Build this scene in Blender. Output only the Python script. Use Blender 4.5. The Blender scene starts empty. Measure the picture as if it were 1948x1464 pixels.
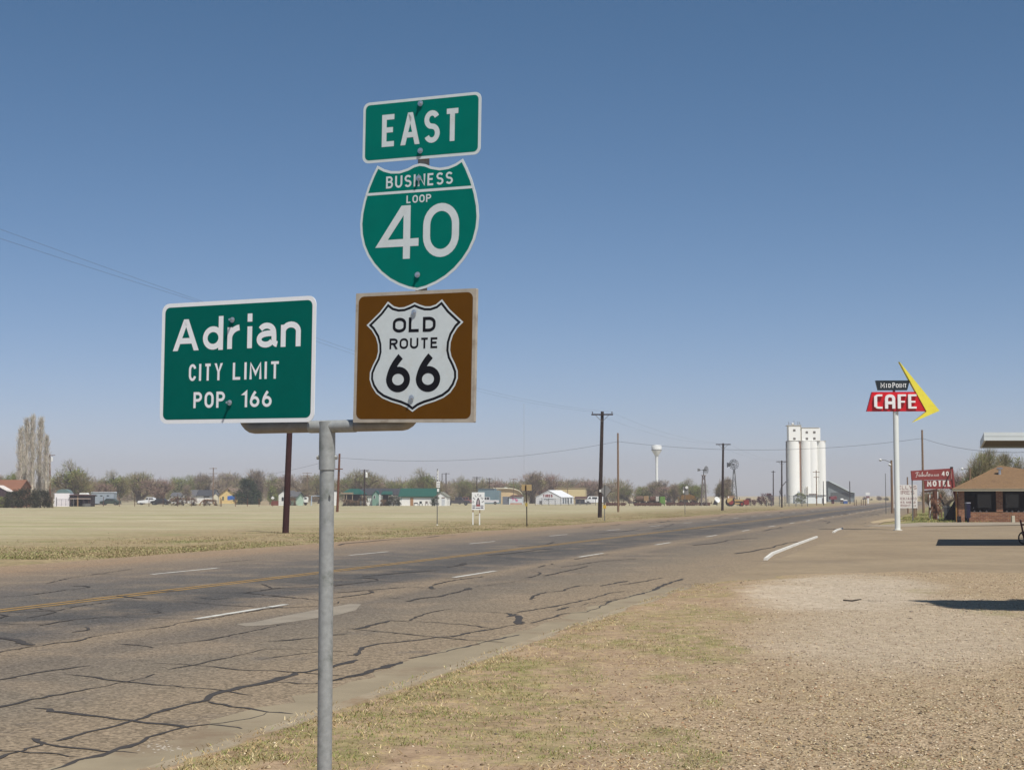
import bpy, math, random
import numpy as np
from mathutils import Vector, Matrix

# ---------------------------------------------------------------- camera, sky, sun
R = math.radians
sc = bpy.context.scene
C = sc.collection
FPX, EYE = 3000.0, 1.75
PITCH = math.atan(213 / FPX)
cam_d = bpy.data.cameras.new('camera')
cam = bpy.data.objects.new('camera', cam_d)
C.objects.link(cam)
cam_d.sensor_width = 36.0
cam_d.lens = 36.0 * FPX / 1948
cam_d.clip_start, cam_d.clip_end = 0.1, 20000
cam.location = (0, 0, EYE)
cam.rotation_euler = (R(90) + PITCH, 0, 0)
sc.camera = cam

SUN = Vector((0.30, -0.52, 1.0)).normalized()
world = bpy.data.worlds.new('World')
sc.world = world
world.use_nodes = True
wn = world.node_tree
for n in list(wn.nodes):
    wn.nodes.remove(n)
sky = wn.nodes.new('ShaderNodeTexSky')
sky.sky_type = 'NISHITA'
sky.sun_disc = False
sky.sun_elevation = math.asin(SUN.z)
sky.sun_rotation = math.atan2(SUN.x, SUN.y)
sky.altitude = 1200
sky.air_density = 0.7
sky.dust_density = 1.0
sky.ozone_density = 1.0
bg = wn.nodes.new('ShaderNodeBackground')
bg.inputs['Strength'].default_value = 0.085
wo = wn.nodes.new('ShaderNodeOutputWorld')
# a deeper, cleaner blue overhead than the plain model gives (dry high plains air)
sep = wn.nodes.new('ShaderNodeSeparateColor')
cmb = wn.nodes.new('ShaderNodeCombineColor')
wn.links.new(sky.outputs[0], sep.inputs[0])
for i_, (g_, k_) in enumerate(((1.33, 0.615), (1.03, 0.90), (1.02, 0.985))):
    pw_ = wn.nodes.new('ShaderNodeMath')
    pw_.operation = 'POWER'
    pw_.inputs[1].default_value = g_
    ml_ = wn.nodes.new('ShaderNodeMath')
    ml_.operation = 'MULTIPLY'
    ml_.inputs[1].default_value = k_
    wn.links.new(sep.outputs[i_], pw_.inputs[0])
    wn.links.new(pw_.outputs[0], ml_.inputs[0])
    wn.links.new(ml_.outputs[0], cmb.inputs[i_])
wn.links.new(cmb.outputs[0], bg.inputs[0])
wn.links.new(bg.outputs[0], wo.inputs[0])

sun_d = bpy.data.lights.new('sun', 'SUN')
sun_d.energy = 4.6
sun_d.angle = R(0.5)
sun_d.color = (1.0, 0.95, 0.87)
sun = bpy.data.objects.new('sun', sun_d)
C.objects.link(sun)
sun.rotation_euler = SUN.to_track_quat('Z', 'Y').to_euler()
sun.location = (20, -20, 60)

vs = sc.view_settings
vs.view_transform = 'Standard'
vs.look = 'None'
vs.exposure = 0.1
vs.gamma = 1.0
vs.use_curve_mapping = False
sc.cycles.volume_bounces = 0
sc.cycles.max_bounces = 5
sc.cycles.diffuse_bounces = 3
sc.cycles.use_adaptive_sampling = True

# ---------------------------------------------------------------- helpers
TH = math.atan((1815 - 974) / FPX)          # heading of the road to the right of the view axis


def rnd(seed):
    return random.Random(seed)


def K(Y):
    return Y / FPX * 1.0025


def at(px, Y, z=0.0):
    return Vector(((px - 974) * K(Y), Y, z))


def ray(px, py, Y):
    dx, dv = (px - 974) / FPX, -(py - 732) / FPX
    d = Vector((dx, math.cos(PITCH) - dv * math.sin(PITCH), math.sin(PITCH) + dv * math.cos(PITCH)))
    return Vector((0, 0, EYE)) + d * (Y / d.y)


def ground(px, py, z=0.0):
    dx, dv = (px - 974) / FPX, -(py - 732) / FPX
    d = Vector((dx, math.cos(PITCH) - dv * math.sin(PITCH), math.sin(PITCH) + dv * math.cos(PITCH)))
    return Vector((0, 0, EYE)) + d * ((z - EYE) / d.z)


def road_xy(p):
    """world -> road frame (x to the right of the road, y along it)"""
    return (p[0] * math.cos(TH) - p[1] * math.sin(TH), p[0] * math.sin(TH) + p[1] * math.cos(TH))


def from_road(x, y, z=0.0):
    return Vector((x * math.cos(TH) + y * math.sin(TH), -x * math.sin(TH) + y * math.cos(TH), z))


def lin(c):
    return tuple(((v / 255) / 12.92 if v / 255 <= 0.04045 else ((v / 255 + 0.055) / 1.055) ** 2.4) for v in c)


def nd(nt, typ, ins=None, **props):
    n = nt.nodes.new(typ)
    for k, v in props.items():
        setattr(n, k, v)
    for k, v in (ins or {}).items():
        s = n.inputs[k]
        if hasattr(v, 'is_output'):
            nt.links.new(v, s)
        else:
            s.default_value = v
    return n


def newmat(name):
    m = bpy.data.materials.new(name)
    m.use_nodes = True
    nt = m.node_tree
    for n in list(nt.nodes):
        nt.nodes.remove(n)
    out = nt.nodes.new('ShaderNodeOutputMaterial')
    p = nt.nodes.new('ShaderNodeBsdfPrincipled')
    nt.links.new(p.outputs[0], out.inputs[0])
    return m, nt, p


def noise(nt, co, scale, detail=5.0, rough=0.6):
    return nd(nt, 'ShaderNodeTexNoise', {'Vector': co, 'Scale': scale, 'Detail': detail, 'Roughness': rough}).outputs[0]


def mrange(nt, v, a, b, c=0.0, d=1.0, smooth=False):
    return nd(nt, 'ShaderNodeMapRange', {0: v, 1: a, 2: b, 3: c, 4: d},
              interpolation_type='SMOOTHSTEP' if smooth else 'LINEAR').outputs[0]


def mix(nt, f, a, b, mode='MIX'):
    n = nd(nt, 'ShaderNodeMix', data_type='RGBA', blend_type=mode)
    for i, v in ((0, f), (6, a), (7, b)):
        if hasattr(v, 'is_output'):
            nt.links.new(v, n.inputs[i])
        else:
            n.inputs[i].default_value = v if i == 0 else (tuple(v) + (1,))[:4]
    return n.outputs[2]


def mth(nt, op, a, b=0.0):
    return nd(nt, 'ShaderNodeMath', {0: a, 1: b}, operation=op).outputs[0]


_mats = {}


def mat(name, rgb, rough=0.8, var=0.16, scale=2.0, metal=0.0, spec=0.25, bump=0.0, bscale=20.0, stain=None, sscale=1.0, samt=0.6):
    if name in _mats:
        return _mats[name]
    m, nt, p = newmat(name)
    co = nd(nt, 'ShaderNodeTexCoord').outputs['Object']
    n1 = noise(nt, co, scale, 6, 0.65)
    v = mrange(nt, n1, 0.25, 0.75, 1 - var, 1 + var)
    col = mix(nt, 1.0, lin(rgb), (1, 1, 1), 'MULTIPLY')
    nn = nt.nodes[-1]
    comb = nd(nt, 'ShaderNodeCombineColor', {0: v, 1: v, 2: v}).outputs[0]
    nt.links.new(comb, nn.inputs[7])
    if stain:
        s = mrange(nt, noise(nt, co, sscale, 8, 0.7), 0.5, 0.72, 0, samt, True)
        col = mix(nt, s, col, lin(stain))
    nt.links.new(col, p.inputs['Base Color'])
    p.inputs['Roughness'].default_value = rough
    p.inputs['Metallic'].default_value = metal
    p.inputs['Specular IOR Level'].default_value = spec
    if bump:
        b = nd(nt, 'ShaderNodeBump', {'Strength': bump, 'Distance': 0.02, 'Height': noise(nt, co, bscale, 4)})
        nt.links.new(b.outputs[0], p.inputs['Normal'])
    _mats[name] = m
    return m


def colmat(name, rough=0.9, var=0.2, scale=8.0, trans=0.0):
    """base colour kept per vertex: each stone, blade or twig has a colour of its own"""
    if name in _mats:
        return _mats[name]
    m, nt, p = newmat(name)
    a = nd(nt, 'ShaderNodeAttribute', attribute_name='Col').outputs[0]
    nt.links.new(a, p.inputs['Base Color'])
    p.inputs['Roughness'].default_value = rough
    p.inputs['Specular IOR Level'].default_value = 0.15
    _mats[name] = m
    return m


class MB:
    def __init__(s, T=None):
        s.v, s.f, s.T = [], [], T or Matrix.Identity(4)

    def add(s, vs, fs):
        o = len(s.v)
        s.v += [tuple(s.T @ Vector(v)) for v in vs]
        s.f += [tuple(i + o for i in f) for f in fs]
        return s

    def box(s, x0, x1, y0, y1, z0, z1):
        v = [(x, y, z) for z in (z0, z1) for y in (y0, y1) for x in (x0, x1)]
        return s.add(v, [(0, 2, 3, 1), (4, 5, 7, 6), (0, 1, 5, 4), (2, 6, 7, 3), (0, 4, 6, 2), (1, 3, 7, 5)])

    def prism(s, poly, y0, y1):
        """polygon in x,z extruded from y0 (front) to y1"""
        n = len(poly)
        v = [(x, y0, z) for x, z in poly] + [(x, y1, z) for x, z in poly]
        a = sum(poly[i][0] * poly[(i + 1) % n][1] - poly[(i + 1) % n][0] * poly[i][1] for i in range(n))
        f = [tuple(range(n)), tuple(range(2 * n - 1, n - 1, -1))]
        f += [(i, i + n, (i + 1) % n + n, (i + 1) % n) for i in range(n)]
        if a < 0:
            f = [t[::-1] for t in f]
        return s.add(v, f)

    def flat(s, poly, y):
        n = len(poly)
        a = sum(poly[i][0] * poly[(i + 1) % n][1] - poly[(i + 1) % n][0] * poly[i][1] for i in range(n))
        p = poly if a > 0 else poly[::-1]
        return s.add([(x, y, z) for x, z in p], [tuple(range(n))])

    def cyl(s, p, q, r0, r1=None, n=10, caps=True):
        r1 = r0 if r1 is None else r1
        p, q = Vector(p), Vector(q)
        d = (q - p).normalized()
        a = d.orthogonal().normalized()
        b = d.cross(a)
        v = []
        for c, r in ((p, r0), (q, r1)):
            v += [c + a * (r * math.cos(2 * math.pi * i / n)) + b * (r * math.sin(2 * math.pi * i / n)) for i in range(n)]
        f = [(i, (i + 1) % n, (i + 1) % n + n, i + n) for i in range(n)]
        if caps:
            f += [tuple(range(n - 1, -1, -1)), tuple(range(n, 2 * n))]
        return s.add(v, f)

    def tube(s, pts, r, n=8):
        pts = [Vector(p) for p in pts]
        rs = r if isinstance(r, (list, tuple)) else [r] * len(pts)
        v, up = [], None
        for i, p in enumerate(pts):
            d = (pts[min(i + 1, len(pts) - 1)] - pts[max(i - 1, 0)]).normalized()
            if up is None:
                up = d.orthogonal().normalized()
            a = (up - d * up.dot(d)).normalized()
            up = a
            b = d.cross(a)
            v += [p + a * (rs[i] * math.cos(2 * math.pi * k / n)) + b * (rs[i] * math.sin(2 * math.pi * k / n)) for k in range(n)]
        f = []
        for i in range(len(pts) - 1):
            f += [(i * n + k, i * n + (k + 1) % n, (i + 1) * n + (k + 1) % n, (i + 1) * n + k) for k in range(n)]
        f += [tuple(range(n - 1, -1, -1)), tuple(range((len(pts) - 1) * n, len(pts) * n))]
        return s.add(v, f)

    def lathe(s, prof, n=24, c=(0, 0)):
        v, f = [], []
        for r, z in prof:
            v += [(c[0] + r * math.cos(2 * math.pi * i / n), c[1] + r * math.sin(2 * math.pi * i / n), z) for i in range(n)]
        for j in range(len(prof) - 1):
            f += [(j * n + i, j * n + (i + 1) % n, (j + 1) * n + (i + 1) % n, (j + 1) * n + i) for i in range(n)]
        f += [tuple(range(n - 1, -1, -1)), tuple(range((len(prof) - 1) * n, len(prof) * n))]
        return s.add(v, f)

    def build(s, name, m, parent=None, smooth=False):
        me = bpy.data.meshes.new(name)
        me.from_pydata(s.v, [], s.f)
        me.materials.append(m)
        if smooth:
            me.polygons.foreach_set('use_smooth', [True] * len(me.polygons))
            me.set_sharp_from_angle(angle=R(40))
        me.update()
        o = bpy.data.objects.new(name, me)
        C.objects.link(o)
        if parent:
            o.parent = parent
        return o


def npmesh(name, V, F, mats, cols=None, midx=None, parent=None):
    V = np.asarray(V, np.float32)
    F = np.asarray(F, np.int32)
    k = F.shape[1]
    me = bpy.data.meshes.new(name)
    me.vertices.add(len(V))
    me.vertices.foreach_set('co', V.ravel())
    me.loops.add(F.size)
    me.loops.foreach_set('vertex_index', F.ravel())
    me.polygons.add(len(F))
    me.polygons.foreach_set('loop_start', np.arange(0, F.size, k, dtype=np.int32))
    for m in (mats if isinstance(mats, list) else [mats]):
        me.materials.append(m)
    if midx is not None:
        me.polygons.foreach_set('material_index', np.asarray(midx, np.int32))
    if cols is not None:
        at_ = me.attributes.new('Col', 'FLOAT_COLOR', 'POINT')
        c4 = np.ones((len(V), 4), np.float32)
        c4[:, :3] = cols
        at_.data.foreach_set('color', c4.ravel())
    me.update(calc_edges=True)
    o = bpy.data.objects.new(name, me)
    C.objects.link(o)
    if parent:
        o.parent = parent
    return o


def tag(o, label=None, cat=None, group=None, kind=None):
    for k, v in (('label', label), ('category', cat), ('group', group), ('kind', kind)):
        if v:
            o[k] = v
    return o


def thing(name, label, cat, loc, rz=0.0, group=None):
    o = bpy.data.objects.new(name, None)
    o.empty_display_size = 0.3
    C.objects.link(o)
    o.location = loc
    o.rotation_euler = (0, 0, rz)
    return tag(o, label, cat, group)


def copy_tree(o, parent=None):
    c = o.copy()
    C.objects.link(c)
    c.parent = parent
    for ch in list(o.children):
        copy_tree(ch, c)
    return c


class Loc:
    """readings from an enlarged part of the photograph turned into metres about a thing's base"""
    def __init__(s, ox, oy, sc_, cx, Y):
        s.ox, s.oy, s.s, s.Y = ox, oy, sc_, Y
        s.k = K(Y) / sc_
        s.cx = cx
        s.base = (EYE / K(Y) + 945 - oy) * sc_
        s.loc = at(ox + cx / sc_, Y)

    def x(s, v):
        return (v - s.cx) * s.k

    def z(s, v):
        return (s.base - v) * s.k

    def p(s, x, z):
        return (s.x(x), s.z(z))


def rrect(w, h, r, n=6, cx=0.0, cz=0.0):
    pts = []
    for sx, sz, a0 in ((1, 1, 0), (-1, 1, 90), (-1, -1, 180), (1, -1, 270)):
        for i in range(n + 1):
            a = R(a0 + 90 * i / n)
            pts.append((cx + sx * (w / 2 - r) + r * math.cos(a), cz + sz * (h / 2 - r) + r * math.sin(a)))
    return pts


def inset(poly, d):
    n = len(poly)
    a = sum(poly[i][0] * poly[(i + 1) % n][1] - poly[(i + 1) % n][0] * poly[i][1] for i in range(n))
    sg = 1 if a > 0 else -1
    out = []
    for i in range(n):
        p0, p1, p2 = (Vector(poly[j % n]) for j in (i - 1, i, i + 1))
        e1, e2 = (p1 - p0).normalized(), (p2 - p1).normalized()
        n1, n2 = Vector((-e1.y, e1.x)) * sg, Vector((-e2.y, e2.x)) * sg
        b = n1 + n2
        b = b / max(b.dot(n1), 0.35)
        q = p1 + b * d
        out.append((q.x, q.y))
    return out


# ---------------------------------------------------------------- lettering made of strokes
def arc(cx, cy, rx, ry, a0, a1, n=14):
    return [(cx + rx * math.cos(R(a0 + (a1 - a0) * i / n)), cy + ry * math.sin(R(a0 + (a1 - a0) * i / n))) for i in range(n + 1)]


def bez(p0, p1, p2, n=8):
    return [((1 - t) ** 2 * p0[0] + 2 * t * (1 - t) * p1[0] + t * t * p2[0], (1 - t) ** 2 * p0[1] + 2 * t * (1 - t) * p1[1] + t * t * p2[1])
            for t in [i / n for i in range(n + 1)]]


G = {   # width relative to height, strokes in a unit box (centre lines)
    'A': (.66, [[(0, 0), (.46, 1), (.54, 1), (1, 0)], [(.15, .27), (.85, .27)]]),
    'B': (.50, [[(0, 0), (0, 1)], [(0, 1), (.5, 1)] + arc(.5, .77, .42, .23, 90, -90)[1:] + [(0, .54)], [(0, .54), (.52, .54)] + arc(.52, .27, .48, .27, 90, -90)[1:] + [(0, 0)]]),
    'C': (.50, [arc(.5, .68, .5, .32, 15, 180) + arc(.5, .32, .5, .32, 180, 345)]),
    'D': (.50, [[(0, 0), (0, 1)], [(0, 1), (.45, 1)] + arc(.45, .62, .55, .38, 90, 0) + arc(.45, .38, .55, .38, 0, -90) + [(0, 0)]]),
    'E': (.46, [[(1, 1), (0, 1), (0, 0), (1, 0)], [(0, .52), (.88, .52)]]),
    'F': (.46, [[(1, 1), (0, 1), (0, 0)], [(0, .5), (.85, .5)]]),
    'G': (.52, [arc(.5, .68, .5, .32, 15, 180) + arc(.5, .32, .5, .32, 180, 340) + [(1, .46), (.55, .46)]]),
    'H': (.52, [[(0, 0), (0, 1)], [(1, 0), (1, 1)], [(0, .5), (1, .5)]]),
    'I': (.02, [[(.5, 0), (.5, 1)]]),
    'K': (.54, [[(0, 0), (0, 1)], [(1, 1), (0, .38)], [(.32, .6), (1, 0)]]),
    'L': (.44, [[(0, 1), (0, 0), (1, 0)]]),
    'M': (.66, [[(0, 0), (0, 1), (.5, .3), (1, 1), (1, 0)]]),
    'N': (.54, [[(0, 0), (0, 1), (1, 0), (1, 1)]]),
    'O': (.54, [arc(.5, .66, .5, .34, 0, 180) + arc(.5, .34, .5, .34, 180, 360) + [(1, .66)]]),
    'P': (.50, [[(0, 0), (0, 1)], [(0, 1), (.52, 1)] + arc(.52, .74, .48, .26, 90, -90)[1:] + [(0, .48)]]),
    'R': (.52, [[(0, 0), (0, 1)], [(0, 1), (.52, 1)] + arc(.52, .75, .48, .25, 90, -90)[1:] + [(0, .5)], [(.5, .5), (1, 0)]]),
    'S': (.50, [arc(.5, .755, .48, .245, 25, 250) + [(.5, .51)] + arc(.5, .255, .5, .255, 70, -155)]),
    'T': (.52, [[(0, 1), (1, 1)], [(.5, 1), (.5, 0)]]),
    'U': (.52, [[(0, 1), (0, .34)] + arc(.5, .34, .5, .34, 180, 360) + [(1, 1)]]),
    'W': (.78, [[(0, 1), (.25, 0), (.5, .8), (.75, 0), (1, 1)]]),
    'X': (.54, [[(0, 0), (1, 1)], [(0, 1), (1, 0)]]),
    'Y': (.58, [[(0, 1), (.5, .45), (1, 1)], [(.5, .5), (.5, 0)]]),
    '0': (.50, [arc(.5, .62, .5, .38, 0, 180) + arc(.5, .38, .5, .38, 180, 360) + [(1, .62)]]),
    '1': (.22, [[(0, .8), (1, 1), (1, 0)]]),
    '2': (.5, [arc(.5, .72, .5, .28, 170, -30) + [(0, 0), (1, 0)]]),
    '4': (.62, [[(.72, 0), (.72, 1)], [(.68, 1), (0, .27), (1.06, .27)]]),
    '6': (.50, [arc(.5, .3, .5, .3, 0, 360, 26), bez((.62, 1.04), (.08, .68), (0, .3), 12)]),
    '/': (.34, [[(0, -.05), (1, 1.05)]]),
    '-': (.3, [[(0, .45), (1, .45)]]),
    '.': (.03, [[(.5, -.08), (.5, .08)]]),
    '>': (.6, [[(0, .45), (1, .45)], [(.6, .8), (1, .45), (.6, .1)]]),
    ' ': (.26, []),
    # lower case, the height of a capital = 1
    'd': (.48, [arc(.5, .34, .5, .34, 0, 360, 26), [(1, 1.06), (1, -.02)]]),
    'r': (.32, [[(0, 0), (0, .72)], arc(1.0, .28, 1.0, .42, 175, 95, 8)]),
    'i': (.02, [[(.5, 0), (.5, .72)], [(.5, .9), (.5, 1.1)]]),
    'a': (.44, [arc(.5, .46, .48, .26, 150, 0, 10) + [(1, .3), (1, .16)] + bez((1, .16), (1, .02), (1.22, .0), 4), [(1, .42)] + bez((1, .42), (.0, .46), (.0, .2), 8)[1:] + arc(.45, .2, .45, .2, 180, 340, 10)]),
    'n': (.44, [[(0, 0), (0, .72)], [(0, .44)] + arc(.5, .46, .5, .26, 175, 0, 10) + [(1, 0)]]),
}


def ribbon(mb, pts, s, y, depth=0.0, s_end=None, flat_ends=False):
    P = [Vector(p) for p in pts]
    Q = [P[0]]
    for p in P[1:]:
        if (p - Q[-1]).length > 1e-6:
            Q.append(p)
    closed = len(Q) > 3 and (Q[0] - Q[-1]).length < 1e-5
    if closed:
        Q.pop()
    n = len(Q)
    L, Rr = [], []
    for i in range(n):
        p0 = Q[i - 1] if (i > 0 or closed) else None
        p2 = Q[(i + 1) % n] if (i < n - 1 or closed) else None
        e1 = (Q[i] - p0).normalized() if p0 is not None else None
        e2 = (p2 - Q[i]).normalized() if p2 is not None else None
        e1 = e1 or e2
        e2 = e2 or e1
        n1, n2 = Vector((-e1.y, e1.x)), Vector((-e2.y, e2.x))
        b = n1 + n2
        if b.length < 1e-6:
            b = n1
        b = b / max(b.dot(n1), 0.45)
        w = s / 2 if s_end is None else (s + (s_end - s) * i / max(n - 1, 1)) / 2
        L.append(Q[i] + b * w)
        Rr.append(Q[i] - b * w)
    m = n if closed else n - 1
    if flat_ends and not closed:
        for k, j in ((0, 1), (n - 1, n - 2)):
            e = (Q[k] - Q[j]).normalized()
            if abs(e.y) > .35:
                for lst in (L, Rr):
                    lst[k] = lst[k] + e * ((Q[k].y - lst[k].y) / e.y)
    if depth == 0:
        v = [(p.x, y, p.y) for p in Rr] + [(p.x, y, p.y) for p in L]
        mb.add(v, [(i, (i + 1) % n, (i + 1) % n + n, i + n) for i in range(m)])
    else:
        v = [(p.x, y, p.y) for p in Rr] + [(p.x, y, p.y) for p in L] + [(p.x, y + depth, p.y) for p in Rr] + [(p.x, y + depth, p.y) for p in L]
        f = []
        for i in range(m):
            j = (i + 1) % n
            f += [(i, j, j + n, i + n), (i + 2 * n, i + 3 * n, j + 3 * n, j + 2 * n), (i, i + 2 * n, j + 2 * n, j), (i + n, j + n, j + 3 * n, i + 3 * n)]
        if not closed:
            f += [(0, n, 3 * n, 2 * n), (n - 1, 3 * n - 1, 4 * n - 1, 2 * n - 1)]
        mb.add(v, f)


def text(mb, s, x0, x1, z0, z1, st, y, gap=None, depth=0.0, step=0.0003):
    """capital height z0..z1, outer extent x0..x1, stroke width st (all metres)"""
    H = z1 - z0
    gap = 0.2 * H + st if gap is None else gap
    wts = [G[c][0] * H for c in s]
    tot = sum(wts)
    free = (x1 - x0) - st - gap * (len(s) - 1)
    k = free / tot
    if k < 0.45:
        gap *= 0.6
        k = ((x1 - x0) - st - gap * (len(s) - 1)) / tot
    x = x0 + st / 2
    for c, w in zip(s, wts):
        for i, strk in enumerate(G[c][1]):
            ribbon(mb, [(x + px * w * k, z0 + st / 2 + pz * (H - st) + (0 if 0.02 < pz < 0.98 or not _free_end(strk, (px, pz)) else (st / 2 if pz >= 0.98 else -st / 2)))
                        for px, pz in strk], st, y - i * step, depth, None, any(abs(q[1] - .5) > .47 and _free_end(strk, q) for q in (strk[0], strk[-1])))
        x += w * k + gap
    return mb


def lines(par, m, rows, name='lettering'):
    for r in rows:
        mb = MB()
        kw = r[7] if len(r) > 7 else {}
        text(mb, *r[:7], **kw).build(name, m, par)


def _free_end(strk, p):
    """vertical stroke ends run out to the full height of the letter"""
    if p == strk[0]:
        q = strk[1]
    elif p == strk[-1]:
        q = strk[-2]
    else:
        return False
    return abs(q[1] - p[1]) > 0.2
# ---------------------------------------------------------------- ground, road, verge
def vnoise(seed):
    g = np.random.RandomState(seed).rand(256, 256)

    def one(x, y):
        xi, yi = np.floor(x).astype(int), np.floor(y).astype(int)
        fx, fy = x - xi, y - yi
        fx, fy = fx * fx * (3 - 2 * fx), fy * fy * (3 - 2 * fy)
        a, b = g[xi % 256, yi % 256], g[(xi + 1) % 256, yi % 256]
        c, d = g[xi % 256, (yi + 1) % 256], g[(xi + 1) % 256, (yi + 1) % 256]
        return (a * (1 - fx) + b * fx) * (1 - fy) + (c * (1 - fx) + d * fx) * fy

    def f(x, y, scale=1.0, oct_=4):
        s, amp, tot = 0, 1.0, 0
        for o in range(oct_):
            s = s + amp * one(x * scale * 2 ** o + 17.3 * o, y * scale * 2 ** o + 5.1 * o)
            tot += amp
            amp *= 0.55
        return s / tot
    return f


vn1, vn2, vn3 = vnoise(1), vnoise(2), vnoise(3)


def sstep(a, b, x):
    t = np.clip((x - a) / (b - a), 0, 1)
    return t * t * (3 - 2 * t)


def np_road(X, Y):
    return X * math.cos(TH) - Y * math.sin(TH), X * math.sin(TH) + Y * math.cos(TH)


def ground_mat():
    m, nt, p = newmat('dry_grass_field')
    co = nd(nt, 'ShaderNodeTexCoord').outputs['Object']
    sp = nd(nt, 'ShaderNodeSeparateXYZ', {0: co})
    big = noise(nt, co, 0.035, 5, 0.6)
    mid = noise(nt, co, 0.22, 6, 0.65)
    fine = noise(nt, co, 3.0, 7, 0.75)
    st = nd(nt, 'ShaderNodeMapping', {'Vector': co, 'Rotation': (0, 0, TH), 'Scale': (0.03, 0.22, 1)})
    streak = noise(nt, st.outputs[0], 1.0, 6, 0.62)
    pale = mix(nt, mrange(nt, mid, 0.35, 0.68), lin((164, 153, 126)), lin((186, 175, 147)))
    col = mix(nt, mrange(nt, streak, 0.42, 0.66, 0, 0.85, True), pale, lin((140, 140, 98)))
    col = mix(nt, mrange(nt, big, 0.46, 0.66, 0, 0.75, True), col, lin((158, 144, 116)))
    # rougher, browner and greener band beside the road
    edge = mth(nt, 'ADD', sp.outputs[0], mth(nt, 'MULTIPLY', mrange(nt, mid, 0, 1, -1, 1), 7.0))
    e1 = mrange(nt, edge, -46, -30, 0, 0.9, True)
    e2 = mrange(nt, sp.outputs[0], -2.0, 6.0, 1, 0)
    brown = mix(nt, mrange(nt, fine, 0.35, 0.65), lin((126, 110, 84)), lin((166, 148, 114)))
    green = mrange(nt, noise(nt, co, 0.35, 5, 0.6), 0.5, 0.63, 0, 0.8, True)
    brown = mix(nt, green, brown, lin((120, 120, 76)))
    col = mix(nt, mth(nt, 'MULTIPLY', e1, e2), col, brown)
    # greener rough grass right of the road past the parking area
    r1 = mrange(nt, sp.outputs[0], -6.0, -3.0)
    col2 = mix(nt, mrange(nt, mid, 0.4, 0.6), lin((156, 142, 102)), lin((104, 112, 62)))
    col = mix(nt, r1, col, col2)
    far = mrange(nt, sp.outputs[1], 420, 900)
    col = mix(nt, far, col, lin((176, 160, 124)))
    mot = nd(nt, 'ShaderNodeMapping', {'Vector': co, 'Rotation': (0, 0, TH), 'Scale': (0.5, 1.6, 1)})
    f2 = mth(nt, 'MULTIPLY', mrange(nt, fine, 0.2, 0.8, 0.76, 1.2), mrange(nt, noise(nt, mot.outputs[0], 1.0, 6, .7), .3, .7, .86, 1.12))
    cc = nd(nt, 'ShaderNodeCombineColor', {0: f2, 1: f2, 2: f2}).outputs[0]
    col = mix(nt, 1.0, col, cc, 'MULTIPLY')
    nt.links.new(col, p.inputs['Base Color'])
    p.inputs['Roughness'].default_value = 1.0
    p.inputs['Specular IOR Level'].default_value = 0.05
    b = nd(nt, 'ShaderNodeBump', {'Strength': 0.5, 'Distance': 0.08, 'Height': fine})
    nt.links.new(b.outputs[0], p.inputs['Normal'])
    return m


g_mb = MB()
xs = [-7000, -2500, -900, -300, -60, 60, 300, 900, 2500, 7000]
ys = [-200, 0, 60, 150, 300, 600, 1200, 2500, 5000, 9000]
gv = []
for y in ys:
    for x in xs:
        gv.append((x, y, -0.03 + (0 if y < 700 else 5.0 * (1 - math.exp(-(y - 600) / 1800)))))
g_mb.add(gv, [(j * 10 + i, j * 10 + i + 1, (j + 1) * 10 + i + 1, (j + 1) * 10 + i) for j in range(9) for i in range(9)])
ground_o = g_mb.build('ground', ground_mat(), smooth=True)
ground_o.rotation_euler.z = -TH
tag(ground_o, kind='structure')


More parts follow.
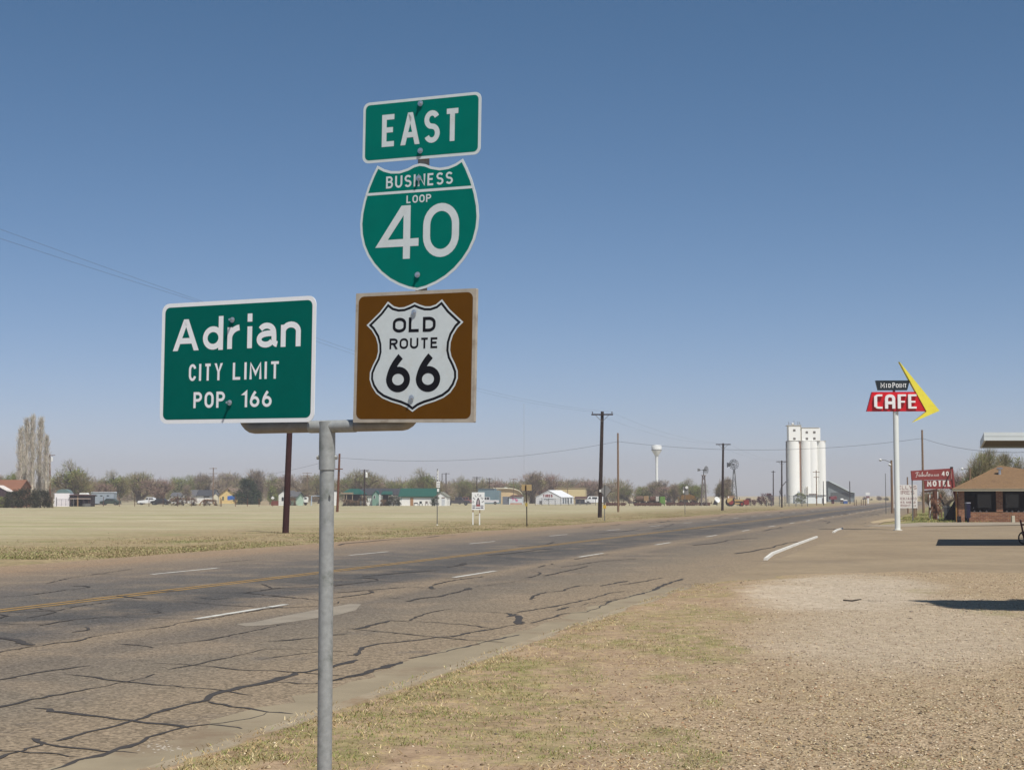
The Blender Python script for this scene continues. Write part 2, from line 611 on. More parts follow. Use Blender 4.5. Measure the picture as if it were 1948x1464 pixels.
def road_mat():
    m, nt, p = newmat('worn_asphalt')
    co = nd(nt, 'ShaderNodeTexCoord').outputs['Object']
    sp = nd(nt, 'ShaderNodeSeparateXYZ', {0: co})
    stv = nd(nt, 'ShaderNodeMapping', {'Vector': co, 'Scale': (0.9, 0.06, 1)})
    wob = noise(nt, stv.outputs[0], 1.0, 5, 0.6)
    x = mth(nt, 'ADD', sp.outputs[0], mrange(nt, wob, 0, 1, -0.9, 0.9))
    pos = mrange(nt, x, -23.5, -4.9)
    r = nt.nodes.new('ShaderNodeValToRGB')
    stops = [(0, (146, 126, 102)), (.10, (140, 120, 98)), (.2, (121, 109, 95)), (.27, (118, 107, 94)), (.33, (103, 96, 89)), (.43, (95, 91, 86)),
             (.5, (96, 91, 85)), (.585, (79, 77, 75)), (.655, (90, 86, 82)), (.705, (130, 116, 98)), (.76, (109, 100, 89)), (.84, (118, 108, 94)), (.92, (131, 117, 98)), (1.0, (136, 121, 100))]
    r.color_ramp.elements[0].position, r.color_ramp.elements[0].color = 0, lin(stops[0][1]) + (1,)
    r.color_ramp.elements[1].position, r.color_ramp.elements[1].color = 1, lin(stops[-1][1]) + (1,)
    for q, c in stops[1:-1]:
        e = r.color_ramp.elements.new(q)
        e.color = lin(c) + (1,)
    nt.links.new(pos, r.inputs[0])
    col = r.outputs[0]
    blot = noise(nt, co, 0.5, 6, 0.65)
    col = mix(nt, mrange(nt, blot, 0.46, 0.7, 0, 0.55, True), col, lin((140, 124, 104)))
    blot2 = noise(nt, co, 0.9, 6, 0.7)
    col = mix(nt, mrange(nt, blot2, 0.56, 0.72, 0, 0.5, True), col, lin((84, 81, 80)))
    # exposed aggregate
    vo = nd(nt, 'ShaderNodeTexVoronoi', {'Vector': co, 'Scale': 38.0}, feature='F1')
    sv = nd(nt, 'ShaderNodeSeparateColor', {0: vo.outputs['Color']})
    f = mrange(nt, sv.outputs[0], 0, 1, 0.62, 1.4)
    fine = mrange(nt, noise(nt, co, 14.0, 5, 0.75), 0.3, 0.7, 0.82, 1.18)
    f = mth(nt, 'MULTIPLY', f, fine)
    cc = nd(nt, 'ShaderNodeCombineColor', {0: f, 1: f, 2: f}).outputs[0]
    col = mix(nt, 1.0, col, cc, 'MULTIPLY')
    nt.links.new(col, p.inputs['Base Color'])
    p.inputs['Roughness'].default_value = 0.9
    p.inputs['Specular IOR Level'].default_value = 0.15
    b = nd(nt, 'ShaderNodeBump', {'Strength': 0.4, 'Distance': 0.01, 'Height': vo.outputs['Distance']})
    nt.links.new(b.outputs[0], p.inputs['Normal'])
    return m


road_mb = MB()
rg = rnd(4)
N = 260
v = []
for i in range(N + 1):
    t = -60 + 2660 * (i / N) ** 1.6
    v += [(-23.4 + rg.uniform(-0.22, 0.22), t, 0.0), (-4.86, t, 0.0)]
road_mb.add(v, [(2 * i, 2 * i + 1, 2 * i + 3, 2 * i + 2) for i in range(N)])
road = road_mb.build('road', road_mat())
road.rotation_euler.z = -TH
tag(road, kind='structure')


def road_child(name, mb, m):
    o = mb.build(name, m, road)
    return tag(o, kind='structure')


white_mark = mat('road_paint_white', (196, 194, 186), 0.8, 0.2, 3.0, stain=(122, 112, 100), sscale=2.5, samt=0.85)
yel_mark = mat('road_paint_yellow', (156, 124, 70), 0.85, 0.2, 3.0, stain=(112, 101, 86), sscale=1.3, samt=0.9)
mk = MB()


def strip(mb, x, t0, t1, w, z):
    n = max(1, int((t1 - t0) / 2))
    rr = rnd(int(t0 * 10) + 7)
    vv = []
    for i in range(n + 1):
        t = t0 + (t1 - t0) * i / n
        j = rr.uniform(-.012, .012)
        vv += [(x - w / 2 + j, t, z), (x + w / 2 + j, t, z)]
    mb.add(vv, [(2 * i, 2 * i + 1, 2 * i + 3, 2 * i + 2) for i in range(n)])


def road_t(px, py):
    return road_xy(ground(px, py))


t_a = road_t(363, 1176.7)[1]
for k in range(-2, 30):
    t0 = t_a + 12.2 * k
    strip(mk, -10.56 if k < 2 else -10.62, t0, t0 + 3.2, 0.12, 0.005)
t_b = road_t(280, 1092)[1]
for k in range(-2, 30):
    t0 = t_b + 12.2 * k
    strip(mk, -17.6, t0, t0 + 3.4, 0.11, 0.005)
road_child('lane_marking', mk, white_mark)
mk = MB()
strip(mk, -14.10, -50, 900, 0.10, 0.005)
strip(mk, -14.36, -50, 900, 0.10, 0.005)
road_child('centre_line', mk, yel_mark)

# sealed cracks, traced on the road surface
ZA = lambda x, y: (x / 2.783, 960 + y / 2.783)
ZB = lambda x, y: (600 + x / 2.783, 960 + y / 2.783)
cracksA = [
    (1.35, "270,1403 420,1350 580,1315 720,1260 850,1210 1000,1175 1180,1155 1330,1130 1410,1100"),
    (1.0, "-60,1350 0,1335 110,1300 200,1275 245,1258"),
    (1.3, "300,1250 380,1225 480,1200 620,1165 720,1135 830,1095 960,1060 1080,1035 1160,990 1280,965 1420,935 1530,905 1580,890 1690,870 1830,835 1895,820"),
    (1.1, "170,1235 205,1250 240,1268 380,1285 560,1305 730,1315"), (.9, "-30,1297 0,1300 150,1310 300,1322 420,1333"),
    (1.0, "180,1075 400,1105 690,1140 880,1165 1000,1180"), (.8, "1110,1163 1200,1172 1280,1185"),
    (.9, "340,897 480,908 690,940 920,960 1180,983 1340,1008"), (.9, "980,1043 1090,1043 1300,1075 1420,1095 1550,1107"),
    (.9, "-20,1075 0,1070 170,1030 330,1000 520,965 660,937 760,915 820,895"), (.9, "890,872 1000,852 1150,820 1280,790 1400,765 1560,762 1690,768"),
    (.7, "-20,928 0,925 190,890 330,868 475,850"), (.6, "820,835 960,845 1130,858 1270,872 1440,878 1600,888 1740,900 1830,905"),
    (.6, "1405,812 1530,795 1690,775 1840,776"), (.6, "1450,938 1600,945 1790,945"), (1.2, "1690,945 1790,925 1850,905 1948,885"),
    (.8, "820,740 950,732 1100,715 1250,685 1390,657 1480,635 1600,625"), (.9, "620,735 740,742 810,757"), (.7, "1420,722 1550,715 1690,700 1830,680"),
    (.9, "-20,783 0,780 130,757 300,732 400,722 500,695 620,675 760,660 880,645 960,622 1100,605 1240,580 1390,553 1500,540"),
    (1.7, "-20,703 0,705 80,715 140,738 180,742"), (.8, "0,570 160,565 300,560 420,535 600,510 800,505 1000,515 1250,535 1500,545 1690,535 1790,522 1800,510"),
    (.6, "140,600 300,568 190,545"), (.7, "200,640 400,605 640,590 850,600 1010,605"), (1.0, "640,580 760,580 845,572 835,562 770,562"),
    (.5, "0,625 150,635 280,625"), (1.2, "0,580 40,588 0,602"), (1.0, "380,675 460,665 480,657 450,648"),
    (1.2, "620,482 700,490 780,497"), (1.1, "740,470 920,455"), (.6, "920,455 1100,465 1290,465 1480,440 1700,430 1948,410"), (.8, "1290,465 1480,485 1690,503 1800,490 1890,480"),
    (.8, "1390,420 1440,440 1480,440"), (.7, "1600,400 1690,388"), (.6, "0,488 150,478 350,450 470,440"), (1.4, "470,438 450,430 370,428"),
    (.6, "110,355 250,360"), (.7, "250,415 380,385 560,360 700,340"), (.5, "510,365 630,370"), (.5, "1170,305 1350,290"), (.6, "1500,290 1610,295"),
    (.5, "1040,490 1140,500 1220,490"), (.5, "30,802 100,796"), (.5, "980,330 1200,322 1400,312"), (.5, "400,505 520,480 650,470"),
]
cracksB = [
    (1.3, "0,945 110,925 240,900 320,870 420,845 460,830"), (1.25, "495,812 560,800 650,785 740,765 830,742 900,725 990,705 1080,687"),
    (1.2, "160,795 215,795 235,770 250,755 340,735 450,725 560,712 640,700 720,698 820,675 950,655 1020,640 1080,630"), (1.7, "1080,632 1085,612 1070,592 1040,580 1010,572"),
    (1.5, "1070,575 1050,585 1012,592"), (1.0, "1040,572 1120,560 1250,540 1370,515 1470,495 1560,465 1640,457"),
    (1.1, "1140,625 1200,610 1270,590 1320,575 1420,570 1500,545 1560,510 1650,490 1780,455 1830,430 1900,405 1948,390"),
    (.8, "1410,530 1450,518 1550,510 1600,495"), (.7, "1270,560 1340,540"), (1.1, "1140,500 1160,480 1220,462 1310,455 1340,440 1400,428 1470,425"),
    (.8, "1510,430 1600,412 1650,402"), (.6, "1610,425 1740,405 1840,385"), (1.0, "160,655 220,658 300,635 400,612 500,618"), (.6, "500,618 600,620 800,635 950,655"),
    (.9, "500,612 540,590 600,570 680,555 740,548"), (.5, "740,560 900,565 1020,575"), (.5, "220,660 400,675 640,700 760,712 900,722 1000,728"),
    (1.0, "480,512 540,497 650,485 760,460 820,440"), (1.5, "820,440 800,450"), (.5, "840,435 1000,415 1150,390"), (.8, "1100,385 1135,384 1195,366 1180,356 1100,352"),
    (.8, "110,490 250,475 310,462 280,455"), (.7, "110,465 300,450 480,435 600,440"), (2.0, "615,445 620,430"), (1.0, "620,425 700,405 800,390 900,378"),
    (1.0, "100,430 250,410 330,400 325,392 230,385"), (1.0, "250,380 400,365 560,352 660,345"), (1.4, "700,330 780,318 790,308"), (.8, "680,388 800,385"),
    (.9, "1220,375 1310,355 1440,325"), (.9, "1370,288 1430,278 1550,262"), (.4, "110,495 300,490 500,497"), (.4, "170,567 280,570 410,575"), (.6, "100,690 170,683"),
    (.5, "900,275 980,270"), (.6, "1740,270 1810,268"), (.7, "1180,330 1215,320"), (1.0, "1245,312 1265,318"), (.5, "1300,330 1500,300 1700,285"), (.6, "1460,238 1490,236"),
    (.5, "560,410 580,415"), (.5, "350,405 560,415"), (.5, "150,300 300,295 420,290"), (.4, "400,205 560,200"), (.5, "1100,255 1300,240"), (.5, "1560,235 1800,205"), (.4, "1350,370 1510,365"),
]
tar = MB()
cr = rnd(11)
for lst, fn in ((cracksA, ZA), (cracksB, ZB)):
    for ci, (wf, s) in enumerate(lst):
        P = [ground(*fn(*map(float, q.split(',')))) for q in s.split()]
        pts = []
        for a, b in zip(P[:-1], P[1:]):
            n = max(2, min(26, int((b - a).length / 0.13)))
            for i in range(n):
                pts.append(a.lerp(b, i / n))
        pts.append(P[-1])
        out = []
        for i, q in enumerate(pts):
            x, y = road_xy(q)
            jit = 0.035 if 0 < i < len(pts) - 1 else 0
            out.append(Vector((x + cr.uniform(-jit, jit) * .7, y + cr.uniform(-jit, jit))))
        vv = []
        wmul = 1.0
        for i, q in enumerate(out):
            d = (out[min(i + 1, len(out) - 1)] - out[max(i - 1, 0)]).normalized()
            nrm = Vector((-d.y, d.x))
            wmul = min(1.75, max(0.35, wmul + cr.uniform(-.36, .36) + .08 * (1 - wmul)))
            w = wf * wmul * (0.0145 + 0.00052 * min(q.y, 45))
            if i in (0, len(out) - 1):
                w *= 0.35
            z = 0.004 + 0.00012 * (ci % 40)
            wl_, wr_ = w * cr.uniform(.45, 1.45), w * cr.uniform(.45, 1.45)
            vv += [(q.x + nrm.x * wl_, q.y + nrm.y * wl_, z), (q.x - nrm.x * wr_, q.y - nrm.y * wr_, z)]
        tar.add(vv, [(2 * i + 1, 2 * i + 3, 2 * i + 2, 2 * i) for i in range(len(out) - 1)])
# further seams beyond the reach of the tracing
for k in range(60):
    t = cr.uniform(40, 230)
    x = cr.uniform(-22, -6)
    pts = [Vector((x, t))]
    for i in range(cr.randint(3, 8)):
        pts.append(pts[-1] + Vector((cr.uniform(-.5, .5), cr.uniform(1.2, 3.0))))
    vv = []
    for q in pts:
        w = cr.uniform(.02, .07)
        vv += [(q.x - w, q.y, .0095 + k * 1e-5), (q.x + w, q.y, .0095 + k * 1e-5)]
    tar.add(vv, [(2 * i, 2 * i + 1, 2 * i + 3, 2 * i + 2) for i in range(len(pts) - 1)])
road_child('crack_sealant', tar, mat('crack_tar', (68, 64, 61), 0.85, 0.22, 6.0))

pm = MB()
P = [ground(*ZA(x, y)) for x, y in ((1250, 630), (1300, 643), (1420, 636), (1600, 611), (1800, 580), (1885, 556), (1912, 525), (1850, 524), (1700, 551), (1500, 588), (1350, 619))]
pm.add([road_xy(q) + (0.003,) for q in P], [tuple(range(len(P)))[::-1]])
if (P[1] - P[0]).cross(P[2] - P[0]).z > 0:
    pm.f = [f[::-1] for f in pm.f]
road_child('concrete_patch', pm, mat('patch_concrete', (140, 131, 117), 0.9, 0.2, 1.5, stain=(122, 112, 98), sscale=1.2, samt=.6))

# gutter pan and kerb on the near side
t_end = 30.5
km = MB()
N = 130
v = []
for i in range(N + 1):
    t = -20 + (t_end + 20) * i / N
    v += [(-5.58 + rg.uniform(-.13, .13), t, .0025), (-4.95, t, .0035)]
km.add(v, [(2 * i, 2 * i + 1, 2 * i + 3, 2 * i + 2) for i in range(N)])
road_child('gutter_pan', km, mat('gutter_concrete', (142, 130, 108), 0.95, 0.16, 1.2, stain=(122, 104, 84), sscale=.8, samt=.8, bump=.3))
kb = MB()
v, f = [], []
N = 90
for i in range(N + 1):
    t = -20 + (t_end + 20) * i / N
    dz = rg.uniform(-.004, .004) - (0.07 * max(0, (i - 80) / 10))
    v += [(-4.95, t, -.03), (-4.93, t, .058 + dz), (-4.78, t, .062 + dz), (-4.74, t, -.03)]
for i in range(N):
    a, b = 4 * i, 4 * i + 4
    f += [(a, a + 1, b + 1, b), (a + 1, a + 2, b + 2, b + 1), (a + 2, a + 3, b + 3, b + 2)]
kb.add(v, f)
kb.f = [q[::-1] for q in kb.f]
kerb = kb.build('kerb', mat('kerb_concrete', (152, 139, 117), 0.95, 0.18, 2.5, stain=(134, 112, 86), sscale=1.4, samt=.9, bump=.3))
kerb.rotation_euler.z = -TH
tag(kerb, kind='structure')
# white crumbs lying in the gutter
cb = MB()
for k in range(60):
    q = ground(*ZA(cr.gauss(860, 75), cr.gauss(1290, 16)))
    x, y = road_xy(q)
    s = cr.uniform(.004, .017)
    a = cr.uniform(0, 6.28)
    cb.add([(x + s * math.cos(a + b) * cr.uniform(.6, 1.3), y + s * math.sin(a + b), .004) for b in (0, 1.6, 3.1, 4.7)] + [(x, y, .004 + s * .3)],
           [(0, 1, 4), (1, 2, 4), (2, 3, 4), (3, 0, 4)])
road_child('spalled_concrete', cb, mat('pale_crumbs', (170, 160, 146)))

# white painted kerb beyond the driveway
for poly, lab in (([(1452, 1065), (1466, 1054), (1510, 1037), (1551, 1022)], 'long white painted concrete kerb beside the parking area'),
                  ([(1583, 1013), (1590, 1008.5), (1600, 1005.5)], 'short white painted kerb near the white sign pole')):
    P = [road_xy(ground(*q)) for q in poly]
    mbk = MB()
    v, f = [], []
    for i, q in enumerate(P):
        d = (Vector(P[min(i + 1, len(P) - 1)]) - Vector(P[max(i - 1, 0)])).normalized()
        nx, ny = d.y, -d.x
        v += [(q[0], q[1], -.02), (q[0] + nx * .02, q[1] + ny * .02, .065), (q[0] + nx * .10, q[1] + ny * .10, .068), (q[0] + nx * .115, q[1] + ny * .115, -.02)]
    for i in range(len(P) - 1):
        a, b = 4 * i, 4 * i + 4
        f += [(b, b + 1, a + 1, a), (b + 1, b + 2, a + 2, a + 1), (b + 2, b + 3, a + 3, a + 2)]
    f += [(0, 1, 2, 3), (4 * len(P) - 1, 4 * len(P) - 2, 4 * len(P) - 3, 4 * len(P) - 4)]
    mbk.add(v, f)
    o = mbk.build('painted_kerb', mat('white_kerb_paint', (214, 212, 204), .8, .12, 4.0, stain=(150, 138, 120), sscale=3.0))
    o.rotation_euler.z = -TH
    tag(o, lab, 'kerb')

# near verge: uneven dirt, gravel and pale caliche
LOTX = [-30, 0.5, 3.4, 4.5, 6.26, 8.95, 12.06, 30, 60]
LOTY = [22.0, 27.6, 30.2, 33.2, 35.7, 37.0, 36.7, 36.5, 36.5]


TUFTS = []
for q in ((941, 1283, 150, 26, 1), (959, 1323, 75, 18, 1), (833, 1333, 60, 14, .8), (1185, 1237, 48, 10, 1), (1257, 1211, 70, 24, .9), (1265, 1246, 50, 14, 1), (1117, 1300, 14, 8, 1), (751, 1337, 40, 18, .9),
          (754, 1386, 36, 18, .8), (815, 1386, 36, 14, .7), (1070, 1348, 36, 8, 1), (934, 1362, 20, 10, 1), (995, 1455, 46, 11, 1), (650, 1436, 80, 34, .9), (1327, 1172, 52, 13, 1), (1298, 1214, 70, 30, 1),
          (1313, 1247, 52, 18, 1), (1402, 1247, 26, 9, .9), (1345, 1264, 66, 10, .8), (1270, 1301, 46, 12, .9), (560, 1436, 60, 22, .8), (700, 1290, 40, 10, .6), (1400, 1180, 30, 14, .7), (1330, 1350, 40, 10, .5),
          (1150, 1400, 46, 9, .5), (880, 1440, 40, 9, .5), (1020, 1190, 60, 10, .5), (1160, 1150, 50, 8, .5), (1600, 1446, 40, 9, .4), (1340, 1130, 50, 6, .5), (1900, 1175, 60, 8, .6), (1760, 1133, 40, 5, .5)):
    c_ = ground(q[0], q[1])
    TUFTS.append((c_.x, c_.y, q[2] * K(c_.y), q[3] * c_.y ** 2 / (FPX * EYE), q[4]))


def verge_fields(X, Y):
    n1 = vn1(X, Y, .5, 4)
    n2 = vn2(X, Y, 1.4, 4)
    n3 = vn3(X, Y, .35, 3)
    grav = sstep(-2.2, 3.0, X - .21 * (Y - 10) - 0.2 + 2.6 * (n1 - .5))
    px = 974 + X / Y * FPX
    py = 945 + EYE / Y * FPX
    e = ((px - 1600) / 165) ** 2 + ((py - 1136) / 36) ** 2
    pale = sstep(2.0, .2, e + 1.3 * (n2 - .5)) * .95
    e2 = ((px - 1700) / 300) ** 2 + ((py - 1220) / 90) ** 2
    pale = np.maximum(pale, .6 * sstep(1.3, .2, e2 + .9 * (n1 - .5)))
    n4 = vn1(X * .8, Y * .45, 2.2, 3)
    gr = .75 * sstep(.47, .60, n3 * .35 + n2 * .3 + n4 * .35 + .04 * (1 - grav) - .16 * grav - .3 * pale)
    for gx0, gy0, grx, gry, gs in TUFTS:
        e3 = ((X - gx0) / grx) ** 2 + ((Y - gy0) / gry) ** 2
        gr = np.maximum(gr, gs * sstep(1.5, .3, e3 + 2.2 * (n4 - .5) + 1.2 * (n2 - .5)))
    return grav, pale, gr


def verge_height(X, Y):
    d = np.interp(X, LOTX, LOTY) - Y + 2.2 * (vn3(X, Y, .5, 4) - .5)
    k = np.clip(d / 3.0, -1.2, 1)
    h = .062 * k * np.where(k > 0, 1, .8) + .006
    return h + (.05 * (vn1(X, Y, .6, 5) - .5) + .03 * (vn2(X, Y, 3.0, 3) - .5)) * np.clip(k + .15, 0, 1)


def grid_axis(a, b, s0, s1, m):
    out = [a]
    while out[-1] < b:
        u = min(1, abs(out[-1] - a) / m)
        out.append(out[-1] + s0 + (s1 - s0) * u)
    return np.array(out)


gx, gy = grid_axis(-4.92, 34, .075, .3, 20), grid_axis(2.0, 50, .09, .14, 30)
XX, YY = np.meshgrid(gx, gy)
WX = XX * math.cos(TH) + YY * math.sin(TH)
WY = -XX * math.sin(TH) + YY * math.cos(TH)
HH = verge_height(WX, WY)
kb_ = sstep(-4.50, -4.92, XX) * (WY < 28)
HH = HH * (1 - kb_) + kb_ * (.058 + .085 * (vn2(XX, YY, .9, 4) - .53) - .05 * sstep(-4.80, -4.92, XX) * (vn1(XX, YY, .7, 3) > .42))
HH[:, 0] = np.where(WY[:, 0] < 28, -.02, HH[:, 0])
grav, pale, gr = verge_fields(WX, np.maximum(WY, 1.0))
nx_, ny_ = len(gx), len(gy)
idx = np.arange(nx_ * ny_).reshape(ny_, nx_)
F = np.stack([idx[:-1, :-1], idx[:-1, 1:], idx[1:, 1:], idx[1:, :-1]], -1).reshape(-1, 4)
V = np.stack([XX, YY, HH], -1).reshape(-1, 3)
masks = np.stack([grav, pale, gr], -1).reshape(-1, 3)


def verge_mat():
    m, nt, p = newmat('dirt_and_gravel')
    co = nd(nt, 'ShaderNodeTexCoord').outputs['Object']
    a = nd(nt, 'ShaderNodeAttribute', attribute_name='Col').outputs[0]
    s = nd(nt, 'ShaderNodeSeparateColor', {0: a})
    mid = noise(nt, co, 1.6, 6, 0.7)
    fine = noise(nt, co, 9.0, 6, 0.75)
    dirt = mix(nt, mrange(nt, mid, .35, .65), lin((142, 119, 98)), lin((168, 146, 120)))
    straw = mrange(nt, noise(nt, co, 5.0, 6, 0.75), .5, .64, 0, .85, True)
    dirt = mix(nt, straw, dirt, lin((176, 154, 116)))
    vo = nd(nt, 'ShaderNodeTexVoronoi', {'Vector': co, 'Scale': 44.0}, feature='F1')
    sv = nd(nt, 'ShaderNodeSeparateColor', {0: vo.outputs['Color']})
    g1 = mix(nt, mrange(nt, sv.outputs[0], 0, 1), lin((136, 114, 92)), lin((202, 181, 152)))
    gravel = mix(nt, mrange(nt, mid, .3, .7, .0, .5), g1, lin((158, 142, 110)))
    col = mix(nt, s.outputs[0], dirt, gravel)
    col = mix(nt, mth(nt, 'MULTIPLY', s.outputs[1], mrange(nt, fine, .3, .7, .6, 1.0)), col, lin((194, 180, 160)))
    gg = mix(nt, mrange(nt, fine, .35, .65), lin((122, 120, 74)), lin((152, 144, 98)))
    col = mix(nt, mth(nt, 'MULTIPLY', s.outputs[2], mrange(nt, noise(nt, co, 3.5, 5, .7), .40, .58, .03, .68, True)), col, gg)
    f = mrange(nt, fine, .25, .75, .66, 1.28)
    cc = nd(nt, 'ShaderNodeCombineColor', {0: f, 1: f, 2: f}).outputs[0]
    col = mix(nt, 1.0, col, cc, 'MULTIPLY')
    nt.links.new(col, p.inputs['Base Color'])
    p.inputs['Roughness'].default_value = 1.0
    p.inputs['Specular IOR Level'].default_value = .05
    h = mth(nt, 'ADD', mth(nt, 'MULTIPLY', vo.outputs['Distance'], mth(nt, 'MULTIPLY', s.outputs[0], 1.2)), fine)
    b = nd(nt, 'ShaderNodeBump', {'Strength': .7, 'Distance': .03, 'Height': h})
    nt.links.new(b.outputs[0], p.inputs['Normal'])
    return m


verge = npmesh('verge', V, F, verge_mat(), masks)
verge.rotation_euler.z = -TH
tag(verge, kind='structure')

# parking area of the cafe
def lot_mat():
    m, nt, p = newmat('lot_asphalt')
    co = nd(nt, 'ShaderNodeTexCoord').outputs['Object']
    mid = noise(nt, co, .3, 6, .65)
    fine = noise(nt, co, 4.0, 7, .75)
    col = mix(nt, mrange(nt, mid, .35, .68), lin((134, 119, 98)), lin((152, 136, 112)))
    col = mix(nt, mrange(nt, noise(nt, co, .13, 5), .5, .7, 0, .5, True), col, lin((126, 114, 98)))
    f = mrange(nt, fine, .25, .75, .8, 1.16)
    cc = nd(nt, 'ShaderNodeCombineColor', {0: f, 1: f, 2: f}).outputs[0]
    col = mix(nt, 1.0, col, cc, 'MULTIPLY')
    nt.links.new(col, p.inputs['Base Color'])
    p.inputs['Roughness'].default_value = .95
    p.inputs['Specular IOR Level'].default_value = .1
    return m


def edge_line(pts, jit, seed, n=12):
    r_ = rnd(seed)
    out = []
    for a, b in zip(pts[:-1], pts[1:]):
        for i in range(n):
            q = a.lerp(b, i / n)
            out.append(q + Vector((r_.uniform(-jit, jit), r_.uniform(-jit, jit), 0)))
    return out


def sheet(name, pts, z, m):
    """fan-free polygon laid flat"""
    import bmesh
    bm = bmesh.new()
    bm.faces.new([bm.verts.new((q.x, q.y, z)) for q in pts])
    bmesh.ops.recalc_face_normals(bm, faces=bm.faces)
    if bm.faces[:][0].normal.z < 0:
        bmesh.ops.reverse_faces(bm, faces=bm.faces)
    me = bpy.data.meshes.new(name)
    bm.to_mesh(me)
    me.materials.append(m)
    o = bpy.data.objects.new(name, me)
    C.objects.link(o)
    return tag(o, kind='structure')


near = [ground(*q) for q in ((1305, 1121), (1345, 1110), (1420, 1099), (1520, 1093), (1700, 1088), (1948, 1088))]
near = [q - Vector((0, 3.2, 0)) for q in near]
near_l = edge_line(near, .05, 5) + [near[-1], Vector((60, 33.3, 0))]
left_l = [from_road(-4.86, y) for y in (120, 95, 80, 60, 45, 34, 31, 29)]
topl = [Vector((60, 99, 0)), ground(1960, 999), ground(1760, 1001), ground(1665, 1000)]
sheet('parking_lot', near_l + topl + left_l, .006, lot_mat())
sheet('path', [ground(1700, 1002), ground(1760, 1000.5), ground(1960, 998), Vector((60, 101, 0)), Vector((60, 108, 0)), ground(1960, 993), ground(1755, 993.5), ground(1690, 997), ground(1640, 1000)],
      .012, mat('path_concrete', (150, 138, 120), .9, .12, .8, stain=(128, 114, 96), sscale=.5))
sheet('dirt_path', [ground(1755, 983), ground(1690, 986), ground(1655, 992), ground(1660, 995), ground(1720, 989), ground(1760, 986)], .004, mat('worn_dirt', (168, 150, 118), .95, .15, .8))

# ---------------------------------------------------------------- stones, straw and grass close to the camera
rs = np.random.RandomState(7)


def scatter(n, y0, y1, x0, slope, power=1.0):
    u = rs.rand(n)
    Y = 1 / (1 / y0 + u * (1 / y1 - 1 / y0)) if power == 2 else y0 * (y1 / y0) ** u
    X = x0 + rs.rand(n) * (slope * Y + 3.0 - x0)
    rx, ry = np_road(X, Y)
    ok = (rx > -4.7) & (Y < np.interp(X, LOTX, LOTY) - .2)
    return X[ok], Y[ok]


def pick(cols, n):
    c = np.array([lin(q) for q in cols])
    return c[rs.randint(0, len(c), n)] * (0.8 + .4 * rs.rand(n, 1))


# stones
X, Y = scatter(210000, 7, 38, -6, .36, 2)
grav, pale, gr = verge_fields(X, Y)
keep = rs.rand(len(X)) < np.clip(.10 + .9 * grav, 0, 1) * (1 - .8 * gr) * (.55 + .45 * sstep(.3, .6, vn2(X, Y, 2.0, 3)))
X, Y, pale = X[keep], Y[keep], pale[keep]
n = len(X)
Z = verge_height(X, Y)
size = (.0038 + .0085 * rs.rand(n) ** 2.5) * (1 + .012 * (Y - 10))
size[rs.rand(n) < .01] *= 1.9
octa = np.array([(1, 0, 0), (-1, 0, 0), (0, 1, 0), (0, -1, 0), (0, 0, .65), (0, 0, -.5)])
fo = np.array([(0, 2, 4), (2, 1, 4), (1, 3, 4), (3, 0, 4), (2, 0, 5), (1, 2, 5), (3, 1, 5), (0, 3, 5)])
ang = rs.rand(n) * 6.28
sh = octa[None] * (.7 + .6 * rs.rand(n, 6, 1)) * size[:, None, None] * np.stack([1 + .5 * rs.rand(n), .75 + .3 * rs.rand(n), .8 + .3 * rs.rand(n)], -1)[:, None]
ca, sa = np.cos(ang)[:, None], np.sin(ang)[:, None]
V = np.stack([sh[..., 0] * ca - sh[..., 1] * sa + X[:, None], sh[..., 0] * sa + sh[..., 1] * ca + Y[:, None], sh[..., 2] + Z[:, None] + size[:, None] * .2], -1)
cols = pick([(152, 136, 108), (178, 160, 128), (200, 186, 156), (126, 108, 84), (162, 138, 110), (188, 170, 134), (110, 100, 88), (218, 202, 176), (176, 150, 118), (104, 88, 70), (164, 128, 100)], n)
cols = cols * (1 - .6 * pale[:, None]) + np.array(lin((200, 184, 166))) * .6 * pale[:, None]
stones = npmesh('gravel', V.reshape(-1, 3), (fo[None] + 6 * np.arange(n)[:, None, None]).reshape(-1, 3), colmat('stone_chips'), np.repeat(cols, 6, 0))
tag(stones, 'loose tan gravel chips spread over the roadside verge', 'gravel', kind='stuff')


def blades(name, X, Y, Z, hgt, wid, lean, cols, label, cat):
    n = len(X)
    a = rs.rand(n) * 6.28
    b = rs.rand(n) * 6.28
    dx, dy = np.cos(b) * lean * hgt, np.sin(b) * lean * hgt
    wx, wy = np.cos(a) * wid, np.sin(a) * wid
    V = np.empty((n, 5, 3))
    V[:, 0] = np.stack([X - wx, Y - wy, Z], -1)
    V[:, 1] = np.stack([X + wx, Y + wy, Z], -1)
    zz = hgt * np.sqrt(np.maximum(0.02, 1 - np.minimum(lean, .99) ** 2))
    V[:, 2] = np.stack([X + wx * .7 + dx * .45, Y + wy * .7 + dy * .45, Z + zz * .62], -1)
    V[:, 3] = np.stack([X - wx * .7 + dx * .45, Y - wy * .7 + dy * .45, Z + zz * .62], -1)
    V[:, 4] = np.stack([X + dx, Y + dy, Z + zz], -1)
    F = (np.array([(0, 1, 2), (0, 2, 3), (3, 2, 4)])[None] + 5 * np.arange(n)[:, None, None]).reshape(-1, 3)
    o = npmesh(name, V.reshape(-1, 3), F, colmat('grass_blades'), np.repeat(cols, 5, 0))
    return tag(o, label, cat, kind='stuff')


GREEN = [(120, 134, 70), (138, 146, 80), (106, 122, 64), (152, 156, 92), (124, 128, 74)]
STRAW = [(176, 154, 112), (196, 176, 132), (158, 134, 96), (186, 162, 118), (150, 128, 92), (205, 188, 148)]
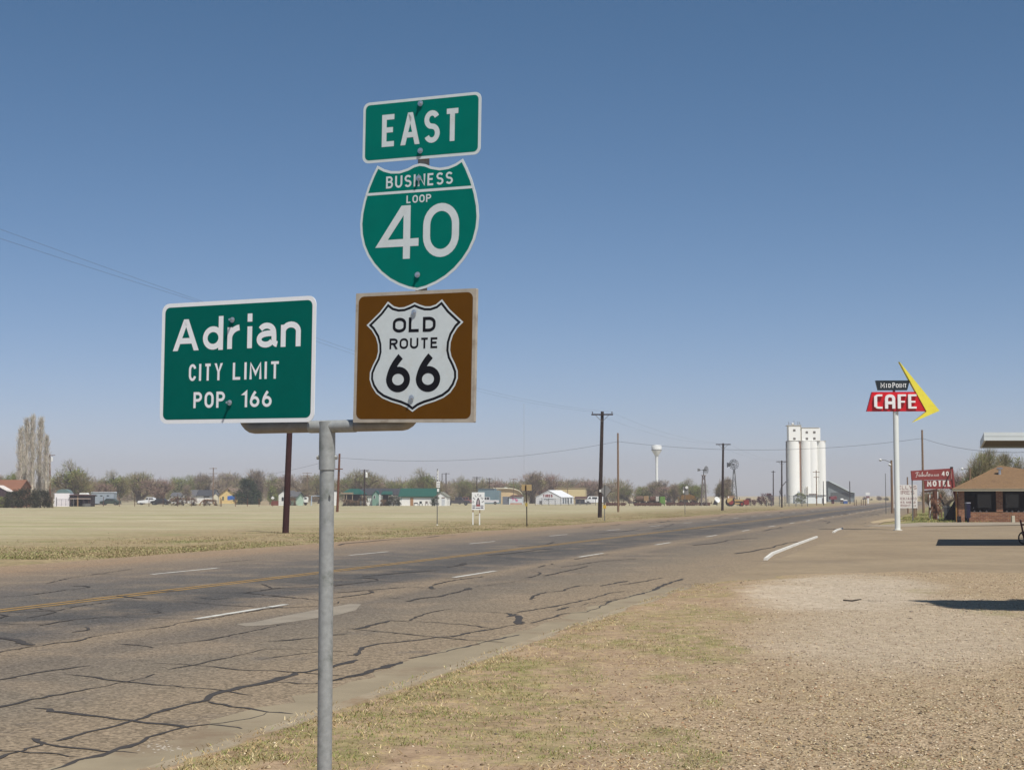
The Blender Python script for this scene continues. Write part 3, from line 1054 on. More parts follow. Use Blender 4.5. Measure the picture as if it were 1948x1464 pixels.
# turf: clustered tufts
X, Y = scatter(620000, 7, 36, -6, .36, 2)
grav, pale, gr = verge_fields(X, Y)
keep = rs.rand(len(X)) < gr * (.25 + .75 * sstep(.42, .62, vn2(X, Y, 3.0, 3))) * (1 - .4 * grav)
X, Y = X[keep], Y[keep]
n = len(X)
cols = pick(GREEN + [(120, 122, 70), (150, 140, 86)] + STRAW[:1], n)
blades('grass', X, Y, verge_height(X, Y) - .004, .012 + .026 * rs.rand(n) ** 1.3, .0016 + .002 * rs.rand(n), .45 + .5 * rs.rand(n), cols, 'short green grass in patches on the dirt verge', 'grass')
# straw litter lying almost flat
X, Y = scatter(130000, 7, 38, -6, .36, 2)
grav, pale, gr = verge_fields(X, Y)
keep = rs.rand(len(X)) < (.12 + .9 * sstep(.45, .62, vn3(X, Y, 1.5, 4))) * (1 - .85 * grav) * (1 - pale)
X, Y = X[keep], Y[keep]
n = len(X)
blades('dry_grass', X, Y, verge_height(X, Y), .02 + .05 * rs.rand(n), .0022 + .002 * rs.rand(n), .80 + .19 * rs.rand(n), pick(STRAW, n), 'dead straw coloured grass littering the verge', 'dry grass')
# fringe hanging over the kerb
t = 5 + 25.5 * rs.rand(16000)
x = -4.86 + .5 * rs.rand(16000) ** 1.2
keep = rs.rand(16000) < .04 + .5 * sstep(.42, .6, vn1(x * 2, t, 1.2, 3))
t, x = t[keep], x[keep]
X, Y = x * math.cos(TH) + t * math.sin(TH), -x * math.sin(TH) + t * math.cos(TH)
n = len(X)
blades('kerb_grass', X, Y, np.full(n, .09), .015 + .03 * rs.rand(n), .002 + .0025 * rs.rand(n), .6 + .38 * rs.rand(n), pick(STRAW * 3 + GREEN[:2] + [(140, 122, 92)], n), 'straw and green grass fringe along the near kerb', 'grass')
# coarse tufts on the far side of the road and beside the parking area
n0 = 150000
t = 40 + 200 * rs.rand(n0) ** 1.6
x = -23.0 - np.abs(rs.randn(n0)) * 5.0
keep = rs.rand(n0) < sstep(.42, .6, vn2(x, t * .5, .5, 4)) * .9 + .08
t, x = t[keep], x[keep]
X, Y = x * math.cos(TH) + t * math.sin(TH), -x * math.sin(TH) + t * math.cos(TH)
n = len(X)
mixg = rs.rand(n) < np.clip(1.4 * vn1(X, Y, .2, 3) - .35, 0, 1)
cols = np.where(mixg[:, None], pick([(132, 134, 84), (146, 144, 96), (118, 120, 74)], n), pick([(160, 142, 108), (176, 160, 122), (146, 128, 98), (132, 114, 88)], n))
blades('roadside_grass', X, Y, np.full(n, -.03), .02 + .055 * rs.rand(n) ** 1.6, .007 + .010 * rs.rand(n), .6 + .38 * rs.rand(n), cols, 'rough dry grass tufts along the far edge of the road', 'grass')
n0 = 60000
px = 1640 + 320 * rs.rand(n0)
Yg = 112 + 50 * rs.rand(n0)
X = (px - 974) * Yg / FPX
rx, ry = np_road(X, Yg)
keep = (rx > -4.2) & (rs.rand(n0) < sstep(.38, .6, vn2(X, Yg, .3, 4)))
X, Y = X[keep], Yg[keep]
n = len(X)
blades('lawn_grass', X, Y, np.full(n, -.03), .06 + .14 * rs.rand(n), .010 + .014 * rs.rand(n), .3 + .5 * rs.rand(n), pick([(106, 122, 62), (112, 120, 62), (150, 140, 88), (176, 160, 112)], n), 'green and dry grass around the motel sign', 'grass')
# a bit of rusty pipe on the pale gravel
sp_ = ground(1604, 1148, .05)
o = MB().tube([sp_ + Vector((0, 0, .06)), sp_ + Vector((.14, -.01, .05)), sp_ + Vector((.23, .0, .065)), sp_ + Vector((.30, .05, .07))], [.012, .013, .012, .008], 6).build('stick', mat('dark_twig', (52, 46, 40)))
tag(o, 'short dark stick lying on the pale gravel', 'stick')
# ---------------------------------------------------------------- the road sign in front
galv = mat('galvanised_steel', (160, 163, 162), 0.5, .2, 34.0, metal=0.25, spec=.4, stain=(108, 114, 106), sscale=9.0, samt=.85)
galv_old = mat('weathered_galvanised', (144, 140, 134), 0.55, .2, 9.0, metal=.25, stain=(104, 94, 82), sscale=12)
bolt_m = mat('bright_zinc', (205, 208, 212), .28, .06, 20.0, metal=.85)
alu = mat('sheet_aluminium', (170, 172, 172), .45, .08, 6.0, metal=.6)
s_white2 = mat('fresh_sign_white', (238, 241, 244), .5, .03, 30.0)
s_white = mat('sign_white', (206, 215, 218), .55, .05, 30.0, stain=(190, 186, 176), sscale=9.0, samt=.3)
s_green = mat('sign_green', (0, 112, 101), .55, .07, 8.0, spec=.06)
s_dgreen = mat('sign_dark_green', (0, 97, 88), .55, .07, 8.0, spec=.06)
s_brown = mat('sign_brown', (98, 64, 20), .6, .08, 10.0, spec=.08)
s_black = mat('sign_black', (22, 22, 28), .5, .05, 10.0)
ply = mat('weathered_plywood', (176, 168, 156), .8, .15, 14.0, stain=(120, 104, 84), sscale=10.0)

PY = 7.86                                     # distance of the pole
pole_x = (622.5 - 974) * PY / FPX
sign = thing('road_sign', 'tall galvanised post in front carrying green EAST, Loop 40, Adrian and brown Route 66 signs', 'road sign', (pole_x, PY, 0))


def sign_frame(c, yaw, roll):
    """empty-free transform from a sign's own plane to the assembly's coordinates"""
    return Matrix.Translation(Vector(c) - Vector((pole_x, PY, 0))) @ Matrix.Rotation(-yaw, 4, 'Z') @ Matrix.Rotation(-roll, 4, 'Y')


def panel(name, label, T, mb, m):
    o = mb.build(name, m, sign)
    o.matrix_basis = T
    if label:
        o['label'] = label
    return o


def bolts(par, pts, long_=.0):
    for x, z in pts:
        b = MB().cyl((x, -.0075, z), (x, -.0095, z), .0145, .0138, n=18)
        b.cyl((x, -.0095, z), (x, -.0125, z), .0098, .0088, n=6)
        b.cyl((x, -.0125, z), (x, -.0205 - long_, z), .0062, n=6)
        b.build('bolt', bolt_m, par)


# pole, sleeve and T bar
zt = 2.19
d_ = MB().cyl((0, 0, -.3), (0, 0, 1.98), .0362, n=28)
d_.build('pole', galv, sign, smooth=True)
sl = MB().cyl((0, 0, 1.885), (0, 0, 2.125), .0405, n=28)
sl.cyl((-.0385, 0, 1.947), (-.052, 0, 1.947), .011, n=6)
sl.cyl((.0385, 0, 1.947), (.052, 0, 1.947), .011, n=6)
sl.cyl((.02, -.036, 1.76), (.024, -.045, 1.76), .006, n=8)
sl.build('sleeve', galv, sign, smooth=True)
YAW = R(25.5)
ux = Vector((math.cos(YAW), -math.sin(YAW), 0))
TZ = ray(622, 811, PY).z


def bar_pts():
    a, b = -.434, .430
    pts = []
    for i in range(7):
        q = math.pi / 2 * i / 6
        pts.append(ux * (a - .075 * math.cos(q) + .075 * 0) + Vector((0, 0, TZ + .10 - .10 * math.sin(q))))
    for i in range(7):
        q = math.pi / 2 * i / 6
        pts.append(ux * (b + .075 * math.sin(q)) + Vector((0, 0, TZ + .10 - .10 * math.cos(q))))
    return pts


MB().tube(bar_pts(), .0285, 18).build('crossbar', galv_old, sign, smooth=True)
cen = MB().cyl(ux * -.10 + Vector((0, 0, TZ)), ux * .165 + Vector((0, 0, TZ)), .0315, n=20)
cen.build('tee_fitting', galv, sign, smooth=True)

E_ROLL = R(-.9)
eT = sign_frame((-.4448, 7.60, 3.5465), R(24.6), E_ROLL)
eW, eH = .651, .305
o = panel('sign_panel', 'green EAST direction panel with white border', eT, MB().prism(rrect(eW, eH, .034), -.001, .002), s_white)
MB().flat(rrect(eW - .028, eH - .028, .024), -.0015).build('green_field', s_green, o)
text(MB(), 'EAST', -.217, .217, -.0775, .083, .0262, -.002, gap=.050).build('lettering', s_white, o)
bolts(o, [(-.002, .121), (.002, -.113)])

# interstate business shield, in the plane of the EAST panel
hw = .327
half = [(0, 0), (.10, -.006), (.2, -.02), (.34, -.03), (.48, -.027), (.60, -.015), (.72, .006), (.80, -.042), (.88, -.10), (.945, -.165), (.985, -.225), (1.0, -.28), (.985, -.335), (.94, -.39), (.865, -.44), (.76, -.487), (.63, -.53), (.48, -.566), (.32, -.593), (.15, -.613), (0, -.623)]
sh_ = [(x * hw, z) for x, z in half] + [(-x * hw, z) for x, z in half[-2:0:-1]]
dz = -.1525 - .021
sT = eT @ Matrix.Translation((-.004, 0, dz))
o = panel('shield_panel', 'green Business Loop 40 shield with white edge', sT, MB().prism(sh_, -.001, .002), s_white)
MB().flat(inset(sh_, .0125), -.0015).build('green_field', s_green, o)
lines(o, s_white, [('BUSINESS', -.184, .184, -.113, -.053, .0098, -.002), ('LOOP', -.068, .068, -.193, -.155, .0070, -.002), ('40', -.222, .222, -.466, -.203, .0385, -.002, {'gap': .055})])
MB().add([(-.296, -.0019, -.142), (.296, -.0019, -.142), (.299, -.0019, -.129), (-.299, -.0019, -.129)], [(0, 1, 2, 3)]).build('white_band', s_white, o)
bolts(o, [(0, -.074), (.003, -.548)])

# old route sign
rT = sign_frame((-.474, 7.58, 2.4255), R(26.1), R(-1.1))
rW, rH = .668, .636
o = panel('sign_panel', 'brown Old Route 66 panel on a weathered white board', rT, MB().prism(rrect(rW, rH, .004, 2), -.001, .020), ply)
MB().flat(rrect(rW - .034, rH - .034, .03), -.0015).build('brown_field', s_brown, o)
hs = [(0, 0), (.03, -.012), (.06, -.021), (.09, -.022), (.12, -.014), (.155, .010), (.200, -.040), (.240, -.073), (.277, -.103), (.245, -.130), (.220, -.165), (.208, -.200), (.206, -.235), (.214, -.265), (.235, -.300), (.251, -.335), (.252, -.370), (.238, -.405), (.212, -.438), (.175, -.462), (.125, -.480), (.07, -.494), (.035, -.507), (0, -.529)]
us = [(x, z) for x, z in hs] + [(-x, z) for x, z in hs[-2:0:-1]]
us = [(x * .97, z + .262) for x, z in us]
MB().flat(us, -.002).build('shield_face', s_white, o)
ot = inset(us, .0085)
MB().flat(ot, -.0025).build('black_outline', s_black, o)
MB().flat(inset(us, .0205), -.003).build('shield_field', s_white, o)
lines(o, s_black, [('OLD', -.119, .119, .118, .190, .0150, -.0036), ('ROUTE', -.135, .135, .038, .090, .0102, -.0036), ('66', -.150, .150, -.172, .013, .034, -.0036, {'gap': .066})])
bolts(o, [(0, .213), (-.004, -.2)])

# city limit sign
aT = sign_frame((-1.41, 8.03, 2.4415), R(27.2), R(-.62))
aW, aH = .972, .630
o = panel('sign_panel', 'dark green Adrian city limit panel with white border', aT, MB().prism(rrect(aW, aH, .045), -.001, .003), s_white2)
MB().flat(rrect(aW - .042, aH - .042, .030), -.0015).build('green_field', s_dgreen, o)
lines(o, s_white2, [('Adrian', -.408, .398, .064, .228, .0298, -.002, {'gap': .057}), ('CITY', -.300, -.082, -.095, -.007, .0142, -.002), ('LIMIT', -.018, .275, -.095, -.007, .0142, -.002),
                   ('POP', -.266, -.064, -.236, -.153, .0150, -.002), ('166', .042, .228, -.236, -.153, .0150, -.002)])
bolts(o, [(-.024, .212), (-.030, -.212)], .012)


def upright(T, x, z0, z1, y=.034, r=.0285):
    p = MB().cyl((x, y, z0), (x + .0, y, z1), r, n=16)
    q = p.build('upright', galv_old, sign, smooth=True)
    q.matrix_basis = T
    return q


upright(eT, 0.0, -1.42, .14)
upright(aT, -.028, -.30, .30)

# ---------------------------------------------------------------- utility poles and wires
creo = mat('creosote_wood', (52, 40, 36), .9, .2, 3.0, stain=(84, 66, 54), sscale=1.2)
creo2 = mat('dark_red_creosote', (58, 34, 34), .9, .18, 3.0, stain=(80, 56, 50), sscale=1.2)
greyw = mat('bleached_wood', (128, 104, 82), .9, .18, 3.0, stain=(96, 78, 62), sscale=1.2)
redw = mat('red_brown_wood', (104, 66, 46), .9, .18, 3.0, stain=(72, 50, 40), sscale=1.2)
insu = mat('brown_glass_insulator', (60, 44, 40), .3, .05)
steelg = mat('grey_steel', (112, 112, 110), .6, .12, 4.0, metal=.3)
whitep = mat('white_paint', (225, 226, 222), .6, .06, 2.0, stain=(196, 190, 178), sscale=1.0, samt=.4)


def pole(label, px, base_py, top_py, wpx, arms=(), lean=0.0, m=creo, brace=False, ins=False, can=False, Y=None, group='utility poles'):
    Y = Y or 5250 / (base_py - 945)
    t = thing('utility_pole', label, 'utility pole', at(px, Y, -.03), R(-4), group)
    h = EYE + (945 - top_py) * K(Y) + .03
    r = wpx * K(Y) / 2
    sx = math.tan(R(lean))
    P = lambda z, x=0, y=0: (x + sx * z, y, z)
    MB().cyl(P(-.4), P(h), r * 1.12, r * .82, 12).build('pole', m, t, smooth=True)
    for zf, hwid in arms:
        z = h - zf
        a = MB().box(-hwid + sx * z, hwid + sx * z, -r - .11, -r - .005, z - .06, z + .06).build('crossarm', m, t)
        if ins:
            for x in (-hwid + .1, -hwid * .45, hwid * .45, hwid - .1) if ins == 4 else (-hwid + .1, hwid - .1):
                MB().lathe([(.02, z + .06), (.02, z + .15), (.055, z + .15), (.055, z + .2), (.03, z + .25)], 8, (x + sx * z, -r - .05)).build('insulator', insu, a)
        if brace:
            for s in (-1, 1):
                MB().tube([P(z - .05, s * hwid * .62, -r - .13), P(z - .62, s * .02, -r - .03)], .022, 5).build('brace', steelg, t)
    if can:
        z = h - 1.6
        MB().lathe([(.18, z), (.24, z + .03), (.24, z + .85), (.15, z + .95), (.05, z + 1.05)], 12, (r + .27 + sx * z, -.1)).build('transformer', whitep, t, smooth=True)
    t['h'] = h
    return t


G_UP = 'utility poles'
P1 = pole('dark red wooden utility pole standing behind the city limit sign', 546, 1012, 612, 11.2, [(.25, .95)], 1.75, creo2, True, 2)
P2 = pole('tall dark utility pole with one crossarm on diagonal braces, beside the diamond sign', 1140, 983, 783, 7.4, [(.28, .95)], 1.6, creo, True, 2)
P3 = pole('dark utility pole with one crossarm standing between the two windmills', 1372, 970, 843.5, 4.6, [(.15, .98)], 1.2, creo, True)
P4 = pole('dark utility pole with one crossarm just left of the white grain silos', 1484.5, 964.3, 876, 3.0, [(.2, .95)], .6, creo, True)
pole('thin utility pole with two short crossarms in front of the grain silos', 1550.5, 960.3, 894.5, 2.0, [(.4, .75), (1.5, .6)], 0, greyw)
pole('thin utility pole with one tiny crossarm left of the pole by the silos', 1468.5, 960, 895, 2.2, [(.3, .45)], .5, creo)
pole('thin bare pole at the right end of the white building by the silos', 1563.6, 960, 915, 1.7, [], 0, creo)
pole('thin bare pole in front of the grey grain shed', 1613.6, 957.4, 915, 1.9, [], 0, creo)
SA = pole('red brown pole with low crossarm right of the sign post, standing in the field', 643.5, 972, 863, 4.6, [(1.85, .5)], 1.8, redw, Y=190)
SB = pole('bleached brown bare pole standing in the field right of the diamond sign', 1175, 972.6, 824, 4.0, [], .0, greyw, Y=188)
SC = pole('grey brown bare wooden pole rising behind the motel sign', 1752.5, 974, 818, 4.2, [], 0.0, greyw, Y=176)
pole('dark utility pole with a white transformer in front of the green gabled house', 694.5, 961.5, 893, 2.6, [(.2, .9)], 0, creo, can=True, Y=316)
pole('utility pole with two crossarms among the trees above the yellow house', 408, 958, 889.5, 2.0, [(.2, 1.0), (1.5, 1.0)], 0, greyw, Y=400)
pole('utility pole with bent crossarm beside the tall poplars', 100, 958, 864, 3.4, [(.25, 1.3)], -1.6, redw, brace=True, can=True, Y=345)
for lab, px, ty, arms, w in (
        ('distant bare pole left of the pair of poles behind the white barn', 841.5, 901, [], 1.6),
        ('distant pole with crossarm behind the gable end of the white barn', 849, 899.5, [(.2, 1.0)], 2.2),
        ('distant pole with wide crossarm above the welcome sign', 907.5, 906.5, [(.2, 1.2), (.5, .9)], 1.8),
        ('distant pole with two crossarms right of the welcome sign', 931, 909, [(.2, .9), (1.3, .9)], 1.8),
        ('distant short pole with small crossarm in front of the tan arched roof', 942.5, 916, [(.2, .7)], 1.4),
        ('distant pole with small crossarm left of the tan square signs', 977, 910, [(.2, .7)], 1.2),
        ('distant bare pole behind the tire shop roof', 1053.5, 914, [], 1.4),
        ('distant pole with crossarm seen just left of the sign post', 586, 898.5, [(.2, 1.3), (.9, .8)], 1.4),
        ('distant bare pole rising beside the beige block building', 1079, 916, [], 1.2),
        ('distant pole with small crossarm right of the bleached brown pole', 1170.5, 917, [(.2, .7)], 1.2),
        ('distant thin pole in the trees between truck and dark roofed house', 316, 914, [], 1.6)):
    pole(lab, px, 958, ty, w, arms, 0, greyw if w < 1.5 else creo, Y=420, group='distant utility poles')


def wire(label, pts, r, sag, cat='overhead wire'):
    out = []
    for (a, b), s in zip(zip(pts[:-1], pts[1:]), sag):
        for i in range(15):
            f = i / 15
            q = a.lerp(b, f)
            q.z -= s * 4 * f * (1 - f)
            out.append(q)
    out.append(pts[-1])
    o = MB().tube(out, r, 4).build('overhead_wire', mat('wire_grey', (96, 98, 104), .5, .05), None)
    return tag(o, label, cat, 'overhead wires')


def arm_end(t, zf, x):
    h = t['h']
    return t.matrix_basis @ Vector((x, -.1, h - zf))


P0a, P0b = Vector((-29.2, 15, 13.8)), Vector((-27.4, 15, 12.1))
for x, lab, p0, r in ((-.85, 'thin overhead wire on the field side of the roadside poles', P0a, .005), (.85, 'thin overhead wire on the road side of the roadside poles', P0b, .005)):
    pts = [p0] + [t.location + Vector((x, -.1, t['h'] - (.0 if t is not P1 else (.15 if x < 0 else .6)))) for t in (P1, P2, P3, P4)]
    wire(lab, pts, r, [.35, .7, .7, .7])
tp = lambda t, py, Y: ray(0, py, Y).z
pA, pB, pC = SA.location + Vector((.2, -.12, tp(0, 870, 190))), SB.location + Vector((0, -.13, tp(0, 839, 188))), SC.location + Vector((0, -.14, tp(0, 833, 176)))
wire('sagging service wire crossing the field from pole to pole towards the cafe', [at(408, 396) + Vector((0, 0, ray(0, 908, 396).z)), pA, pB, pC, at(1990, 120) + Vector((0, 0, ray(0, 858, 120).z))], .017, [1.0, 1.15, 1.15, .6])
for t in (P1, P2, P3, P4, SA, SB, SC):
    del t['h']
for o_ in C.objects:
    if 'h' in o_.keys():
        del o_['h']

# ---------------------------------------------------------------- signs across the road
y_sign = mat('weathered_tan_back', (170, 148, 108), .7, .12, 4)
L = Loc(880, 925, 19.517, 560, 101.5)
t = thing('welcome_sign', 'white WELCOME board with arched lettering on two white posts in the grass', 'sign', L.loc, -R(4))
MB().box(L.x(350), L.x(822), -.03, .02, L.z(858), L.z(215)).build('board', mat('board_white', (232, 234, 232), .6, .04), t)
bd = t.children[0]
ink = mat('sign_ink', (66, 60, 70), .7, .1)
lt = MB()
cx, cz, rx, rz = 585, 640, 178, 350
for i, ch in enumerate('WELCOME'):
    a = R(168 - 156 * i / 6)
    x, z = L.x(cx + rx * math.cos(a) * 1.04), L.z(cz - rz * math.sin(a) * .95)
    ta = a - math.pi / 2
    ta = math.atan2(-math.cos(a) * rz * .6, math.sin(a) * rx) if False else ta * .8
    sub = MB()
    hgt = .155
    w_ = {'W': .16, 'M': .14}.get(ch, .095)
    text(sub, ch, -w_ / 2, w_ / 2, -hgt / 2, hgt / 2, .026, 0)
    T = Matrix.Translation((x, -.034, z)) @ Matrix.Rotation(-ta, 4, 'Y')
    lt.add([T @ Vector(v) for v in sub.v], sub.f)
lt.build('lettering', mat('faded_ink', (96, 92, 104), .7, .1), bd)
for x0, x1, y0, y1 in ((490, 665, 780, 812), (372, 465, 755, 765), (372, 465, 775, 812), (680, 780, 755, 765), (680, 780, 775, 812), (372, 490, 685, 697), (372, 490, 715, 735), (672, 785, 690, 700), (672, 785, 715, 735)):
    MB().add([(L.x(x0), -.033, L.z(y1)), (L.x(x1), -.033, L.z(y1)), (L.x(x1), -.033, L.z(y0)), (L.x(x0), -.033, L.z(y0))], [(0, 1, 2, 3)]).build('text_bar', mat('faded_ink', (96, 92, 104), .7, .1), bd)
ap = [(505, 735), (663, 735), (655, 590), (640, 500), (600, 415), (575, 415), (535, 500), (515, 590)]
MB().flat([L.p(*q) for q in ap], -.034).build('arch_emblem', ink, bd)
MB().flat([L.p(*q) for q in ((548, 660), (625, 660), (618, 560), (600, 480), (575, 480), (556, 560))], -.037).build('emblem_centre', mat('emblem_grey', (176, 160, 164), .7), bd)
MB().flat([L.p(*q) for q in ((512, 733), (658, 733), (655, 668), (515, 668))], -.037).build('emblem_base', mat('emblem_red', (150, 88, 88), .7), bd)
for x in (393, 637):
    MB().box(L.x(x - 20), L.x(x + 22), -.05, .05, -.3, L.z(950 if x < 500 else 985)).build('post', whitep, t)
    MB().box(L.x(x - 16 + (6 if x > 500 else 0)), L.x(x + 18 + (6 if x > 500 else 0)), -.03, .03, L.z(952 if x < 500 else 987), L.z(855)).build('post_top', greyw, t)
MB().tube([(L.x(480), -.05, L.z(1062)), (L.x(560), -.05, L.z(1050)), (L.x(625), -.06, L.z(1030))], .02, 5).build('loose_batten', greyw, t)

L = Loc(640, 840, 6.0875, 1172, 99)
t = thing('sign_post', 'thin grey post with small white plate and twisted reflector strip left of the welcome sign', 'sign post', L.loc, 0)
MB().cyl((0, 0, -.3), (0, 0, L.z(315)), .028, n=8).build('post', steelg, t)
tp_ = MB()
for i in range(6):
    a, b = L.z(440 - 18 * i), L.z(440 - 18 * i - 16)
    tp_.box(-.02 + .03 * (i % 2), .06 + .03 * (i % 2), -.06, -.045, a, b)
tp_.build('reflector_strip', whitep, t)
pl = MB().box(L.x(1163), L.x(1204), -.06, -.045, L.z(530), L.z(460)).build('sign_plate', whitep, t)
for z_ in (486, 512):
    MB().add([(L.x(a), -.063, L.z(z0)) for z0 in (z_, z_ - 6) for a in (1168, 1200)], [(0, 1, 3, 2)]).build('text_bar', ink, pl)
MB().box(L.x(1170), L.x(1195), -.06, -.045, L.z(578), L.z(542)).build('marker_plate', whitep, t)
MB().lathe([(.08, -.02), (.07, .02), (.03, .05)], 8).build('footing', mat('pale_footing', (190, 182, 166)), t)

L = Loc(940, 760, 5.856, 364, 96)
t = thing('road_sign', 'dark thin post with a square tan sign seen from behind', 'road sign', L.loc, R(-6))
MB().tube([(0, 0, -.3), (L.x(362), 0, L.z(1200)), (L.x(352), 0, L.z(952))], .032, 8).build('post', creo, t)
MB().box(L.x(305), L.x(417), .04, .055, L.z(1012), L.z(945)).build('sign_plate', y_sign, t)
MB().box(L.x(347), L.x(372), -.06, -.04, L.z(1185), L.z(1148)).build('marker_plate', mat('faded_yellow', (168, 148, 72)), t)
L = Loc(940, 760, 5.856, 1225, 119)
t = thing('road_sign', 'grey diamond sign seen from behind on a thin post with a small yellow marker', 'road sign', L.loc, R(-6))
MB().tube([(0, 0, -.3), (0, 0, L.z(1180)), (L.x(1230), 0, L.z(950))], .03, 8).build('post', steelg, t)
dgr = mat('bare_aluminium_back', (140, 138, 134), .5, .08, 3, metal=.3)
MB().prism([L.p(1172, 1012), L.p(1236, 1085), L.p(1300, 1010), L.p(1236, 945)], .04, .055).build('sign_plate', dgr, t)
MB().box(L.x(1210), L.x(1242), -.05, -.035, L.z(1210), L.z(1172)).build('marker_plate', mat('marker_yellow', (196, 160, 60)), t)
MB().box(L.x(1168), L.x(1184), .035, .039, L.z(1028), L.z(1000)).build('reflector', whitep, t)
L = Loc(1240, 760, 4.638, 284, 158)
t = thing('road_sign', 'thin grey post with grey sign backs and a white disc before the rusty machinery', 'road sign', L.loc, R(-6))
MB().cyl((0, 0, -.3), (0, 0, L.z(765)), .03, n=8).build('post', steelg, t)
MB().box(L.x(268), L.x(316), .04, .055, L.z(838), L.z(766)).build('sign_plate', dgr, t)
MB().cyl((L.x(301), -.05, L.z(774)), (L.x(301), -.03, L.z(774)), .15, n=14).build('white_disc', whitep, t)
MB().box(L.x(267), L.x(279), -.05, -.035, L.z(822), L.z(800)).build('reflector', whitep, t)

# ---------------------------------------------------------------- cafe sign
L = Loc(1640, 680, 11.2625, 709, 83)
t = thing('cafe_sign', 'MidPoint Cafe sign, red and black boards with yellow arrow on a white pole', 'sign', L.loc, R(-3))
pw = mat('pole_white', (226, 230, 224), .55, .05, 2.0, stain=(190, 196, 186), sscale=1.0, samt=.35)
MB().cyl((L.x(712), 0, L.z(3700)) if False else (0, 0, -.1), (L.x(709), 0, L.z(1160)), .142, n=24).build('pole', pw, t, smooth=True)
MB().cyl((0, 0, -.05), (0, 0, .05), .24, n=16).build('pole_footing', mat('footing_white', (206, 202, 192)), t)
MB().cyl((L.x(680), 0, L.z(1158)), (L.x(680), 0, L.z(690)), .07, n=12).build('stub_post', steelg, t)
red = mat('cafe_red', (200, 18, 32), .45, .07, 1.5)
rb = MB().prism([L.p(90, 1157), L.p(1345, 1157), L.p(1132, 745), L.p(205, 745)], -.16, .16).build('red_board', red, t)
cw = mat('channel_letter_white', (236, 236, 234), .5, .04)
GC = dict(G)
G['C'] = (.5, [[(1, 1), (.45, 1)] + bez((.45, 1), (0, 1), (0, .85), 5)[1:] + [(0, .15)] + bez((0, .15), (0, 0), (.45, 0), 5)[1:] + [(1, 0)]])
G['A'] = (.5, [[(0, 0), (0, .7)] + bez((0, .7), (0, 1), (.5, 1), 6)[1:] + bez((.5, 1), (1, 1), (1, .7), 6)[1:] + [(1, 0)], [(0, .38), (1, .38)]])
for ch, x0, x1 in (('C', 236, 412), ('A', 468, 682), ('F', 737, 912), ('E', 956, 1132)):
    xa, xb, za, zb = L.x(x0), L.x(x1), L.z(1104), L.z(800)
    lm = MB()
    wt = .155
    if ch == 'A':
        text(lm, ch, xa, xb, za, zb, wt, -.30, depth=.139, step=.004)
    else:
        # thick stem, thinner arms
        H_ = zb - za
        th = .10
        if ch == 'C':
            pts = [(xb, zb - th / 2), (xa + .25, zb - th / 2)] + bez((xa + .25, zb - th / 2), (xa + wt / 2, zb - th / 2), (xa + wt / 2, zb - .2), 6)[1:] + \
                  bez((xa + wt / 2, za + .2), (xa + wt / 2, za + th / 2), (xa + .25, za + th / 2), 6) + [(xb, za + th / 2)]
            ribbon(lm, pts, th * 1.05, -.30, .139)
            ribbon(lm, [(xa + wt / 2 + .005, za + .09), (xa + wt / 2 + .005, zb - .09)], wt, -.304, .143)
        else:
            ribbon(lm, [(xa + wt / 2, za), (xa + wt / 2, zb)], wt, -.304, .143)
            ribbon(lm, [(xa + wt - .003, zb - th / 2), (xb, zb - th / 2)], th, -.30, .139)
            ribbon(lm, [(xa + wt - .003, za + H_ * .48), (xb - .06, za + H_ * .48)], th * .9, -.30, .139)
            if ch == 'E':
                ribbon(lm, [(xa + wt - .003, za + th / 2), (xb, za + th / 2)], th, -.30, .139)
    lm.build('channel_letter', cw, rb)
G.update(GC)
bb = MB().prism([L.p(337, 705), L.p(955, 705), L.p(1010, 497), L.p(290, 497)], -.12, .12).build('black_board', mat('cafe_black', (34, 44, 50), .45, .08, 1.5), t)
lm = MB()
st = .036


def serif(lm, ch, x0, x1, y0, y1):
    xa, xb, za, zb = L.x(x0), L.x(x1), L.z(y1), L.z(y0)
    text(lm, ch, xa, xb, za, zb, st, -.124)
    for fx in {'M': (0, 1), 'I': (.5,), 'P': (0,), 'N': (0,), 'T': (.5,), 'D': (0,), 'O': ()}[ch]:
        x = xa + (xb - xa) * fx + (st / 2 if fx == 0 else -st / 2 if fx == 1 else 0)
        for z in ((za + .012,) if ch == 'T' else (za + .012, zb - .012)):
            ribbon(lm, [(x - .03, z), (x + .03, z)], .018, -.1255)


for ch, x0, x1, y0, y1 in (('M', 392, 475, 550, 655), ('I', 505, 525, 566, 652), ('D', 556, 612, 566, 652), ('P', 642, 700, 545, 655), ('O', 714, 774, 568, 652), ('I', 790, 808, 566, 652), ('N', 820, 882, 566, 650), ('T', 888, 942, 566, 650)):
    serif(lm, ch, x0, x1, y0, y1)
lm.build('lettering', cw, bb)
ya = MB().prism([L.p(*q) for q in ((793, 98), (1622, 1150), (1060, 1392), (1347, 1165))], -.20, .20).build('yellow_arrow', mat('arrow_yellow', (238, 224, 74), .5, .05, 1.5, stain=(200, 184, 60), sscale=3, samt=.4), t)

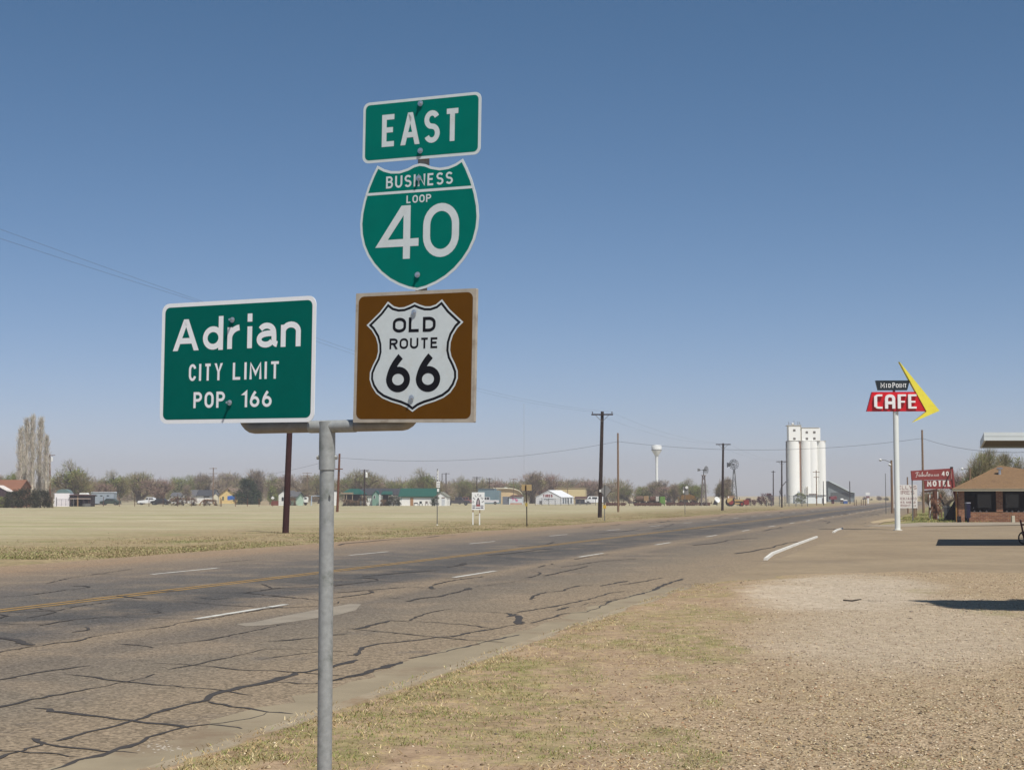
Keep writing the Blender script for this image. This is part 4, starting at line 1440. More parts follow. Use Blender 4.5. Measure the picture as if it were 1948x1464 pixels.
# ---------------------------------------------------------------- motel side of the road
L = Loc(1660, 860, 6.764, 395, 140)
t = thing('tire_sign', 'white board with faded red lettering for a tire shop behind the white pole', 'sign', L.loc, R(-4))
b = MB().box(L.x(245), L.x(546), -.04, .03, L.z(716), L.z(420)).build('board', mat('board_offwhite', (222, 216, 210), .7, .06, 2.0, stain=(190, 176, 166), sscale=1.0), t)
for s_, x0, x1, y0, y1 in (('KELLYS', 256, 538, 432, 475), ('TIRES', 282, 508, 492, 540), ('TRUCK/AUTO', 256, 534, 578, 612), ('2', 251, 264, 628, 655), ('BLKS', 282, 384, 628, 655), ('AHEAD', 402, 522, 628, 655), ('ON', 268, 312, 668, 698), ('RIGHT', 334, 462, 668, 698), ('->', 470, 528, 672, 696)):
    text(MB(), s_, L.x(x0), L.x(x1), L.z(y1), L.z(y0), .042 if y1 - y0 > 40 else .034, -.044).build('lettering', mat('faded_red_brown', (122, 62, 64), .7, .1), b)
for x in (300, 500, 532):
    MB().box(L.x(x - 7), L.x(x + 7), .035, .12, -.3, L.z(430 if x < 520 else 640)).build('post', greyw, t)

L = Loc(1660, 860, 6.764, 780, 118)
t = thing('motel_sign', 'faded red Fabulous 40 Motel sign of two stacked boards', 'sign', L.loc, R(-4))
mred = mat('faded_motel_red', (138, 62, 58), .7, .12, 1.0, stain=(112, 50, 48), sscale=.8)
b1 = MB().prism([L.p(476, 240), L.p(985, 208), L.p(990, 352), L.p(484, 362)], -.1, .1).build('upper_board', mred, t)
b2 = MB().prism([L.p(640, 363), L.p(990, 355), L.p(1008, 462), L.p(648, 476)], -.07, .12).build('lower_board', mred, t)
mw = mat('motel_white', (226, 220, 212), .7, .06)
lt = MB()
text(lt, 'MOTEL', L.x(676), L.x(978), L.z(440), L.z(364), .11, -.075)
lt.build('lettering', mw, b2)
lt = MB()
text(lt, '40', L.x(862), L.x(952), L.z(305), L.z(246), .075, -.106)
lt.build('lettering', mw, b1)
lt = MB()
scr = [  # joined-up script, in readings of the photograph
    [(530, 272), (552, 258), (580, 262)], [(556, 262), (552, 290), (545, 318), (532, 322)], [(542, 290), (562, 287)],
    [(592, 286), (576, 290), (572, 306), (582, 312), (594, 300), (596, 286), (596, 308), (606, 308)],
    [(606, 306), (618, 276), (622, 256), (614, 262), (612, 296), (618, 310), (630, 304), (628, 290), (616, 294)],
    [(634, 292), (640, 286), (638, 304), (648, 308), (658, 286), (656, 306), (668, 304)],
    [(668, 304), (684, 270), (684, 252), (676, 262), (676, 300), (688, 304)],
    [(706, 284), (694, 288), (692, 304), (704, 308), (712, 294), (706, 284), (720, 284)],
    [(728, 284), (726, 304), (738, 304), (746, 282), (746, 302), (758, 302)],
    [(790, 282), (772, 288), (774, 304), (788, 302), (796, 282), (796, 302), (806, 302)][:0],
    [(772, 284), (770, 303), (784, 303), (792, 282), (792, 302), (802, 302)],
    [(802, 302), (816, 282), (826, 296), (818, 306), (806, 304)]]
for i, s_ in enumerate(scr):
    if s_:
        ribbon(lt, [L.p(*q) for q in s_], .030, -.104 - .0006 * (i % 3))
lt.build('lettering', mw, b1)
MB().box(L.x(484), L.x(498), -.05, .05, -.3, L.z(362)).build('thin_post', steelg, t)
MB().prism([L.p(1000, 470), L.p(1030, 470), L.p(1062, 600), L.p(1075, 892), L.p(1045, 892), L.p(1030, 620)], -.12, .13).build('leaning_post', mred, t)
MB().prism([L.p(982, 205), L.p(1003, 205), L.p(1030, 478), L.p(1004, 478)], -.16, .17).build('edge_channel', mred, t)
MB().box(L.x(978), L.x(1004), -.18, .19, L.z(206), L.z(186) - .02).build('post_cap', creo, t)
MB().box(L.x(978), L.x(986), -.14, -.105, L.z(345), L.z(212)).build('pale_batten', mat('batten_pink', (186, 140, 132)), t)
MB().tube([(L.x(972), -.2, L.z(245)), (L.x(925), -.2, L.z(345)), (L.x(872), -.2, L.z(455))], .03, 6).build('shadow_bar', creo, t)  # dark tube standing in for a diagonal shadow across the boards
MB().box(L.x(1026), L.x(1042), -.2, -.08, -.2, L.z(690)).build('yellow_post', mat('post_yellow', (196, 176, 88)), t)
L = Loc(1660, 860, 6.764, 770, 123)
t = thing('hanging_sign', 'small dark plank sign on two thin posts below the motel sign', 'sign', L.loc, R(-4))
MB().prism([L.p(642, 490), L.p(802, 474), L.p(802, 504), L.p(645, 518)], -.05, .03).build('plank', mat('dark_plank', (84, 62, 52), .85, .2, 2), t)
for x in (712, 812):
    MB().box(L.x(x - 6), L.x(x + 6), .04, .1, -.2, L.z(505)).build('post', whitep, t)
t = thing('tree_stump', 'tall shaggy brown tree trunk cut off below the motel sign', 'stump', L.loc, 0)
st_ = MB()
r5 = rnd(5)
for i in range(90):
    z = r5.uniform(.5, 2.0)
    a = r5.uniform(0, 6.28)
    r = .28 + .08 * z + r5.uniform(-.05, .07)
    x, y = r * math.cos(a), r * math.sin(a)
    st_.add([(x - .05, y, z), (x + .05, y, z), (x * 1.25, y * 1.25, z - r5.uniform(.25, .5))], [(0, 1, 2)])
st_.build('shaggy_bark', mat('shaggy_brown', (116, 84, 66), .95, .3, 4), t)
MB().tube([(.0, 0, -.2), (.02, 0, .5), (.0, 0, 1.3), (.04, 0, 2.2)], [.22, .18, .24, .17], 12).build('trunk', mat('stump_bark', (98, 62, 48), .95, .25, 5, bump=.5), t, smooth=True)
MB().tube([(.04, 0, 2.0), (.22, .05, 2.5), (.3, 0, 2.9)], [.11, .07, .03], 8).build('limb', mat('stump_bark', (98, 62, 48)), t, smooth=True)
L = Loc(1660, 860, 6.764, 935, 119)
t = thing('trash_barrel', 'grey metal trash bin standing in the grass left of the motel building', 'trash bin', L.loc, R(10))
MB().prism([L.p(908, 895), L.p(965, 895), L.p(972, 708), L.p(902, 708)], -.28, .28).build('body', mat('bin_grey', (140, 134, 132), .7, .15, 3, stain=(108, 96, 90)), t)
MB().box(L.x(896), L.x(977), -.33, .33, L.z(706), L.z(692)).build('lid', mat('lid_grey', (176, 176, 178), .6, .08), t)
t = thing('shadow_wedge', 'dark sloping sheet put in for the shadow wedge beside the yellow post of the motel sign', 'panel', L.loc, 0)  # dark sheet and edge tube stand in for a wedge of shade
MB().prism([L.p(852, 892), L.p(1018, 892), L.p(1018, 600)], -.62, -.50).build('panel', mat('wedge_shade_dark', (44, 32, 36), .8, .15, 2), t)
MB().tube([(L.x(852), -.56, L.z(885)), (L.x(1018), -.56, L.z(597))], .04, 6).build('rail', mat('wedge_shade_dark', (44, 32, 36)), t)
for i, (x, y0, lab) in enumerate(((697, 735, 'weathered wooden fence post left of the cut trunk'), (855, 730, 'weathered wooden fence post right of the cut trunk'), (508, 720, 'leaning wooden fence post under the tire board'))):
    Lp = Loc(1660, 860, 6.764, x, 130)
    o = MB().cyl((0, 0, -.2), (.02, 0, Lp.z(y0)), .07, .06, 7).build('fence_post', greyw)
    o.location = Lp.loc
    tag(o, lab, 'fence post', 'fence posts by the motel')

# street lamp pole
L = Loc(1620, 680, 4.067, 298, 170)
t = thing('street_lamp', 'brown wooden pole with two small lamps on thin arms left of the white pole', 'street lamp', L.loc, 0)
MB().cyl((0, 0, -.3), (0, 0, L.z(795)), .15, .11, 10).build('pole', greyw, t)
for x, z in ((213, 790), (285, 828)):
    MB().tube([(0, 0, L.z(z + 25)), (L.x((x + 298) / 2), 0, L.z(z + 6)), (L.x(x), 0, L.z(z))], .035, 6).build('arm', steelg, t)
    MB().lathe([(.04, L.z(z) + .09), (.17, L.z(z)), (.15, L.z(z) - .1), (.07, L.z(z) - .18)], 10, (L.x(x), 0)).build('lamp_head', whitep, t, smooth=True)
L = Loc(1660, 860, 6.764, 1230, 150)
t = thing('street_lamp', 'small white lamp on a thin arm in front of the tree behind the motel roof', 'street lamp', L.loc, 0)
MB().cyl((0, 0, -.3), (0, 0, L.z(205)), .1, n=8).build('pole', greyw, t)
MB().tube([(0, 0, L.z(225)), (L.x(1180), 0, L.z(218)), (L.x(1132), 0, L.z(212))], .035, 6).build('arm', steelg, t)
MB().lathe([(.04, L.z(212) + .08), (.14, L.z(212)), (.13, L.z(212) - .09), (.06, L.z(212) - .15)], 10, (L.x(1132), 0)).build('lamp_head', whitep, t, smooth=True)
o = MB().cyl((0, 0, -.2), (0, 0, 3.9), .09, .07, 8).build('wooden_post', greyw)
o.location = at(1723, 170)
tag(o, 'short bare wooden post showing above the tire board', 'post')
o = MB().cyl((0, 0, -.2), (0, 0, 4.2), .04, .03, 8).build('thin_post', steelg)
o.location = at(1681.5, 165)
tag(o, 'very thin grey post at the road edge left of the white pole', 'post')

# brick motel office
L = Loc(1660, 860, 6.764, 1600, 112)


def brick_mat():
    m, nt, p = newmat('red_brick')
    co = nd(nt, 'ShaderNodeTexCoord').outputs['Object']
    spx = nd(nt, 'ShaderNodeSeparateXYZ', {0: co})
    mp = nd(nt, 'ShaderNodeCombineXYZ', {0: mth(nt, 'ADD', spx.outputs[0], spx.outputs[1]), 1: spx.outputs[2]})
    b = nd(nt, 'ShaderNodeTexBrick', {'Vector': mp.outputs[0], 'Color1': lin((124, 74, 52)) + (1,), 'Color2': lin((156, 108, 76)) + (1,), 'Mortar': lin((142, 124, 106)) + (1,), 'Scale': 1.0,
                                      'Mortar Size': .012, 'Brick Width': .3, 'Row Height': .11, 'Bias': -.1})
    n_ = mrange(nt, noise(nt, co, 3, 5), .3, .7, .75, 1.25)
    cc = nd(nt, 'ShaderNodeCombineColor', {0: n_, 1: n_, 2: n_}).outputs[0]
    nt.links.new(mix(nt, 1.0, b.outputs[0], cc, 'MULTIPLY'), p.inputs['Base Color'])
    p.inputs['Roughness'].default_value = .9
    return m


def window(par, x0, x1, z0, z1, y, frame=.05, fm=None, pm=None, name='window'):
    fm = fm or whitep
    pm = pm or mat('window_glass', (46, 52, 58), .12, .05, spec=.6)
    f = MB().box(x0, x0 + frame, y - .03, y + .04, z0, z1).box(x1 - frame, x1, y - .03, y + .04, z0, z1).box(x0 + frame, x1 - frame, y - .03, y + .04, z1 - frame, z1).box(x0 + frame, x1 - frame, y - .03, y + .04, z0, z0 + frame)
    f = f.build(name, fm, par)
    MB().box(x0 + frame, x1 - frame, y - .012, y + .02, z0 + frame, z1 - frame).build('pane', pm, f)
    return f


t = thing('brick_building', 'low brick motel office with brown hipped roof and a deep shaded porch', 'building', L.loc, -R(15))
br = brick_mat()
Dp, xr = 9.0, 9.5
zE = L.z(494)
pl_ = MB()
pl_.box(L.x(1092), L.x(1168), 0, .55, -.2, zE)
pl_.build('brick_pillar', br, t)
MB().box(L.x(1560), L.x(1640), 0, .5, L.z(765), zE).build('brick_pillar', br, t)
MB().box(L.x(1905) + .2, L.x(1990) + .2, 0, .5, L.z(765), zE).build('brick_pillar', br, t)
lw = MB().box(L.x(1225), xr, .02, .42, -.2, L.z(768)).build('low_wall', br, t)
for i, x in enumerate((1290, 1362, 1440, 1690, 1755, 1830, 1900)):
    MB().lathe([(.05, L.z(770)), (.09, L.z(764)), (.06, L.z(756)), (.015, L.z(744))], 6, (L.x(x), .2)).build('wall_ornament', mat('ornament_grey', (186, 172, 156)), lw)
dkw = mat('porch_shade_wall', (46, 32, 28), .9, .2, 2)  # porch shade put into the wall colour
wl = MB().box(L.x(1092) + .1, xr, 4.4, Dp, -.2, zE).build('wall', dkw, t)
window(wl, L.x(1340), L.x(1535), L.z(760) + .2, L.z(530), 4.37, fm=mat('porch_shade_frame', (52, 40, 34)))  # frames darkened too, as part of the painted porch shade
window(wl, L.x(1700), L.x(1880), L.z(760) + .2, L.z(530), 4.37, fm=mat('porch_shade_frame', (52, 40, 34)))
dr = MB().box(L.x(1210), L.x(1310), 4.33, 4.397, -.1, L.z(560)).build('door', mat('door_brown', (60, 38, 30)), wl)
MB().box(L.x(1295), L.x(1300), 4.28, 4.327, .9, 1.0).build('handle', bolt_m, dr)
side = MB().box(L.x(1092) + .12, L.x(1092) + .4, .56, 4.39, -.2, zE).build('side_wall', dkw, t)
x0, x1 = L.x(1020), xr + .4
MB().box(x0, x1, -.55, -.5, zE - .02, zE + .16).build('fascia', mat('fascia_cream', (206, 196, 170), .6, .06), t)
MB().box(x0 + .03, x1, -.48, Dp, zE + .0, zE + .05).build('soffit', mat('soffit_brown', (84, 66, 48)), t)
ax, az = L.x(1852) - 1.1, L.z(226)
rf = MB()
rf.add([(x0 - .05, -.6, zE + .13), (x1, -.6, zE + .13), (x1, Dp + .5, zE + .13), (x0 - .05, Dp + .5, zE + .13), (ax - .15, 4.0, az + .35), (ax + .15, 4.2, az + .35)],
       [(0, 1, 5, 4), (1, 2, 5), (2, 3, 4, 5), (3, 0, 4)])
roof = rf.build('roof', mat('brown_shingle', (122, 97, 70), .9, .22, 7.0, stain=(102, 80, 60), sscale=1.2, samt=.8, bump=.6), t)
MB().cyl((L.x(1735) - .6, 2.4, L.z(300)), (L.x(1735) - .6, 2.4, L.z(222)), .1, n=10).lathe([(.1, L.z(224)), (.22, L.z(218)), (.24, L.z(204)), (.12, L.z(192))], 12, (L.x(1735) - .6, 2.4)).build('roof_vent', bolt_m, roof, smooth=True)
MB().box(L.x(1060), L.x(1078), -.05, .05, -.2, zE - .03).build('porch_post', mat('rust_post', (150, 106, 62)), t)
L2 = Loc(1660, 860, 6.764, 1192, 110)
t = thing('phone_kiosk', 'narrow dark blue phone kiosk beside the brick pillar', 'kiosk', L2.loc, 0)
MB().box(L2.x(1168), L2.x(1216), -.2, .2, L2.z(840), L2.z(655)).build('body', mat('kiosk_navy', (28, 26, 52), .5, .1), t)
MB().box(L2.x(1166), L2.x(1218), -.23, .23, L2.z(655), L2.z(643)).build('top', mat('kiosk_top', (160, 160, 170)), t)
MB().cyl((0, 0, -.1), (0, 0, L2.z(840)), .07, n=8).build('stem', mat('kiosk_navy', (28, 26, 52)), t)
o = MB().box(-.1, .1, -.1, .1, -.1, L.z(810)).build('short_post', mat('bleached_stake', (196, 186, 166)))
o.location = at(1921.5, 111)
tag(o, 'short pale stake in front of the low brick wall', 'post')
o = MB().box(-.12, .12, -.1, .1, -.1, .42).build('short_post', mat('dark_box', (40, 34, 36)))
o.location = at(1819.5, 111)
tag(o, 'low dark box at the foot of the leaning red post', 'box')

# filling station canopy
L = Loc(1788, 800, 12.175, 1020, 55.5)
t = thing('station_canopy', 'white metal filling station canopy jutting in from the right', 'canopy', at(2030, 60), 0)
o0 = t.location
cwht = mat('canopy_metal', (200, 207, 207), .45, .06, 1.2, stain=(186, 192, 188), sscale=.8, samt=.4)
q0 = ray(1872, 837.5, 55.0)
q1 = ray(1872, 822, 55.0)
qb = ray(1865.5, 853, 61.5)
zb_, ztp = qb.z, q1.z
zf = q0.z
dlt = Vector((math.sin(TH), math.cos(TH), 0)) * 9.0          # the canopy lies square to the road
def plan(mb, x0, x1, u0, u1, z0, z1):
    P = [Vector((q0.x + x, 55.0, 0)) + dlt * u - o0 for x, u in ((x0, u0), (x1, u0), (x1, u1), (x0, u1))]
    v = [(p.x, p.y, z) for z in (z0, z1) for p in P]
    return mb.add(v, [(0, 3, 2, 1), (4, 5, 6, 7), (0, 1, 5, 4), (1, 2, 6, 5), (2, 3, 7, 6), (3, 0, 4, 7)])


zm = (zf + ztp) / 2
fa = plan(MB(), 0, 14, 0, .01, zf, zm - .006)
plan(fa, .0, 14, .0015, .01, zm + .006, ztp)
fa.build('front_fascia', cwht, t)
plan(MB(), .0, .07, .0105, .99, zf, ztp).build('side_fascia', cwht, t)
plan(MB(), .075, 14, .0105, .985, zf + .07, ztp - .05).build('deck', mat('canopy_soffit', (122, 112, 92), .8, .1, 1), t)
plan(MB(), .0, 14, .9905, 1.0, zf, ztp).build('rear_fascia', cwht, t)
MB().cyl((6.0, .5, -.1), (6.0, .5, zf + .08), .11, n=12).build('column', whitep, t)

# hand cart at the right edge
L = Loc(1660, 860, 6.764, 1990, 58.5)
t = thing('hand_cart', 'dark red metal hand cart with wheels at the right edge of the lot', 'cart', L.loc, R(12))
dr_ = mat('dark_red_metal', (92, 22, 28), .5, .12, 4)
fr = MB()
for y in (-.22, .22):
    fr.tube([(L.x(1893), y, L.z(868)), (L.x(1915), y, L.z(975)), (L.x(1935), y, L.z(1075)), (L.x(1945), y, L.z(1130)), (L.x(2060), y, L.z(1150))], .035, 6)
fr.tube([(L.x(1905), -.22, L.z(925)), (L.x(1905), .22, L.z(925))], .03, 6)
fr.tube([(L.x(1930), -.22, L.z(1040)), (L.x(1930), .22, L.z(1040))], .03, 6)
fr.tube([(L.x(1912), -.22, L.z(915)), (L.x(2060), -.22, L.z(920))], .025, 6)
fr.build('frame', dr_, t)
MB().box(L.x(1945), L.x(2080), -.25, .25, L.z(1100), L.z(1060)).build('bed', dr_, t)
for x in (1955, 2065):
    for y in (-.3, .3):
        ring = [(L.x(x) + .22 * math.cos(a), y, .24 + .22 * math.sin(a)) for a in [2 * math.pi * i / 16 for i in range(17)]]
        w_ = MB().tube(ring, .03, 6).build('wheel', mat('wheel_rubber', (40, 38, 38)), t)
        sp = MB()
        for i in range(6):
            a = math.pi * i / 3
            sp.tube([(L.x(x), y, .24), (L.x(x) + .2 * math.cos(a), y, .24 + .2 * math.sin(a))], .012, 4)
        sp.build('spokes', mat('spoke_pale', (176, 170, 164)), w_)
# ---------------------------------------------------------------- the town: buildings
def gable_front(t, w, d, h, rh, wm, rm, over=.25, y0=0.0, thick=.12, x0=0.0, names=('wall', 'roof')):
    a = x0 - w / 2
    wl = MB().prism([(a, -.3), (a + w, -.3), (a + w, h), (x0, h + rh), (a, h)], y0, y0 + d).build(names[0], wm, t)
    s = rh / (w / 2)
    e = over
    r_ = MB().prism([(a - e, h - e * s + .02), (x0, h + rh + .02), (a + w + e, h - e * s + .02), (a + w + e, h - e * s + .02 + thick), (x0, h + rh + .02 + thick), (a - e, h - e * s + .02 + thick)], y0 - over, y0 + d + over)
    return wl, r_.build(names[1], rm, t)


def gable_side(t, x0, x1, y0, d, h, rh, wm, rm, over=.3, thick=.12, names=('wall', 'roof')):
    T = Matrix.Translation((x0, y0 + d / 2, 0)) @ Matrix.Rotation(R(90), 4, 'Z')
    mb = MB(T)
    mb.prism([(-d / 2, -.3), (d / 2, -.3), (d / 2, h), (0, h + rh), (-d / 2, h)], -(x1 - x0), 0)
    wl = mb.build(names[0], wm, t)
    s = rh / (d / 2)
    e = over
    mb = MB(T)
    mb.prism([(-d / 2 - e, h - e * s + .02), (0, h + rh + .02), (d / 2 + e, h - e * s + .02), (d / 2 + e, h - e * s + .02 + thick), (0, h + rh + .02 + thick), (-d / 2 - e, h - e * s + .02 + thick)], -(x1 - x0) - over, over)
    return wl, mb.build(names[1], rm, t)


w_white = mat('wall_white', (232, 232, 228), .75, .06, .6, stain=(180, 174, 162), sscale=.5, samt=.4)
w_stucco = mat('wall_cream', (222, 194, 134), .85, .08, .6)
roof_green = mat('roof_green_metal', (34, 84, 72), .5, .1, .6)
roof_grey = mat('roof_grey_shingle', (92, 92, 94), .9, .14, 1.5)
roof_dark = mat('roof_dark_shingle', (62, 64, 68), .9, .14, 1.5)
roof_brown = mat('roof_brown_shingle', (122, 104, 88), .9, .14, 1.5)
rust = mat('rusty_iron', (88, 62, 52), .9, .3, 1.5, stain=(58, 44, 40), sscale=1.5)
dirty = mat('dark_machinery', (58, 50, 46), .8, .25, 1.2)
tyre = mat('tyre_black', (34, 34, 34), .9, .1)
glass = mat('window_glass', (46, 52, 58), .12, .05, spec=.6)
grey_metal = mat('grey_corrugated', (142, 150, 156), .5, .1, .5, metal=.2)
teal_metal = mat('blue_grey_corrugated', (120, 142, 150), .5, .15, .8, metal=.2)
BY = R(-16)

# white barn with the green roof
L = Loc(640, 900, 8.8545, 1370, 326)
t = thing('barn', 'long white barn with green metal roof and a brown door in its side', 'barn', L.loc, R(-4))
wl, rf = gable_side(t, L.x(1075), L.x(1690), 0, 7, L.z(385), L.z(262) - L.z(385), w_white, roof_green)
MB().box(L.x(1100), L.x(1640), -.06, -.003, L.z(414), L.z(380)).build('upper_band', mat('band_grey_green', (142, 152, 134), .8, .1), wl)  # grey green band along the top of the wall
MB().box(L.x(1253), L.x(1303), -.07, -.003, -.1, L.z(410)).build('door', mat('door_tan', (160, 122, 88), .8, .1), wl)
MB().box(L.x(1090), L.x(1104), -.05, -.003, L.z(450), L.z(385)).build('corner_board', mat('trim_green', (110, 142, 130)), wl)
L = Loc(640, 900, 8.8545, 1765, 322)
t = thing('shed', 'small white gabled shed with grey roof edges at the right end of the barn', 'shed', L.loc, R(-6))
wl, rf = gable_front(t, L.x(1868) - L.x(1662), 4.5, L.z(402), L.z(330) - L.z(402), w_white, mat('roof_olive_grey', (128, 128, 116), .8, .1), over=.12, thick=.2)
dr = MB().box(L.x(1780), L.x(1832), -.05, -.003, -.1, L.z(420)).build('door', mat('door_pale', (196, 200, 204)), wl)
MB().box(L.x(1778), L.x(1834), -.06, -.003, L.z(418), L.z(402)).build('lintel', greyw, wl)

# house with the green gable
L = Loc(640, 900, 8.8545, 680, 328)
t = thing('house', 'white house with dark roof, pale green front gable and green roofed porch', 'house', L.loc, R(-3))
wl, rf = gable_side(t, L.x(400), L.x(1130), .6, 7.5, L.z(365), L.z(262) - L.z(365), w_white, roof_dark)
wg, rg2 = gable_front(t, L.x(745) - L.x(622), 3.6, L.z(372), L.z(300) - L.z(372), mat('gable_green', (120, 152, 138), .8, .08), roof_green, over=.12, y0=-.5, x0=L.x(683), names=('gable_wall', 'gable_roof'))
window(wg, L.x(640), L.x(675), L.z(425), L.z(372), -.52, .05)
for xa, xb in ((520, 545), (560, 578), (1068, 1090)):
    window(wl, L.x(xa), L.x(xb), L.z(480), L.z(392), .58, .05, pm=mat('pane_green', (120, 150, 142), .3))
window(wl, L.x(408), L.x(445), L.z(430), L.z(372), .58, .05)
pr = MB().add([(L.x(775), -1.6, L.z(352)), (L.x(975), -1.6, L.z(352)), (L.x(950), .55, L.z(300)), (L.x(790), .55, L.z(300))], [(0, 1, 2, 3)]).box(L.x(775), L.x(975), -1.6, .5, L.z(358), L.z(354)).build('porch_roof', roof_green, t)
for x in (752, 775, 965):
    MB().box(L.x(x) - .07, L.x(x) + .07, -1.55, -1.41, -.2, L.z(356)).build('porch_post', whitep, t)
MB().box(L.x(790), L.x(875), .52, .597, -.1, L.z(372)).build('doorway', dirty, wl)
L = Loc(640, 900, 8.8545, 240, 324)
t = thing('carport', 'green roofed carport with tan beam and dark open bay left of the white house', 'carport', L.loc, R(-3))
z0 = L.z(352)
MB().add([(L.x(60), -.3, z0), (L.x(470), -.3, z0), (L.x(470), 7, z0), (L.x(60), 7, z0), (L.x(200), 3.2, L.z(258)), (L.x(360), 3.2, L.z(258))], [(0, 1, 5, 4), (1, 2, 5), (2, 3, 4, 5), (3, 0, 4), (0, 3, 2, 1)]).build('roof', roof_green, t)
MB().box(L.x(84), L.x(300), -.2, -.05, L.z(357), L.z(322)).build('beam', mat('beam_tan', (150, 134, 112)), t)
MB().box(L.x(70), L.x(455), 6.0, 6.6, -.2, z0 - .02).build('rear_wall', mat('dark_siding', (84, 74, 70), .9, .2), t)
for x in (145, 186, 285, 448):
    MB().box(L.x(x) - .07, L.x(x) + .07, -.2, -.06, -.2, z0 - .02).build('post', mat('beam_tan', (150, 134, 112)), t)
L = Loc(640, 900, 8.8545, 15, 330)
t = thing('shed', 'little white box shed seen just right of the galvanised sign post', 'shed', L.loc, 0)
MB().box(L.x(-30), L.x(42), 0, 2, -.2, L.z(300)).build('wall', w_white, t)
MB().box(L.x(-34), L.x(46), -.1, 2.1, L.z(300), L.z(290)).build('roof', roof_grey, t)

# garden chairs by the barn wall
ch0 = None
for x, c, lab in ((1350, (72, 66, 70), 'low dark garden bench by the barn wall right of the brown door'), (1432, (66, 70, 66), 'dark garden chair by the barn wall between bench and pale chair'), (1530, (128, 120, 116), 'grey garden chair by the barn wall nearest the round tree')):
    Lc = Loc(640, 900, 8.8545, x, 323)
    t = thing('garden_chair', lab, 'chair', Lc.loc, R(20), 'garden chairs by the barn')
    m_ = mat('chair_%d' % c[0], c)
    wd = .42 if x == 1350 else .26
    MB().box(-wd, wd, -.25, .22, .38, .43).build('seat', m_, t)
    MB().box(-wd, wd, .2, .25, .42, .62 if x == 1350 else .9).build('backrest', m_, t)
    for sx in (-1, 1):
        for y in (-.22, .18):
            MB().box(sx * wd - .03, sx * wd + .03, y, y + .05, -.1, .38).build('leg', m_, t)

# tire shop
L = Loc(860, 900, 7.215, 1322, 392)
a = R(22)
t = thing('tire_shop', 'white gabled shop with red TIRES lettering and white roof', 'shop', L.loc, -a)
w_, Ld = L.x(1495) - L.x(1150), (L.x(1680) - L.x(1495)) / math.sin(a)
w_ /= math.cos(a)
tw = mat('shop_white', (228, 230, 230), .6, .05, .5)
wl, rf = gable_front(t, w_, Ld, L.z(328), L.z(236) - L.z(328), tw, mat('shop_white_roof', (226, 228, 230), .5, .05, .5), over=.1, thick=.08)
lt = MB()
text(lt, 'TIRES', L.x(1240), L.x(1382), L.z(324), L.z(288), .16, -.06)
lt.build('lettering', mat('tires_red', (150, 40, 48), .7), wl)
gm = mat('shop_grey', (150, 156, 162), .7)
MB().box(L.x(1255), L.x(1400), -.08, -.003, L.z(352), L.z(344)).build('awning_bar', gm, wl)
dr = MB().box(L.x(1190), L.x(1228), -.05, -.003, -.1, L.z(376)).build('door', mat('shop_door', (104, 102, 98)), wl)
for xa in (1292, 1316):
    window(wl, L.x(xa), L.x(xa + 18), L.z(374), L.z(358), -.01, .05)
S_ = Matrix.Rotation(R(90), 4, 'Z')
for y in (.9, 2.6, 4.3, 6.6):
    f = MB(Matrix.Translation((w_ / 2, y, 0)) @ S_)
    f.box(0, .95, -.06, -.003, .15, L.z(340))
    f.build('side_window', mat('shop_side_pane', (104, 112, 118), .4), wl)
for y in (0, 2.1, 3.7, 5.6, 8.0):
    MB(Matrix.Translation((w_ / 2, y, 0)) @ S_).box(0, .1, -.1, -.003, 0, L.z(338)).build('pilaster', tw, wl)
L = Loc(860, 900, 7.215, 1610, 455)
t = thing('block_building', 'plain beige flat roofed block building behind the tire shop', 'building', L.loc, R(-5))
wl = MB().box(L.x(1408), L.x(1818), 0, 12, -.3, L.z(208)).build('wall', mat('beige_block', (206, 190, 146), .85, .06, .3), t)
MB().box(L.x(1404), L.x(1824), -.15, 12.1, L.z(208), L.z(202)).build('parapet', mat('parapet_tan', (176, 156, 118)), t)
MB().box(L.x(1580), L.x(1586), -.12, -.003, -.3, L.z(205)).build('downpipe', greyw, wl)
L = Loc(860, 900, 7.215, 1790, 400)
t = thing('open_shed', 'open fronted shed with rusty brown roof right of the tire shop', 'shed', L.loc, R(-5))
MB().add([(L.x(1672), -.4, L.z(352)), (L.x(1900), -.4, L.z(346)), (L.x(1880), 5, L.z(316)), (L.x(1672), 5, L.z(316))], [(0, 1, 2, 3)]).box(L.x(1674), L.x(1898), -.38, 5, L.z(356), L.z(353)).build('roof', rust, t)
MB().box(L.x(1680), L.x(1890), 4, 4.3, -.3, L.z(353)).build('rear_wall', mat('dark_siding', (84, 74, 70)), t)
for x in (1684, 1750, 1815, 1888):
    MB().box(L.x(x) - .08, L.x(x) + .08, -.3, -.14, -.3, L.z(354)).build('post', greyw, t)

# arched building, blue metal shed, painted shed
L = Loc(860, 900, 7.215, 740, 430)
t = thing('arched_building', 'tan building with a rounded metal roof behind the painted shed', 'building', L.loc, R(0))
arch = [(L.x(575), -.3), (L.x(955), -.3)] + [(L.x(775 + 180 * math.cos(R(q))), L.z(310 - 95 * math.sin(R(q)))) for q in range(0, 95, 10)] + [(L.x(575), L.z(215))]
MB().prism(arch, 0, 10).build('wall', mat('tan_stucco', (204, 180, 140), .85, .12, .5, stain=(190, 140, 100), sscale=.4), t)
ro = [(L.x(775 + 190 * math.cos(R(q))), L.z(312 - 100 * math.sin(R(q)))) for q in range(0, 95, 10)] + [(L.x(565), L.z(212))]
MB().prism(ro + [(x, z + .25) for x, z in ro[::-1]], -.5, 10.3).build('roof', mat('cream_metal', (222, 212, 186), .5, .06), t)
MB().box(L.x(577), L.x(650), -.1, -.003, L.z(245), L.z(216)).build('lintel', mat('cream_metal', (222, 212, 186)), t)
